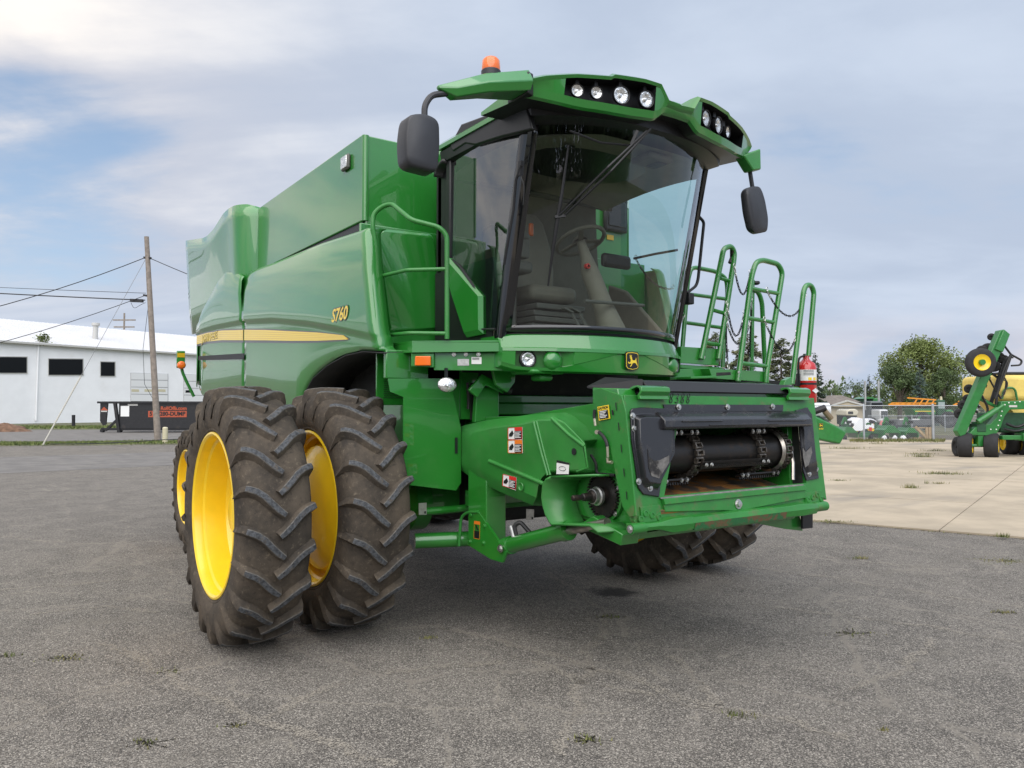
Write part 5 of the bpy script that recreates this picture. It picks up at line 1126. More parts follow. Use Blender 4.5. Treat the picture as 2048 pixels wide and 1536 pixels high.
# sprocket, chain, shaft
mb = MB(); n = 26; R_ = .125
prof = []
for k in range(n * 2): a_ = math.pi * k / n; r = R_ + (.014 if k % 2 else -.004); prof.append((sc.y - r * math.cos(a_), sc.z + r * math.sin(a_)))
mb.prism('x', prof, -.865, -.845); spk = mb.build('sprocket', DSTEEL, CB)
mb = MB(); p1_ = gx(1151, 996, -1.13)
mb.lathe([(0, .055), (.03, .052), (.05, .045), (.09, .042), (.10, .028), (.16, .024), (.165, .018), (.24, .018), (.245, .012)], (-.865, sc.y, sc.z), (-1, 0, 0), 20, cap=True); mb.build('drive_shaft', DSTEEL, spk)
MB().lathe([(.03, .060), (.05, .060), (.055, .05), (.085, .048), (.088, .03)], (-.865, sc.y, sc.z), (-1, 0, 0), 20).build('shaft_collar', ZINC, spk)
mb = MB()
for k in range(40):
    a_ = 2 * math.pi * k / 40
    if math.sin(a_) > .75 and math.cos(a_) < 0: continue
    q = V((-.855, sc.y - (R_ + .012) * math.cos(a_), sc.z + (R_ + .012) * math.sin(a_))); mb.lathe([(-.018, .008), (.018, .008)], q, (1, 0, 0), 6, cap=True)
mb.build('drive_chain', DSTEEL, spk)
MB().lathe([(0, .16), (.02, .16), (.03, .12)], (-.825, sc.y, sc.z), (-1, 0, 0), 28, cap=True).build('bearing_plate', GREEN, spk)
for a_ in (.4, 2.4, 4.2, 5.5): bolt(V((-.85, sc.y - .145 * math.cos(a_), sc.z + .145 * math.sin(a_))), (-1, 0, 0), .012, ZINC, spk)
# hydraulic hoses with fittings beside the flange
Zf = lambda X_, Y_: (1180 + X_ / 4.8, 760 + Y_ / 4.8)
mb = MB(); mb.tube([gx(*Zf(45, 285), -.97), gx(*Zf(40, 330), -.97), gx(*Zf(42, 370), -.97)], .010, 8); mb.tube(fillet([gx(*Zf(85, 500), -.97), gx(*Zf(130, 540), -.97), gx(*Zf(160, 600), -.97), gx(*Zf(167, 640), -.97)], .05), .011, 8)
mb.tube(fillet([gx(*Zf(10, 720), -.9), gx(*Zf(60, 800), -.9), gx(*Zf(60, 900), -.9), gx(*Zf(240, 915), -.9)], .06), .010, 8); mb.build('feeder_hose', RUBH, CB)
mb = MB(); mb.tube([gx(*Zf(42, 370), -.97), gx(*Zf(52, 440), -.97)], .009, 8); mb.lathe([(-.012, .014), (.012, .014)], gx(*Zf(72, 500), -.97), (1, .3, 0), 12, cap=True)
mb.tube([gx(*Zf(167, 635), -.97), gx(*Zf(172, 740), -.97)], .009, 8); mb.tube([gx(*Zf(170, 745), -.97), gx(*Zf(172, 790), -.97), gx(*Zf(212, 790), -.97)], .011, 8); mb.build('hose_coupling', BRASS, CB)
# ---- decals
def decal(px, x, hdr, name='warning_label', split=.52, side=True):
    P = [gx(u, v, x) for u, v in px]; mk = lambda a, b, c, d, off: [Vector((x - off, 0, 0)) + Vector((0, *( (P[0] + (P[1] - P[0]) * s + (P[3] - P[0]) * t_)[i] for i in (1, 2)))) for s, t_ in ((a, c), (b, c), (b, d), (a, d))]
    q = ply(P, .002, name, WHITE if hdr != YDEC else YDEC, CB, n=(-1, 0, 0))
    if hdr == YDEC:
        ply(mk(.1, .9, .32, .92, .0045), .001, 'label_text_block', INK, q, n=(-1, 0, 0))
        for k in range(5): ply(mk(.16, .80 - .1 * (k % 3), .37 + k * .105, .42 + k * .105, .0060), .0008, 'label_text_line', WHITE, q, n=(-1, 0, 0))
    elif hdr:
        for e in (mk(0, 1, 0, .04, .0028), mk(0, 1, .96, 1, .0028), mk(0, .04, 0, 1, .0028), mk(.96, 1, 0, 1, .0028)): ply(e, .001, 'label_border', hdr, q, n=(-1, 0, 0))
        if side:
            ply(mk(.48, .97, .03, .30, .0031), .001, 'label_header', hdr, q, n=(-1, 0, 0)); ply(mk(.48, .97, .32, .97, .0031), .001, 'label_text_block', INK, q, n=(-1, 0, 0))
            for k in range(5): ply(mk(.52, .93 - .1 * (k % 2), .38 + k * .11, .43 + k * .11, .0048), .0008, 'label_text_line', WHITE, q, n=(-1, 0, 0))
            f = mk(.10, .42, .25, .75, .0035); ply([f[0] + (f[1] - f[0]) * .7, f[1] * .5 + f[2] * .5, f[2] * .6 + f[3] * .4, f[3], f[0] * .4 + f[3] * .6], .001, 'label_figure', INK, q, n=(-1, 0, 0))
        else:
            ply(mk(.03, .97, .02, .18, .0031), .001, 'label_header', hdr, q, n=(-1, 0, 0)); ply(mk(.08, .92, .55, .97, .0031), .001, 'label_text_block', INK, q, n=(-1, 0, 0))
            f = mk(.2, .8, .24, .5, .0035); ply([f[0], (f[0] + f[1]) / 2, f[2], (f[2] + f[3]) / 2], .001, 'label_figure', INK, q, n=(-1, 0, 0))
    return q, P
zd = lambda *a: [Z5(*q) for q in a]
decal(zd((820, 625), (912, 620), (912, 703), (820, 702)), -1.024, REDL); decal(zd((820, 705), (912, 703), (914, 789), (821, 788)), -1.024, ORL)
decal(zd((788, 921), (875, 944), (870, 1026), (785, 997)), -1.024, REDL)
decal(zd((605, 1220), (643, 1226), (645, 1345), (602, 1333)), -.982, ORL, side=False)
decal(zd((541, 725), (590, 733), (587, 792), (541, 783)), -.985, None)
q, P = decal(zd((1133, 832), (1212, 850), (1208, 922), (1130, 922)), -1.025, None)
ply([P[0], P[1], P[1] * .82 + P[2] * .18, P[0] * .82 + P[3] * .18], .003, 'label_header', INK, q, n=(-1, 0, 0))
pc = (P[0] + P[2]) / 2; MB().tube([pc + V((-.004, math.cos(k * .5236) * .035, math.sin(k * .5236) * .014 - .01)) for k in range(12)], .0015, 4, closed=True).build('label_drawing', DGREY, q)
cq, P = decal([Zf(*q) for q in ((72, 258), (180, 238), (195, 370), (88, 390))], -.963, YDEC)
cc = P[0] * .42 + P[1] * .42 + P[2] * .08 + P[3] * .08
text('CAUTION', .021, cc + V((-.0035, 0, 0)), (P[1] - P[0]), (P[0] - P[3]), INK, cq, 'caution_lettering', depth=.0005, bold=.0006)
for zz in (((247, 1108), (297, 1105), (297, 1182), (247, 1182)), ((935, 1145), (985, 1148), (983, 1218), (935, 1218))):
    P = [gy(*Z5(*q), -.63) for q in zz]; q = ply(P, .003, 'instruction_plate', ZINC, CB, n=(0, -1, 0)); ply([P[0] * .3 + P[2] * .7 + (a - P[0]) * .2 + V((0, -.004, 0)) for a in P], .001, 'plate_drawing', INK, q, n=(0, -1, 0))
# ------------------------------------------------------------------ far-side landing, rails and chains
YB, YA = -1.08, -1.22
def py(y, t, name, m, *px, parent=CB, bevel=.004): return ply([gy(u, v, y) for u, v in px], t, name, m, parent, n=(0, 1, 0), bevel=bevel)
py(YB, .25, 'landing_beam', GREEN, (1362, 693), (1441, 698), (1437, 731), (1362, 726))
py(YB + .02, .5, 'landing_step', GREEN, (1362, 729), (1446, 735), (1446, 741), (1362, 736))
py(YA + .1, .4, 'landing_bracket', GREEN, (1340, 738), (1420, 736), (1420, 752), (1340, 760))
py(YA, .30, 'swing_platform', GREEN, (1418, 737), (1531, 743), (1531, 764), (1425, 757))
py(YA - .003, .01, 'latch_plate', DARK, (1433, 745), (1462, 744), (1462, 750), (1433, 752))
py(YA - .06, .2, 'toe_step', GMATT, (1382, 753), (1430, 751), (1437, 756), (1382, 758), bevel=.006)
py(YA + .05, .5, 'lower_platform', GREEN, (1420, 768), (1500, 764), (1606, 774), (1606, 782), (1420, 784))
for u, v in ((1407, 706), (1407, 714), (1439, 709), (1439, 717)): bolt(gy(u, v, YB - .025), (0, -1, 0), .013, ZINC)
for u, v in ((1478, 745), (1478, 753), (1537, 749), (1537, 757)): bolt(gy(u, v, YA - .03), (0, -1, 0), .013, ZINC)
py(-.85, .03, 'dark_gap_plate', DARK, (1330, 740), (1560, 762), (1560, 800), (1330, 815))  # dark plate added to darken the bright gap below the landing
def rail(name, y, r, *px, fr=.07): return MB().tube(fillet([gy(u, v, y) for u, v in px], fr, 6), r, 10).build(name, GREEN, CB, smooth=50)
def rung(y, r, a, b, par): return MB().tube([gy(*a, y), gy(*b, y)], r, 8).build('rung', GREEN, par)
r1 = rail('guard_rail', YB - .02, .026, (1402, 718), (1443, 518), (1447, 497), (1462, 492), (1469, 505), (1467, 525), (1437, 718), fr=.09)
for a, b in (((1440, 556), (1459, 562)), ((1426, 620), (1447, 626)), ((1410, 685), (1440, 690))): rung(YB - .02, .019, a, b, r1)
r2 = rail('guard_rail', YA - .02, .026, (1476, 762), (1478, 745), (1503, 552), (1512, 524), (1526, 520), (1556, 528), (1565, 545), (1533, 745), (1532, 765), fr=.09)
for a, b in (((1503, 577), (1557, 587)), ((1495, 636), (1549, 645)), ((1481, 726), (1536, 733))): rung(YA - .02, .020, a, b, r2)
r3 = rail('guard_rail', YA - .05, .026, (1584, 768), (1607, 582), (1612, 570), (1622, 570), (1628, 584), (1617, 712), fr=.09)
rail('rear_rail', -.72, .022, (1365, 694), (1376, 560), (1382, 538), (1391, 535), (1432, 543), (1452, 556), (1455, 580), (1445, 735))
rr = rail('rear_rail_bar', -.72, .019, (1376, 588), (1452, 598)); rail('rear_rail_bar', -.72, .019, (1370, 645), (1448, 656))
rail('stair_rail', YA + .25, .022, (1503, 745), (1505, 560)); rail('stair_rail', YA + .22, .024, (1507, 578), (1518, 586), (1524, 605), (1531, 760))
p = gy(1511, 567, YA + .25); MB().lathe([(-.012, .03), (.0, .045), (.02, .04), (.025, .001)], p, (0, 0, 1), 14).build('rail_knob', INK, CB)
py(YA - .06, .06, 'rail_foot', GREEN, (1568, 770), (1572, 760), (1583, 754), (1589, 756), (1588, 770))
MB().tube([gy(1464, 500, YB - .02), gy(1464, 515, YB), gy(1460, 526, YB)], .02, 8).build('rail_pad', DSTEEL, CB)
# chains
CHB = M('black_chain', (0.012, 0.012, 0.013), 0.5, metal=.3); CHS = M('galvanised_link', (0.5, 0.5, 0.48), 0.4, metal=.8)
def chain(y, a, mid, b):
    A, Mx, B = gy(*a, y), gy(*mid, y), gy(*b, y); ctl = Mx * 2 - (A + B) / 2
    pts = [A * (1 - t) ** 2 + ctl * 2 * t * (1 - t) + B * t * t for t in [i / 60 for i in range(61)]]
    L_ = [0]
    for p, q in zip(pts, pts[1:]): L_.append(L_[-1] + (q - p).length)
    n = max(4, int(L_[-1] / .030)); mb = MB()
    for k in range(n):
        s = (k + .5) / n * L_[-1]; i = max(j for j in range(61) if L_[j] <= s); i = min(i, 59); t = (s - L_[i]) / max(1e-6, L_[i + 1] - L_[i]); c = pts[i].lerp(pts[i + 1], t); d = (pts[i + 1] - pts[i]).normalized()
        sd_ = d.cross(Vector((0, 1, 0))).normalized(); w = sd_ if k % 2 else d.cross(sd_)
        mi = 1 if k < 3 or k >= n - 3 else 0
        mb.tube([c + d * .013 + w * .007, c + d * .020, c + d * .013 - w * .007, c - d * .013 - w * .007, c - d * .020, c - d * .013 + w * .007], .0042, 5, closed=True, mi=mi)
    for p in (A, B): mb.tube([p + V((math.cos(q * .785) * .016, 0, math.sin(q * .785) * .02 + .018)) for q in range(8)], .0035, 4, closed=True, mi=1)
    mb.build('safety_chain', [CHB, CHS], CB, smooth=60)
chain(YA, (1469, 535), (1485, 588), (1500, 547)); chain(YA, (1454, 610), (1471, 671), (1488, 628)); chain(YA + .1, (1454, 645), (1478, 688), (1501, 640)); chain(YA + .1, (1452, 632), (1453, 690), (1457, 738)); chain(YA + .1, (1503, 600), (1501, 660), (1498, 735))
chain(YA - .04, (1534, 582), (1578, 632), (1611, 592)); chain(YA - .04, (1529, 641), (1567, 702), (1593, 668)); chain(-.6, (1272, 518), (1308, 566), (1346, 577)); chain(-.75, (1367, 634), (1362, 645), (1358, 652))
# black tag plate and green flap below the far end of the feeder
py(-2.35, .02, 'tag_plate', INK, (1605, 1022), (1626, 1020), (1626, 1056), (1606, 1058)); py(-2.3, .02, 'lower_flap', GREEN, (1520, 1040), (1600, 1030), (1606, 1062), (1570, 1058), (1520, 1048))
# ------------------------------------------------------------------ fire extinguisher (hangs on the landing)
FX = gy(1613, 800, -1.18); RED = M('extinguisher_red', (0.52, 0.012, 0.012), 0.28, coat=.8, var=.06)
fx = empty('fire_extinguisher', FX, 0, 'red fire extinguisher with white label strapped beside the far-side rails', 'extinguisher')
S_ = lambda v: gy(1613, v, -1.18).z - FX.z
R_ = (gy(1627, 750, -1.18).x - gy(1600, 750, -1.18).x) / 2 * .86
MB().lathe([(S_(806), R_ * .9), (S_(804), R_), (S_(735), R_), (S_(727), R_ * .86), (S_(722), R_ * .5), (S_(718), R_ * .32), (S_(712), R_ * .3)], (0, 0, 0), (0, 0, 1), 28, cap=True).build('cylinder', RED, fx, smooth=45)
MB().lathe([(S_(762), R_ * 1.012), (S_(740), R_ * 1.012)], (0, 0, 0), (0, 0, 1), 28).build('label', WHITE, fx)
for a_ in (225, 255, 285, 315): MB().add([(math.cos(rad(a_ + q)) * R_ * 1.03, math.sin(rad(a_ + q)) * R_ * 1.03, z) for z in (S_(761), S_(755.5)) for q in (0, 10, 20)], [(0, 1, 4, 3), (1, 2, 5, 4)]).build('label_symbol', YDEC, fx)
mb = MB()
for k in range(4): mb.add([(math.cos(a_) * R_ * 1.03, math.sin(a_) * R_ * 1.03, S_(742 + k * 3) + dz_) for dz_ in (0, .006) for a_ in [rad(200 + q * 12) for q in range(6)]], [(q, q + 1, q + 7, q + 6) for q in range(5)])
mb.build('label_text', DGREY, fx)
MB().lathe([(S_(770), R_ * 1.03), (S_(766), R_ * 1.03)], (0, 0, 0), (0, 0, 1), 28).build('strap', INK, fx)
mb = MB(); mb.plate([(-R_ * .55, -R_ * 1.03, S_(782)), (0, -R_ * 1.05, S_(787)), (R_ * .55, -R_ * 1.03, S_(782)), (0, -R_ * 1.05, S_(777))], .004, n=(0, -1, 0)); mb.build('diamond_label', WHITE, fx)
mb = MB(); mb.box(-.02, .02, -.02, .02, S_(714), S_(708)); mb.bar((-.03, 0, S_(709)), (.10, -.01, S_(706)), .02, .012); mb.bar((-.03, 0, S_(712)), (.07, 0, S_(713)), .018, .01); mb.build('handle', ZINC, fx)
mb = MB(); mb.tube(fillet([(-.03, 0, S_(712)), (-R_ * 1.25, 0, S_(716)), (-R_ * 1.35, 0, S_(735)), (-R_ * 1.2, 0, S_(768))], .05), .011, 8); mb.build('hose', INK, fx)
mb = MB(); mb.box(-R_ * 1.9, -R_ * 1.0, .0, .04, S_(772), S_(748)); mb.build('wall_bracket', INK, fx)
# ------------------------------------------------------------------ background left: white building, container, pole
WALLM = M('white_painted_block', (0.82, 0.82, 0.82), 0.8, var=.03, vscale=.6, dirt=((0.66, 0.64, 0.60), .55, .8, .5, .3))
ROOFM = M('white_metal_roof', (0.62, 0.625, 0.64), 0.45, var=.05, vscale=.3)
DOORM = M('garage_door_paint', (0.70, 0.70, 0.69), .6); TRIMM = M('pale_trim', (0.50, 0.49, 0.46), 0.6); WINM = M('dark_window', (0.006, 0.007, 0.008), 0.25, spec=.2); CREAM = M('cream_paint', (0.55, 0.50, 0.34), 0.5)
a_ = math.atan(961 / 1538); BD = FWDH * math.cos(a_) + RIGHT * math.sin(a_); BN = Vector((0, 0, 1)).cross(BD); BN = BN if BN.dot(FWDH) < 0 else -BN
B0 = L((0 - 1024) / FPX * 88, 88)
def wp(u, v, off=0.0): return gp(u, v, B0 + BN * off, BN)
z_e = wp(0, 683).z; S0, S1 = -46.0, (wp(520, 700) - B0).dot(BD)
wb = empty('white_warehouse', B0, 0, 'long white warehouse with metal roof and dark windows at the left edge', 'building')
def bl(p): return Vector(p) - B0
def bq(px, off, t, name, m, par=None, bevel=0): return MB().plate([bl(wp(u, v, off)) for u, v in px], t, n=BN).build(name, m, par or wb, bevel=bevel, smooth=0)
P0, P1 = B0 + BD * S0, B0 + BD * S1; back = -BN * 15.0; z_r = gp(0, 639, B0 + back, BN).z
def lv(p, z): return bl(Vector((p.x, p.y, z)))
MB().add([lv(P0, 0), lv(P1, 0), lv(P1, z_e), lv(P0, z_e), lv(P1 + back * 2, 0), lv(P1 + back * 2, z_e), lv(P1 + back, z_r - .2), lv(P0 + back * 2, 0), lv(P0 + back * 2, z_e), lv(P0 + back, z_r - .2)], [(0, 1, 2, 3), (1, 4, 5, 6, 2), (4, 7, 8, 5), (7, 0, 3, 9, 8)]).build('wall', WALLM, wb, smooth=0)
fr = BN * .5
MB().plate([lv(P0 + fr, z_e), lv(P1 + fr, z_e), lv(P1 + back, z_r), lv(P0 + back, z_r)], .08, n=(0, 0, 1)).build('roof', ROOFM, wb, smooth=0)
MB().plate([lv(P0 + back * 2 - fr, z_e), lv(P1 + back * 2 - fr, z_e), lv(P1 + back, z_r), lv(P0 + back, z_r)], .08, n=(0, 0, 1)).build('roof', ROOFM, wb, smooth=0)
k = 0; s = S0 + .3
mb = MB()
while s < S1:
    p = B0 + BD * s; mb.bar(lv(p + fr, z_e + .10), lv(p + back, z_r + .10), .05, .06); s += .62
q = mb.build('roof_seams', ROOFM, wb, smooth=0); q['kind'] = 'stuff'
MB().bar(lv(P0 + fr * 1.1, z_e - .05), lv(P1 + fr * 1.1, z_e - .05), .18, .22).build('gutter', TRIMM, wb)
for (u0, u1, v0, v1) in ((-20, 55, 713, 748), (96, 167, 717, 752), (200, 231, 723, 754)):
    w = bq([(u0, v0 - (0 if u0 else 0)), (u1, v0 + .6), (u1, v1), (u0, v1)], .02, .06, 'window', TRIMM)
    d = 1.6; bq([(u0 + d, v0 + d), (u1 - d, v0 + d + .6), (u1 - d, v1 - d), (u0 + d, v1 - d)], .085, .02, 'pane', WINM, w)
for (u0, u1, v0, v1) in ((261, 336, 746, 846), (367, 420, 749, 846)):
    dr_ = bq([(u0, v0), (u1, v0 + 2), (u1, v1), (u0, v1)], .02, .05, 'garage_door', M('door_joint_grey', (.40, .40, .40), .7))  # grey backing that shows as joint lines between the sections
    n = 7
    for j in range(n):
        a, b = v0 + (v1 - v0) * j / n + .6, v0 + (v1 - v0) * (j + 1) / n - .5; bq([(u0 + 1, a + .2), (u1 - 1, a + 1.5), (u1 - 1, b + .8), (u0 + 1, b)], .07, .04, 'door_section', DOORM, dr_)
    if u0 < 300:
        for a in (263, 289, 316): bq([(a, 779), (a + 15, 779.5), (a + 15, 784.5), (a, 784)], .115, .01, 'door_pane', CREAM, dr_)
    else: bq([(371, 781), (382, 781), (382, 786), (371, 786)], .115, .01, 'door_pane', WINM, dr_)
MB().tube([bl(wp(77, 690, .15)), bl(wp(72, 842, .15))], .10, 8).build('downspout', WALLM, wb)
pv = gp(190, 680, B0 + back * .35, BN); pt = gp(191.5, 652, B0 + back * .35, BN)
MB().tube([bl(pv), bl(pt)], .33, 12).tube([bl(pt), bl(pt) + Vector((0, 0, .35))], .5, 12).build('roof_vent', TRIMM, wb)
LEAFA = M('leaf_mid_green', (0.15, 0.19, 0.05), .6, var=.45, vscale=.8); LEAFB = M('leaf_dark_green', (0.068, 0.105, 0.034), .65, var=.45, vscale=.8); LEAFC = M('spruce_needles', (0.040, 0.062, 0.034), .7, var=.4, vscale=1.0); LEAFD = M('blue_spruce_needles', (0.085, 0.125, 0.105), .7, var=.35, vscale=1.0); LEAFE = M('pine_needles', (0.10, 0.12, 0.058), .7, var=.5, vscale=.7, dirt=((0.13, 0.095, 0.05), .48, .66, 1.3, .6)); BARK = M('bark', (0.075, 0.060, 0.045), .9, var=.3)
def leaf(mb, c, s):
    a = Vector((random.gauss(0, 1), random.gauss(0, 1), random.gauss(0, 1))).normalized(); b = a.cross(Vector((random.gauss(0, 1), random.gauss(0, 1), random.gauss(0, 1)))).normalized()
    mb.add([c + a * s, c + b * s * .55, c - a * s, c - b * s * .55], [(0, 1, 2, 3)])
mb = MB(); c0 = wp(86, 679, .2)
for _ in range(420): leaf(mb, bl(c0) + BD * random.gauss(0, .38) + Vector((0, 0, random.gauss(0.1, .3))), .11)
sh_ = mb.build('gutter_shrub', LEAFA, None, smooth=0, recalc=False); sh_.location = B0; tag(sh_, 'small leafy shrub growing at the gutter of the white warehouse', 'shrub')
# dirt pile
mb = MB(); c = gz(8, 864); rows = []
for i in range(7):
    t = i / 6; rows.append([c + RIGHT * math.cos(q * .3927) * 2.0 * (1 - t) * random.uniform(.85, 1.15) + FWDH * math.sin(q * .3927) * 1.4 * (1 - t) + Vector((0, 0, .62 * (1 - (1 - t) ** 1.7) * random.uniform(.85, 1.1))) for q in range(16)])
tag(mb.loft(rows).build('dirt_pile', M('mulch', (0.16, 0.09, 0.055), .95, var=.4, vscale=3, bump=.6, bscale=8), smooth=60), 'small brown pile of dirt in front of the warehouse', 'dirt pile')
tag(MB().tube([gd(147, 853, 62) * 1, gd(147, 831, 62)], .13, 10).build('black_post', INK), 'short black post on the grass in front of the warehouse', 'post')
tag(MB().lathe([(0, .13), (.75, .13), (.8, .09), (.81, .001)], gz(330, 888), (0, 0, 1), 14, cap=True).build('cream_bollard', CREAM), 'small cream bollard beside the utility pole', 'bollard')
# roll-off container
DD = 56.0; dm = DD / FPX; D0 = L((298 - 1024) * dm, DD)
rc_ = empty('roll_off_container', D0, CAMYAW, 'long black roll-off waste container with orange phone number, behind the utility pole', 'container')
BK = M('container_black', (0.012, 0.012, 0.014), .45, var=.2, dirt=((.08, .06, .045), .55, .75, 1.5, .3)); ORP = M('container_orange', (0.40, 0.075, 0.03), .5)
cx_ = lambda u: (u - 298) * dm; cz_f = lambda v: (866 - v) * dm
MB().prism('y', [(cx_(238), cz_f(858)), (cx_(238), cz_f(806)), (cx_(408), cz_f(806)), (cx_(402), cz_f(858))], 0, 2.4).build('box', BK, rc_, bevel=.03)
MB().box(cx_(196), cx_(412), -.12, 2.5, cz_f(808), cz_f(804)).build('top_rail', BK, rc_)
MB().prism('y', [(cx_(201), cz_f(843)), (cx_(201), cz_f(808)), (cx_(216), cz_f(808)), (cx_(213), cz_f(850)), (cx_(207), cz_f(852))], -.02, .1).build('front_post', BK, rc_)
MB().bar((cx_(212), .05, cz_f(862)), (cx_(240), .05, cz_f(835)), .15, .15).build('brace', BK, rc_); MB().bar((cx_(231), -.03, cz_f(808)), (cx_(240), -.03, cz_f(866)), .2, .2).build('upright', BK, rc_)
MB().box(cx_(203), cx_(400), .0, .25, cz_f(862), cz_f(857)).build('skid_rail', BK, rc_)
for u in (205, 240, 392): MB().lathe([(-.15, .13), (.15, .13)], (cx_(u), .1, .14), (0, 1, 0), 12, cap=True).build('roller', BK, rc_)
MB().prism('y', [(cx_(238), cz_f(858)), (cx_(402), cz_f(858)), (cx_(402), cz_f(842)), (cx_(255), cz_f(842))], -.06, 0).build('lower_side', BK, rc_)
MB().box(cx_(242), cx_(259), -.012, 0, cz_f(834), cz_f(813)).build('white_panel', WHITE, rc_)
MB().box(cx_(256), cx_(276), -.012, 0, cz_f(812.5), cz_f(809)).build('small_label', TRIMM, rc_)
MB().box(cx_(297), cx_(374), -.012, 0, cz_f(835.5), cz_f(823)).build('number_panel', ORP, rc_)
text('517-280-DUMP', .40, (cx_(335.5), -.02, cz_f(829)), (1, 0, 0), (0, 0, 1), INK, rc_, 'phone_lettering', depth=.004, sx=1.02, bold=.012)
text('RollOffs.com', .36, (cx_(374), -.02, cz_f(818)), (1, 0, 0), (0, 0, 1), ORP, rc_, 'web_lettering', align='RIGHT', depth=.004, sx=1.0, bold=.014)
MB().prism('y', [(cx_(202), cz_f(822)), (cx_(209), cz_f(815)), (cx_(217), cz_f(822))], -.035, -.022).build('roof_logo', ORP, rc_); MB().box(cx_(203), cx_(215), -.035, -.022, cz_f(825), cz_f(822.6)).build('logo_bar', TRIMM, rc_)
# utility pole with its wires
WOODP = M('weathered_pole', (0.26, 0.22, 0.185), .9, var=.2, vscale=5, bump=.3, bscale=20)
pb = gz(316, 885); PD = (pb - CAM).dot(FWD); ptop = gd(293, 475, PD); up_ = empty('utility_pole', pb, 0, 'leaning weathered wooden utility pole at the left', 'utility pole')
MB().tube([Vector((0, 0, -.1)), ptop - pb], [.17, .115], 14).build('pole_shaft', WOODP, up_)
def pp(u, v): return gd(u, v, PD)
WIRE = M('wire_black', (0.02, 0.02, 0.022), .6)
MB().bar(pp(261, 602.5) - pb, pp(286, 603.5) - pb, .16, .16).build('splice_case', WIRE, up_)
MB().bar(pp(288, 517) - pb, pp(302, 518) - pb, .16, .10).build('clamp', WIRE, up_); MB().bar(pp(287, 592) - pb, pp(299, 594) - pb, .12, .10).build('clamp', WIRE, up_)
MB().tube([pp(297, 610) - pb, pp(286, 700) - pb, pp(289, 770) - pb, pp(306, 800) - pb], .012, 5).build('down_lead', WIRE, up_); MB().tube(fillet([pp(262, 607) - pb, pp(268, 620) - pb, pp(280, 612) - pb, pp(291, 607) - pb], .3), .012, 5).build('slack_loop', WIRE, up_)
def wire(pts, r, label):
    tag(MB().tube(pts, r, 5).build('overhead_wire', WIRE), label, 'wire', 'wires strung from the utility pole')
def sag(a, b, s): return [a.lerp(b, i / 14) - Vector((0, 0, s * 4 * (i / 14) * (1 - i / 14))) for i in range(15)]
wire(sag(pp(290, 517), gd(-420, 695, 34), .6), .022, 'topmost thick wire sloping down to the left from the pole')
wire(sag(pp(292, 588), gd(-500, 548, 46), .1), .014, 'thin wire just above the splice case, running left')
wire(sag(pp(290, 602), gd(-500, 556, 42), .1), .030, 'thick cable running left through the black splice case')
wire(sag(pp(292, 592), gd(-500, 778, 36), .7), .018, 'lowest wire sloping down left in front of the warehouse roof')
wire(sag(pp(300, 518), gd(700, 660, 34), .2), .020, 'wire running right from the pole behind the combine')
gyb = gz(85, 893); MB_ = MB(); MB_.tube([pp(290, 522), gyb], .012, 5); tag(MB_.build('guy_wire', M('guy_steel', (.25, .25, .25), .5, metal=.5)), 'thin guy wire anchoring the utility pole', 'wire')
t_ = (gyb - pp(290, 522)).normalized(); tag(MB().tube([gyb, gyb - t_ * 3.7], .038, 8).build('guy_cover', M('guy_cover_plastic', (.46, .44, .38), .5)), 'pale plastic cover on the lower guy wire', 'guy cover')
tag(MB().tube(sag(gz(100, 890, .12), gz(316, 882, .35), .05) + [gz(360, 880, .2)], .02, 5).build('cable_barrier', WIRE), 'low dark cable hanging between the guy wire and the pole', 'cable')
fpn = empty('distant_utility_pole', L((246 - 1024) / FPX * 150, 150), CAMYAW, 'far utility pole with two crossarms above the warehouse roof', 'utility pole'); fz_ = lambda v: 1.75 + (818 - v) / FPX * 150
MB().tube([(0, 0, 0), (0, 0, fz_(626))], .16, 10).build('pole_shaft', WOODP, fpn)
for v, w in ((640, 2.2), (654, 2.0)): MB().box(-w, w, -.1, .1, fz_(v) - .12, fz_(v) + .12).build('crossarm', WOODP, fpn)
# ------------------------------------------------------------------ trees
def trunk(mb, base, h, r): mb.tube([base, base + Vector((random.uniform(-.2, .2), 0, h * .5)), base + Vector((random.uniform(-.4, .4), 0, h))], [r, r * .75, r * .35], 8)
def broad_tree(u, vb, dep, wpx, vtop, m, label, n=5200, name='broadleaf_tree', clumps=34, low=.28, group='trees at the edge of the lot'):
    s = dep / FPX; b = L((u - 1024) * s, dep); H = 1.75 + (818 - vtop) * s; Wd = wpx * s / 2
    t = empty(name, b, 0, label, 'tree', group); mb = MB(); trunk(mb, Vector((0, 0, 0)), H * .6, Wd * .07 + .08)
    cl = []
    for k in range(clumps):
        z = low + (1 - low) * random.random() ** .8; rr = Wd * (math.sin(math.pi * min(1, max(.12, (z - low) / (1 - low) * .78 + .18))) ** .7) * random.uniform(.35, .95); a = random.uniform(0, 6.28)
        c = Vector((math.cos(a) * rr, math.sin(a) * rr, H * z * .97)); cl.append((c, Wd * random.uniform(.20, .36)))
        if k % 3 == 0: mb.tube([Vector((0, 0, H * .35)), Vector((c.x * .5, c.y * .5, c.z * .75)), c], [Wd * .03, Wd * .02, .02], 5)
    mb.build('trunk', BARK, t)
    mb = MB()
    for _ in range(n):
        c, r = random.choice(cl); d = Vector((random.gauss(0, 1), random.gauss(0, 1), random.gauss(0, .8))).normalized() * r * random.random() ** .4
        leaf(mb, c + d, Wd * .020 + .045)
    mb.build('crown', m, t, smooth=0, recalc=False); return t
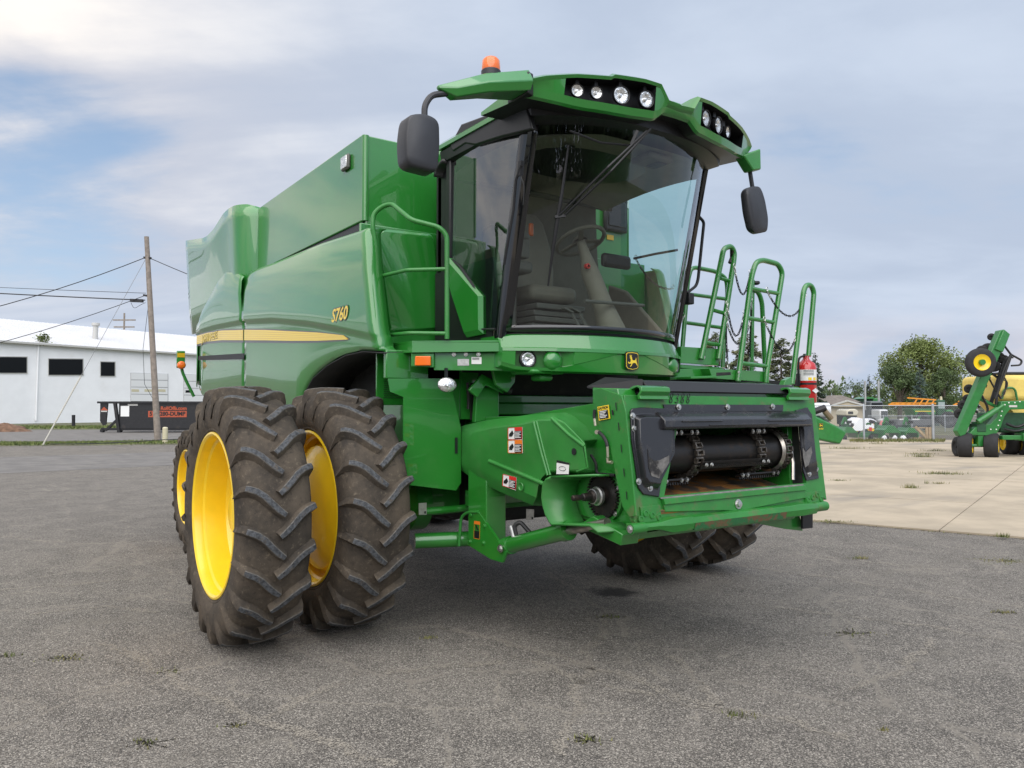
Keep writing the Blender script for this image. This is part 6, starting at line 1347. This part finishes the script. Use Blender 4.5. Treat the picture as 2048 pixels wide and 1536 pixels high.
def conifer(u, dep, wpx, vtop, m, label, n=4200, name='spruce_tree', power=1.0, irr=.25, base=.06, group='conifers at the edge of the lot'):
    s = dep / FPX; b = L((u - 1024) * s, dep); H = 1.75 + (818 - vtop) * s; Wd = wpx * s / 2
    t = empty(name, b, 0, label, 'tree', group); mb = MB(); mb.tube([Vector((0, 0, 0)), Vector((0, 0, H * .98))], [Wd * .06 + .08, .02], 8); mb.build('trunk', BARK, t); mb = MB()
    br_n = 110; brs = []
    for k in range(br_n):
        z = base + (1 - base) * (k + random.random()) / br_n; r = Wd * ((1 - z) ** power) * random.uniform(1 - irr, 1 + irr * .35); a = random.uniform(0, 6.28); brs.append((z, r, a))
    wsum = [max(.05, r) for z, r, a in brs]
    for z, r, a in random.choices(brs, wsum, k=n):
        q = random.random() ** .55; d = Vector((math.cos(a), math.sin(a), 0)); c = d * r * q + Vector((random.gauss(0, .05 * Wd), random.gauss(0, .05 * Wd), H * z - r * q * .22 + random.gauss(0, H * .008)))
        w = Vector((-d.y, d.x, 0)); sz = Wd * .05 + .06; e = (d * random.uniform(.5, 1.2) + w * random.uniform(-.9, .9) + Vector((0, 0, random.uniform(-.6, .3)))).normalized() * sz * 1.5; g = Vector((random.gauss(0, 1), random.gauss(0, 1), random.gauss(0, 1))).normalized() * sz * .4
        mb.add([c, c + e * .5 + g, c + e, c + e * .5 - g], [(0, 1, 2, 3)])
    mb.build('crown', m, t, smooth=0, recalc=False); return t
broad_tree(1842, 850, 95, 172, 688, LEAFA, 'tall light green broadleaf tree, the largest tree at right', 17000, clumps=58, low=.22)
broad_tree(1798, 850, 84, 110, 735, LEAFB, 'darker rounded tree in front of the tallest tree, left half', 9000, clumps=26, low=.12)
broad_tree(1890, 850, 86, 90, 742, LEAFB, 'darker rounded tree in front of the tallest tree, right half', 8000, clumps=24, low=.12)
conifer(1840, 78, 64, 735, LEAFD, 'pale blue spruce standing in front of the tallest tree', 5200, base=.03)
conifer(1739, 100, 34, 750, LEAFC, 'slender dark spruce left of the tallest tree', 2600)
conifer(1632, 66, 62, 708, LEAFC, 'dark spruce just right of the fire extinguisher', 5200)
conifer(1563, 70, 96, 678, LEAFE, 'brownish pine behind the outer guard rails', 12000, name='pine_tree', power=.42, irr=.4)
conifer(1497, 72, 110, 668, LEAFE, 'bushy green pine behind the middle guard rails', 12000, name='pine_tree', power=.40, irr=.45)
conifer(1432, 74, 90, 664, LEAFE, 'bushy pine behind the inner guard rails, left of the others', 11000, name='pine_tree', power=.40, irr=.45)
broad_tree(1700, 850, 120, 90, 765, LEAFB, 'low dark tree behind the beige house roof', 3000, clumps=20, low=.1)
broad_tree(1664, 850, 130, 80, 768, LEAFB, 'low rounded tree at the left end of the far tree line', 2600, clumps=18, low=.1)
broad_tree(1772, 850, 125, 70, 772, LEAFB, 'low bush-like tree between the slender spruce and the tallest tree', 2400, clumps=16, low=.08)
broad_tree(1926, 850, 120, 80, 764, LEAFB, 'low tree directly behind the folded seeder wing', 2600, clumps=18, low=.08)
broad_tree(1990, 850, 125, 90, 768, LEAFB, 'low tree behind the yellow seed tank', 2600, clumps=18, low=.08)
mb = MB()
for _ in range(24000):
    if random.random() < .3: a, d = random.uniform(-150, 230), random.uniform(165, 185)
    else: a, d = random.uniform(-60, 80), random.uniform(-50, -42)
    hmax = 5.5 + 2.0 * math.sin(a * .11) + 1.2 * math.sin(a * .37 + 1) if d > 0 else 7.5 + 3.0 * math.sin(a * .17) + 2 * math.sin(a * .5)
    leaf(mb, L(a, d) + Vector((0, 0, max(.2, hmax * random.random() ** .7))), .75)
tag(mb.build('distant_tree_line', LEAFB, smooth=0, recalc=False), 'low band of distant woods along the horizon', 'woods', kind='stuff')
# ------------------------------------------------------------------ beige house, fences
def frame_at(u, dep):
    s = dep / FPX; return L((u - 1024) * s, dep), (lambda uu, y=0.0: (uu - 1024) * (dep + y) / FPX - (u - 1024) * s), (lambda vv, y=0.0: 1.75 + (818 - vv) * (dep + y) / FPX)
b, X_, Z_ = frame_at(1690, 78); hs = empty('beige_house', b, CAMYAW, 'low beige house with grey shingled roof behind the fence', 'house')
BEI = M('beige_siding', (0.50, 0.43, 0.32), .8, var=.05); SHG = M('shingle_roof', (0.17, 0.145, 0.125), .9, var=.25, vscale=2.5)
MB().box(X_(1648), X_(1735), 0, 9, 0, Z_(811)).build('wall', BEI, hs)
MB().loft([[(X_(1648), -.4, Z_(809)), (X_(1738), -.4, Z_(812)), (X_(1738), 10, Z_(809)), (X_(1648), 10, Z_(809))], [(X_(1700), 4, Z_(790)), (X_(1718), 4, Z_(790)), (X_(1718), 5, Z_(790)), (X_(1700), 5, Z_(790))]]).build('roof', SHG, hs, smooth=0)
MB().plate([(X_(1652), -.45, Z_(815)), (X_(1738), -.45, Z_(815)), (X_(1690), -.45, Z_(803))], .2, n=(0, 1, 0)).build('gable', BEI, hs, smooth=0)
MB().bar((X_(1652), -.5, Z_(814)), (X_(1690), -.5, Z_(802.5)), .12, .16).build('fascia', TRIMM, hs); MB().bar((X_(1738), -.5, Z_(815)), (X_(1690), -.5, Z_(802.5)), .12, .16).build('fascia', TRIMM, hs)
GALV = M('galvanised_steel', (0.36, 0.38, 0.40), .5, metal=.5, var=.1)
def mesh_mat(name, sc, wdt):
    m, t, b2 = newmat(name); co = N('ShaderNodeTexCoord', t).outputs['Object']; sx = N('ShaderNodeSeparateXYZ', t); LK(co, sx.inputs[0], t)
    def ln(sg):
        v = math_n('ADD', sx.outputs[0], math_n('MULTIPLY', sx.outputs[2], sg, t), t); v = math_n('FRACT', math_n('MULTIPLY', v, sc, t), None, t); return math_n('LESS_THAN', v, wdt, t)
    k = math_n('MAXIMUM', ln(1.0), ln(-1.0), t); b2.inputs['Base Color'].default_value = (.24, .26, .28, 1); b2.inputs['Roughness'].default_value = .5
    tr = N('ShaderNodeBsdfTransparent', t); mx = N('ShaderNodeMixShader', t); LK(k, mx.inputs[0], t); LK(tr.outputs[0], mx.inputs[1], t); LK(b2.outputs[0], mx.inputs[2], t); LK(mx.outputs[0], t.nodes['Material Output'].inputs[0], t); return m
LINK = mesh_mat('chain_link_wire', 9.0, .10)
def fence(u, dep, u0, u1, vt, posts, label):
    b, X_, Z_ = frame_at(u, dep); f = empty('chain_link_fence', b, CAMYAW, label, 'fence'); zt = Z_(vt)
    MB().add([(X_(u0), .05, .04), (X_(u1), .05, .04), (X_(u1), .05, zt), (X_(u0), .05, zt)], [(0, 1, 2, 3)]).build('wire_mesh', LINK, f, smooth=0)
    MB().tube([(X_(u0), 0, zt), (X_(u1), 0, zt)], .025, 8).build('top_rail', GALV, f)
    for p, r in posts: MB().lathe([(0, r), (zt + .05, r), (zt + .1, r * .4)], (X_(p), 0, 0), (0, 0, 1), 10, cap=True).build('post', GALV, f)
fence(1727, 41, 1560, 2260, 813, [(1590, .04), (1727, .05), (1865, .07), (2005, .05), (2150, .05)], 'chain-link fence across the concrete with grey steel posts')
fence(1766, 58, 1735, 1990, 833, [(1766, .03), (1823, .03), (1889, .03)], 'lower chain-link fence farther back behind the first fence')
# ------------------------------------------------------------------ machines behind the fence
FG = M('far_green', (0.018, 0.165, 0.032), .4, coat=.4, var=.1); FGD = M('far_dark_green', (0.015, 0.07, 0.03), .6, var=.2); ORN = M('boom_orange', (0.72, 0.27, 0.02), .5); TARP = M('white_tarp', (0.72, 0.73, 0.75), .7, bump=.4, bscale=4); PINK = M('pink_plastic', (0.62, 0.20, 0.20), .6); LUM = M('raw_lumber', (0.42, 0.30, 0.17), .8, var=.15); TANKY = M('tank_yellow', (0.72, 0.55, 0.14), .5, var=.06); TYB = M('plain_tyre', (0.020, 0.020, 0.022), .8, var=.2)
def wheel(par, c, r, w, ax, rim=YEL, name='wheel', hub=FG, rr=.58):
    ax = Vector(ax).normalized(); o = MB().lathe([(-w * .5, r * rr), (-w * .5, r * .82), (-w * .36, r * .96), (-w * .15, r), (w * .15, r), (w * .36, r * .96), (w * .5, r * .82), (w * .5, r * rr)], c, ax, 36).build(name, TYB, par, smooth=50)
    for sg in (-1, 1): MB().lathe([(sg * w * .5, r * rr), (sg * w * .42, r * (rr - .04)), (sg * w * .30, r * rr * .8), (sg * w * .25, r * .12), (sg * w * .36, r * .1), (sg * w * .38, .002)], c, ax, 28).build('rim', rim, o, smooth=40)
    return o
# mower-conditioner beyond the feeder face
b, X_, Z_ = frame_at(1650, 37); mw = empty('mower_conditioner', b, CAMYAW, 'green mower conditioner with sloping end shield just right of the feeder face', 'mower')
MB().prism('y', [(X_(1615), Z_(826)), (X_(1627), Z_(836)), (X_(1664), Z_(853)), (X_(1684), Z_(866)), (X_(1671), Z_(889)), (X_(1632), Z_(881)), (X_(1610), Z_(876))], -.5, .4).build('end_shield', FG, mw, bevel=.08)
emblem(Vector((X_(1632.5), -.51, Z_(852))), (1, 0, 0), (0, 0, 1), .16, mw, .012); text('R450', .10, (X_(1633), -.512, Z_(859)), (1, 0, 0), (0, 0, 1), YDEC, mw, 'model_lettering')
MB().tube(fillet([(X_(1605), 0, Z_(832)), (X_(1634), 0, Z_(823)), (X_(1650), 0, Z_(817))], .2), .16, 10).build('exhaust_hose', INK, mw); MB().tube([(X_(1649), 0, Z_(824)), (X_(1662), 0, Z_(840))], .14, 10).build('brown_tube', M('tube_tan', (.16, .12, .07), .6), mw)
MB().prism('y', [(X_(1618), Z_(838)), (X_(1640), Z_(833)), (X_(1655), Z_(845)), (X_(1640), Z_(850))], .1, 1.2).build('frame', FGD, mw); wheel(mw, (X_(1636), .6, .38), .38, .3, (1, .2, 0)); wheel(mw, (X_(1600), 2.2, .5), .5, .35, (1, .2, 0))
# white covered tractor
b, X_, Z_ = frame_at(1717, 52); tv = empty('covered_tractor', b, CAMYAW, 'small tractor wrapped in a white tarp behind the left fence post', 'tractor')
rows = []
for u, v0, v1, w in ((1690, 860, 852, .5), (1696, 862, 842, .9), (1708, 862, 836, 1.0), (1720, 858, 839, .95), (1735, 857, 838, .9), (1742, 856, 840, .8), (1744, 855, 848, .4)): rows.append([(X_(u), -w, Z_(v0)), (X_(u), -w * .9, Z_(v1) - .1), (X_(u), -w * .4, Z_(v1)), (X_(u), w * .4, Z_(v1)), (X_(u), w, Z_(v0))])
MB().loft(rows).build('tarp', TARP, tv, smooth=50); wheel(tv, (X_(1730), -.7, .5), .5, .35, (.1, 1, 0)); wheel(tv, (X_(1700), -.7, .4), .4, .3, (.1, 1, 0))
b, X_, Z_ = frame_at(1699, 60); uv = empty('cream_utility_vehicle', b, CAMYAW, 'cream utility vehicle nose above the white tarp', 'vehicle')
MB().prism('y', [(X_(1686), Z_(832)), (X_(1688), Z_(822)), (X_(1694), Z_(819)), (X_(1706), Z_(819)), (X_(1712), Z_(825)), (X_(1708), Z_(833))], -.5, 1.5).build('body', M('cream_body', (.62, .57, .44), .4, coat=.4), uv, bevel=.08); MB().box(X_(1690), X_(1700), -.52, -.5, Z_(829), Z_(824)).build('grille', INK, uv)
wheel(uv, (X_(1691), .2, .42), .42, .3, (.2, 1, 0), INK); wheel(uv, (X_(1709), .2, .42), .42, .3, (.2, 1, 0), INK); MB().box(X_(1688), X_(1710), -.3, 1.4, .5, Z_(832)).build('chassis', INK, uv)
# row of green implements at the fence
for (u, label, seed) in ((1737, 'small green implement with red end on the ground left of the big mower deck', 1), (1773, 'green mower deck with black pulleys behind the fence', 2), (1812, 'green mower deck beside the lumber, right one', 3), (1690, 'green implement frame below the white tarp, half hidden', 4)):
    b, X_, Z_ = frame_at(u, 43); im = empty('mower_deck', b, CAMYAW, label, 'implement', 'green implements stored behind the fence'); dx = X_(u + (10, 16, 13, 15)[seed - 1])
    kz = (.5, 1.0, .85, .9)[seed - 1]; MB().prism('y', [(-dx, .12), (-dx, .55 * kz), (-dx * .7, .62 * kz), (-dx * .5, .80 * kz), (dx * .3, .78 * kz), (dx * .6, .60 * kz), (dx, .5 * kz), (dx, .12), (dx * .9, .12), (dx * .85, .38), (-dx * .85, .38), (-dx * .9, .12)], -.6, .6).build('deck', FG, im, bevel=.03)
    MB().box(-dx * .35, dx * .3, -.3, .3, .70 * kz, .98 * kz).build('gearbox_cover', FGD, im, bevel=.04); MB().lathe([(-.08, .13), (.08, .13)], (dx * .2, -.3, .98), (0, 0, 1), 18, cap=True).build('pulley', TYB, im)
    MB().bar((-dx * .5, 0, .85), (-dx * .1, 0, 1.25 if seed > 1 else .9), .1, .1).build('hitch', FG, im); MB().bar((dx * .4, 0, .85), (-dx * .1, 0, 1.25 if seed > 1 else .9), .1, .1).build('hitch', FG, im)
    if seed == 1: MB().box(-dx, -dx * .5, -.66, -.61, .5, .7).build('red_panel', REDL, im)
    MB().lathe([(-.06, .14), (.06, .14)], (-dx * .8, -.66, .14), (1, .1, .0), 14, cap=True).build('gauge_wheel', TYB, im)
for (u0, u1, label) in ((1761, 1775, 'crumpled white plastic bag under the left mower deck'), (1783, 1794, 'small white plastic bag between the mower decks'), (1797, 1813, 'white plastic bag under the right mower deck')):
    b, X_, Z_ = frame_at((u0 + u1) / 2, 42.3); w = X_(u1); rows = []
    for k in range(5): t = k / 4; rows.append([b + RIGHT * math.cos(q * .628) * w * math.cos(t * 1.5) * random.uniform(.8, 1.1) + FWDH * math.sin(q * .628) * w * .6 * math.cos(t * 1.5) + Vector((0, 0, .02 + .24 * math.sin(t * 1.5) * random.uniform(.8, 1.1))) for q in range(10)])
    tag(MB().loft(rows).build('plastic_bag', TARP, smooth=60), label, 'bag', 'white bags under the mower decks')
for (u, v0, v1, w, m, nm, label, cat) in ((1762.5, 843, 868, .13, PINK, 'pink_jug', 'pink upright plastic drum behind the fence', 'drum'), (1751, 846, 868, .10, FGD, 'green_drum', 'small green upright drum left of the pink one', 'drum')):
    b, X_, Z_ = frame_at(u, 48); tag(MB().lathe([(0, w), (Z_(v1) if Z_(v1) > .1 else .2, w * 1.1), (Z_(v0) * .8, w), (Z_(v0), w * .5), (Z_(v0) + .03, .01)], b, (0, 0, 1), 14, cap=True).build(nm, m), label, cat)
b, X_, Z_ = frame_at(1850, 43.5); lu = empty('lumber_crate', b, CAMYAW, 'raw lumber crate frame beside the right fence post', 'crate')
for u in (1852, 1857.5, 1862.5): MB().box(X_(u) - .06, X_(u) + .06, -.06, .06, 0, Z_(856)).build('upright', LUM, lu)
MB().bar((X_(1829), -.05, Z_(855)), (X_(1850), -.05, .08), .08, .14).build('brace', LUM, lu); MB().box(X_(1826), X_(1864), .02, .14, .02, .14).build('bottom_board', LUM, lu); MB().box(X_(1826), X_(1864), .02, .12, Z_(858), Z_(856)).build('top_board', LUM, lu)
# semi truck, flatbed, far combine, sprayer
b, X_, Z_ = frame_at(1768, 66); tk = empty('white_truck', b, CAMYAW, 'white semi truck seen head on behind the fences', 'truck')
MB().box(X_(1759), X_(1776), 0, 1.6, Z_(846), Z_(820)).build('hood', M('truck_white', (.66, .67, .68), .4, coat=.4), tk, bevel=.1); MB().box(X_(1761.5), X_(1774), -.06, 0, Z_(837), Z_(823)).build('grille', DGREY, tk); MB().box(X_(1752), X_(1784), -.25, 0, Z_(846), Z_(840)).build('bumper', ZINC, tk, bevel=.05)
MB().box(X_(1758), X_(1784), 1.6, 3.0, Z_(846), Z_(803)).build('cab', M('truck_dark_cab', (.10, .11, .12), .4, coat=.4), tk, bevel=.1); MB().box(X_(1760), X_(1782), 1.55, 1.6, Z_(818), Z_(807)).build('windscreen', WINM, tk)
for u in (1754, 1782): wheel(tk, (X_(u), .9, .5), .5, .35, (1, 0, 0), INK); MB().lathe([(0, .10), (2.6, .10)], (X_(u), 2.2, 1.6), (0, 0, 1), 10, cap=True).build('exhaust_stack', ZINC, tk)
b, X_, Z_ = frame_at(1830, 62); tr_ = empty('flatbed_trailer', b, CAMYAW, 'black flatbed trailer with low deck behind the lumber', 'trailer')
MB().box(X_(1794), X_(1868), 0, 2.4, Z_(852), Z_(840)).build('deck', M('trailer_grey', (.10, .10, .105), .6), tr_, bevel=.03); MB().box(X_(1822), X_(1846), -.05, 0, Z_(858), Z_(852)).build('under_frame', INK, tr_)
for u in (1802, 1856): wheel(tr_, (X_(u), .4, .42), .42, .3, (.1, 1, 0), INK)
for u0, u1 in ((1798, 1808), (1824, 1838)): MB().box(X_(u0), X_(u1), -.02, 0, Z_(841), Z_(838.5)).build('deck_sign', WHITE, tr_)
b, X_, Z_ = frame_at(1743, 80); fcb = empty('far_combine', b, CAMYAW, 'far green combine with dark cab behind the white truck', 'combine')
MB().box(X_(1726), X_(1745), 0, 2, Z_(822), Z_(799)).build('cab', FGD, fcb, bevel=.1); MB().box(X_(1730), X_(1743), -.05, 0, Z_(815), Z_(802)).build('cab_glass', WINM, fcb); MB().prism('y', [(X_(1724), Z_(798.5)), (X_(1732), Z_(795)), (X_(1744), Z_(795)), (X_(1747), Z_(798.5))], -.3, 2.2).build('cab_roof', FG, fcb)
MB().box(X_(1745), X_(1762), 0, 3, Z_(828), Z_(797)).build('grain_tank', FG, fcb, bevel=.08); MB().box(X_(1690), X_(1748), -1.4, 0, Z_(832), Z_(822)).build('header', FGD, fcb); mb = MB()
for k in range(14): wheel(fcb, (X_(1692 + k * 4.2), -1.6, Z_(811)), .32, .12, (1, .2, 0), INK, 'reel_disc', rr=.3)
for u in (1732, 1756): wheel(fcb, (X_(u), .5, .9), .9, .6, (1, 0, 0))
b, X_, Z_ = frame_at(1850, 70); sy = empty('sprayer', b, CAMYAW, 'green self-propelled sprayer with folded orange boom behind the fence', 'sprayer')
MB().prism('y', [(X_(1816), Z_(818)), (X_(1862), Z_(818)), (X_(1866), Z_(830)), (X_(1845), Z_(831)), (X_(1836), Z_(833)), (X_(1832), Z_(842)), (X_(1824), Z_(842)), (X_(1822), Z_(826))], -.6, 1.2).build('hood', FG, sy, bevel=.08); MB().box(X_(1823), X_(1862), -.63, -.6, Z_(824.2), Z_(822.6)).build('hood_stripe', YDEC, sy)
MB().prism('y', [(X_(1886), Z_(833)), (X_(1886), Z_(821)), (X_(1896), Z_(820)), (X_(1901), Z_(825)), (X_(1899), Z_(833))], -.6, 1.2).build('rear_cover', FG, sy, bevel=.08); MB().box(X_(1888), X_(1897), -.63, -.6, Z_(827), Z_(824.5)).build('cover_stripe', YDEC, sy)
MB().box(X_(1869), X_(1886), -.4, 1.4, Z_(832), Z_(801)).build('cab', FGD, sy, bevel=.1); MB().box(X_(1871), X_(1884), -.44, -.4, Z_(818), Z_(805)).build('cab_glass', M('pale_glass', (.30, .36, .35), .1), sy); MB().lathe([(0, .12), (.3, .1), (.33, .01)], (X_(1882), 0, Z_(801)), (0, 0, 1), 10).build('beacon', CREAM, sy)
MB().box(X_(1820), X_(1900), .2, .8, Z_(848), Z_(832)).build('chassis', INK, sy)
for u in (1836, 1890): wheel(sy, (X_(u), -.5, .75), .75, .4, (.15, 1, 0), INK)
for (u0, u1, v0, v1) in ((1768, 1862, 810, 797), (1896, 1921, 811, 804)):
    bm_ = MB().bar((X_(u0), -.8, Z_(v0)), (X_(u1), -.8, Z_(v0 + 2)), .08, .13).build('boom_chord', ORN, sy); MB().bar((X_(u0 + 6), -.8, Z_(v0 - 3)), (X_(u1), -.8, Z_(v0 - 2.5)), .07, .10).build('boom_chord', ORN, sy); MB().bar((X_(u0 + (u1 - u0) * .40), -.8, Z_(v1)), (X_(u1), -.8, Z_(v1 + 4)), .07, .11).build('boom_chord', ORN, sy)
    n = 8 if u1 - u0 > 50 else 3
    for k in range(n): ua = u0 + (u1 - u0) * (k + .2) / n; MB().bar((X_(ua), -.8, Z_(v0)), (X_(ua + (u1 - u0) * .6 / n), -.8, Z_(v0 - 3 if k < n * .4 else v1 + 3)), .06, .1).build('boom_brace', ORN, sy)
# loose things at left of the house: white tank trailer seen behind the extinguisher
b, X_, Z_ = frame_at(1632, 55); wt = empty('white_tank_trailer', b, CAMYAW, 'white tank trailer partly hidden behind the red extinguisher', 'trailer')
MB().lathe([(-1.2, .2), (-1.1, .55), (1.1, .55), (1.2, .2)], (0, .6, Z_(822)), (1, 0, 0), 20, cap=True).build('tank', M('tank_white', (.66, .67, .68), .4), wt); MB().box(X_(1610), X_(1658), .3, .9, Z_(838), Z_(834)).build('frame', INK, wt); wheel(wt, (.3, .3, .4), .4, .3, (.1, 1, 0), INK)
# ------------------------------------------------------------------ folded air seeder at the right edge
SDp = 27.0; b, X_, Z_ = frame_at(1960, SDp); sd_ = empty('folded_air_seeder', b, CAMYAW, 'green folded seeder with yellow tank and raised wing at the right edge', 'seeder'); b.z = 0.03
def sbar(a, c, w, h, y, m, name): return MB().bar((X_(a[0]), y, Z_(a[1])), (X_(c[0]), y, Z_(c[1])), w, h, upv=(0, 1, 0)).build(name, m, sd_, bevel=.02)
for u in (1929.5, 1981):
    c = (X_(u), 0, .43); MB().lathe([(-.21, .25), (-.225, .36), (-.20, .42), (-.12, .44), (.12, .44), (.20, .42), (.225, .36), (.21, .25)], c, (1, -.72, 0), 40).build('wheel', TYB, sd_, smooth=40)
    for sg in (-1, 1): MB().lathe([(sg * .215, .27), (sg * .17, .24), (sg * .15, .1), (sg * .18, .05), (sg * .18, .01)], c, (1, -.72, 0), 28).build('rim', YEL, sd_)
 
MB().lathe([(-.1, .06), (.75, .06)], (X_(1940), .05, .43), (1, -.16, 0), 14, cap=True).build('axle', FG, sd_)
MB().prism('y', [(X_(1907), Z_(864)), (X_(1913), Z_(875)), (X_(1924), Z_(871)), (X_(2012), Z_(676)), (X_(2005), Z_(663)), (X_(1997), Z_(664))], -.18, .10).build('wing_beam', FG, sd_, bevel=.02)
MB().prism('y', [(X_(2002), Z_(662)), (X_(2014), Z_(672)), (X_(1999), Z_(708)), (X_(1984), Z_(702))], -.25, .25).build('wing_tip', FG, sd_, bevel=.02)
w0 = wheel(sd_, (X_(1946.5), -.45, Z_(729)), .50, .26, (.12, 1, .0), YEL, rr=.56); MB().lathe([(-.20, .09), (-.18, .10), (-.08, .10)], (X_(1946.5), -.45, Z_(729)), (.12, 1, 0), 16, cap=True).build('hub', FG, w0)
for u, v, r in ((1985, 676, .16), (1978, 702, .30), (1997, 718, .28), (1966, 705, .26), (1935, 800, .2), (1925, 812, .2), (1918, 830, .22), (1938, 780, .2), (1994, 700, .22), (1990, 735, .25)): wheel(sd_, (X_(u, .35), .35, Z_(v, .35)), r * .8, .14, (.6, .8, .1), TYB, 'press_wheel', rr=.4)
for k in range(16): u, v = 1996 - k * 4.6 + random.uniform(-5, 12), 722 + k * 9; MB().bar((X_(u), .25, Z_(v)), (X_(u + random.uniform(4, 16)), .35, Z_(v + random.uniform(-8, 10))), .05, .07).build('linkage_bar', random.choice((INK, FGD, INK, FG)), sd_)
for k in range(9): u, v = 1990 - k * 7.5, 730 + k * 15; MB().bar((X_(u), .2, Z_(v)), (X_(u + 10), .5, Z_(v - 10)), .14, .22).build('row_unit', FGD, sd_); MB().bar((X_(u - 2), .3, Z_(v + 8)), (X_(u + 9), .3, Z_(v + 14)), .06, .08).build('row_arm', INK, sd_)
MB().tube([(X_(1946), -.25, Z_(846)), (X_(1985), -.25, Z_(821))], .10, 14).build('fold_cylinder', FG, sd_, smooth=50); MB().tube([(X_(1985), -.25, Z_(821)), (X_(1997), -.25, Z_(813))], .06, 12).build('cylinder_rod', FG, sd_)
MB().prism('y', [(X_(1998), Z_(805)), (X_(2075), Z_(803)), (X_(2075), Z_(820)), (X_(2014), Z_(822)), (X_(2003), Z_(836)), (X_(1996), Z_(856)), (X_(1984), Z_(874)), (X_(1930), Z_(872)), (X_(1946), Z_(856)), (X_(1975), Z_(850)), (X_(1988), Z_(836)), (X_(1994), Z_(818))], -.14, .10).build('main_frame', FG, sd_, bevel=.02)
for u, v in ((2004, 812), (2012, 808), (2024, 808), (1998, 825), (1996, 834), (1993, 843), (1990, 853), (1986, 861), (1975, 861), (2034, 806)): MB().lathe([(0, .025), (-.02, .02), (-.022, .001)], (X_(u), -.14, Z_(v)), (0, 1, 0), 8).build('bolt', WHITE, sd_)
MB().box(X_(2012), X_(2028), -.16, -.14, Z_(817), Z_(813)).build('warning_label', TRIMM, sd_)
MB().box(X_(1951), X_(1962), -.1, .3, Z_(895), Z_(846)).build('wheel_post', FG, sd_, bevel=.02); MB().box(X_(1948), X_(1966), -.16, .35, Z_(866), Z_(850)).build('post_clamp', FGD, sd_, bevel=.02)
MB().box(X_(2000), X_(2080), -.1, .2, Z_(882), Z_(873)).build('lower_beam', FG, sd_, bevel=.02); MB().box(X_(2038), X_(2080), -.2, .3, Z_(884), Z_(868)).build('hitch_block', FG, sd_, bevel=.02)
MB().box(X_(1992, .8), X_(2090, .8), .8, 3.0, Z_(804, .8), Z_(752, .8)).build('seed_tank', TANKY, sd_, bevel=.18, seg=4); MB().box(X_(2008, 1.2), X_(2090, 1.2), 1.2, 2.6, Z_(752, 1.2), Z_(746, 1.2)).build('tank_lid', INK, sd_, bevel=.05); MB().prism('y', [(X_(2005, 1), Z_(803)), (X_(2090, 1), Z_(803)), (X_(2090, 1), Z_(838)), (X_(2036, 1), Z_(838))], 1.0, 2.6).build('tank_hopper', TANKY, sd_)
MB().tube(fillet([(X_(2004, .7), .7, Z_(800)), (X_(2008, .7), .7, Z_(778)), (X_(2030, .7), .7, Z_(776)), (X_(2034, .7), .7, Z_(802))], .2), .04, 8).build('tank_rail', FG, sd_); MB().box(X_(2006), X_(2080), .2, 1.6, Z_(868), Z_(828)).build('metering_block', FGD, sd_, bevel=.05)
for pts, r in ((((2006, 690), (2022, 712), (2030, 716), (2044, 724), (2040, 733), (2022, 734)), .035), (((1990, 700), (2010, 716), (2026, 718)), .03), (((2022, 712), (2012, 740), (2000, 770), (1988, 800)), .05), (((2018, 716), (2004, 748), (1994, 780), (1990, 812)), .045), (((1995, 748), (2012, 760), (2008, 790), (1998, 800)), .025), (((1970, 745), (1985, 775), (2000, 800)), .03), (((1996, 765), (2012, 762), (2014, 775), (2004, 790)), .025), (((2010, 850), (2030, 858), (2048, 850)), .05), (((2005, 860), (2028, 866), (2060, 856)), .05), (((1960, 790), (1975, 820), (1968, 840)), .04)):
    MB().tube(fillet([(X_(u), -.05, Z_(v)) for u, v in pts], .25), r, 6).build('hose', RUBH, sd_, smooth=60)
sbar((1962, 800), (2000, 818), .10, .10, .1, FG, 'wing_strut'); sbar((1960, 790), (1990, 808), .12, .12, .4, FG, 'wing_strut'); sbar((2022, 712), (1990, 810), .10, .10, .25, INK, 'wing_link')
wheel(sd_, (X_(2018, 1.6), 1.6, .45), .45, .5, (1, -.16, 0)); wheel(sd_, (X_(2044, 1.2), 1.2, .4), .4, .25, (1, -.16, 0)); wheel(sd_, (X_(1915, .5), .5, .36), .36, .25, (1, -.16, 0), TYB)

# the lot surface lies 45 mm above the survey datum: lift everything that stands on it except the machine
for o in list(bpy.data.objects):
    if o.parent is None and o.name not in ('combine_harvester', 'fire_extinguisher', 'camera', 'sun'): o.location.z += 0.045
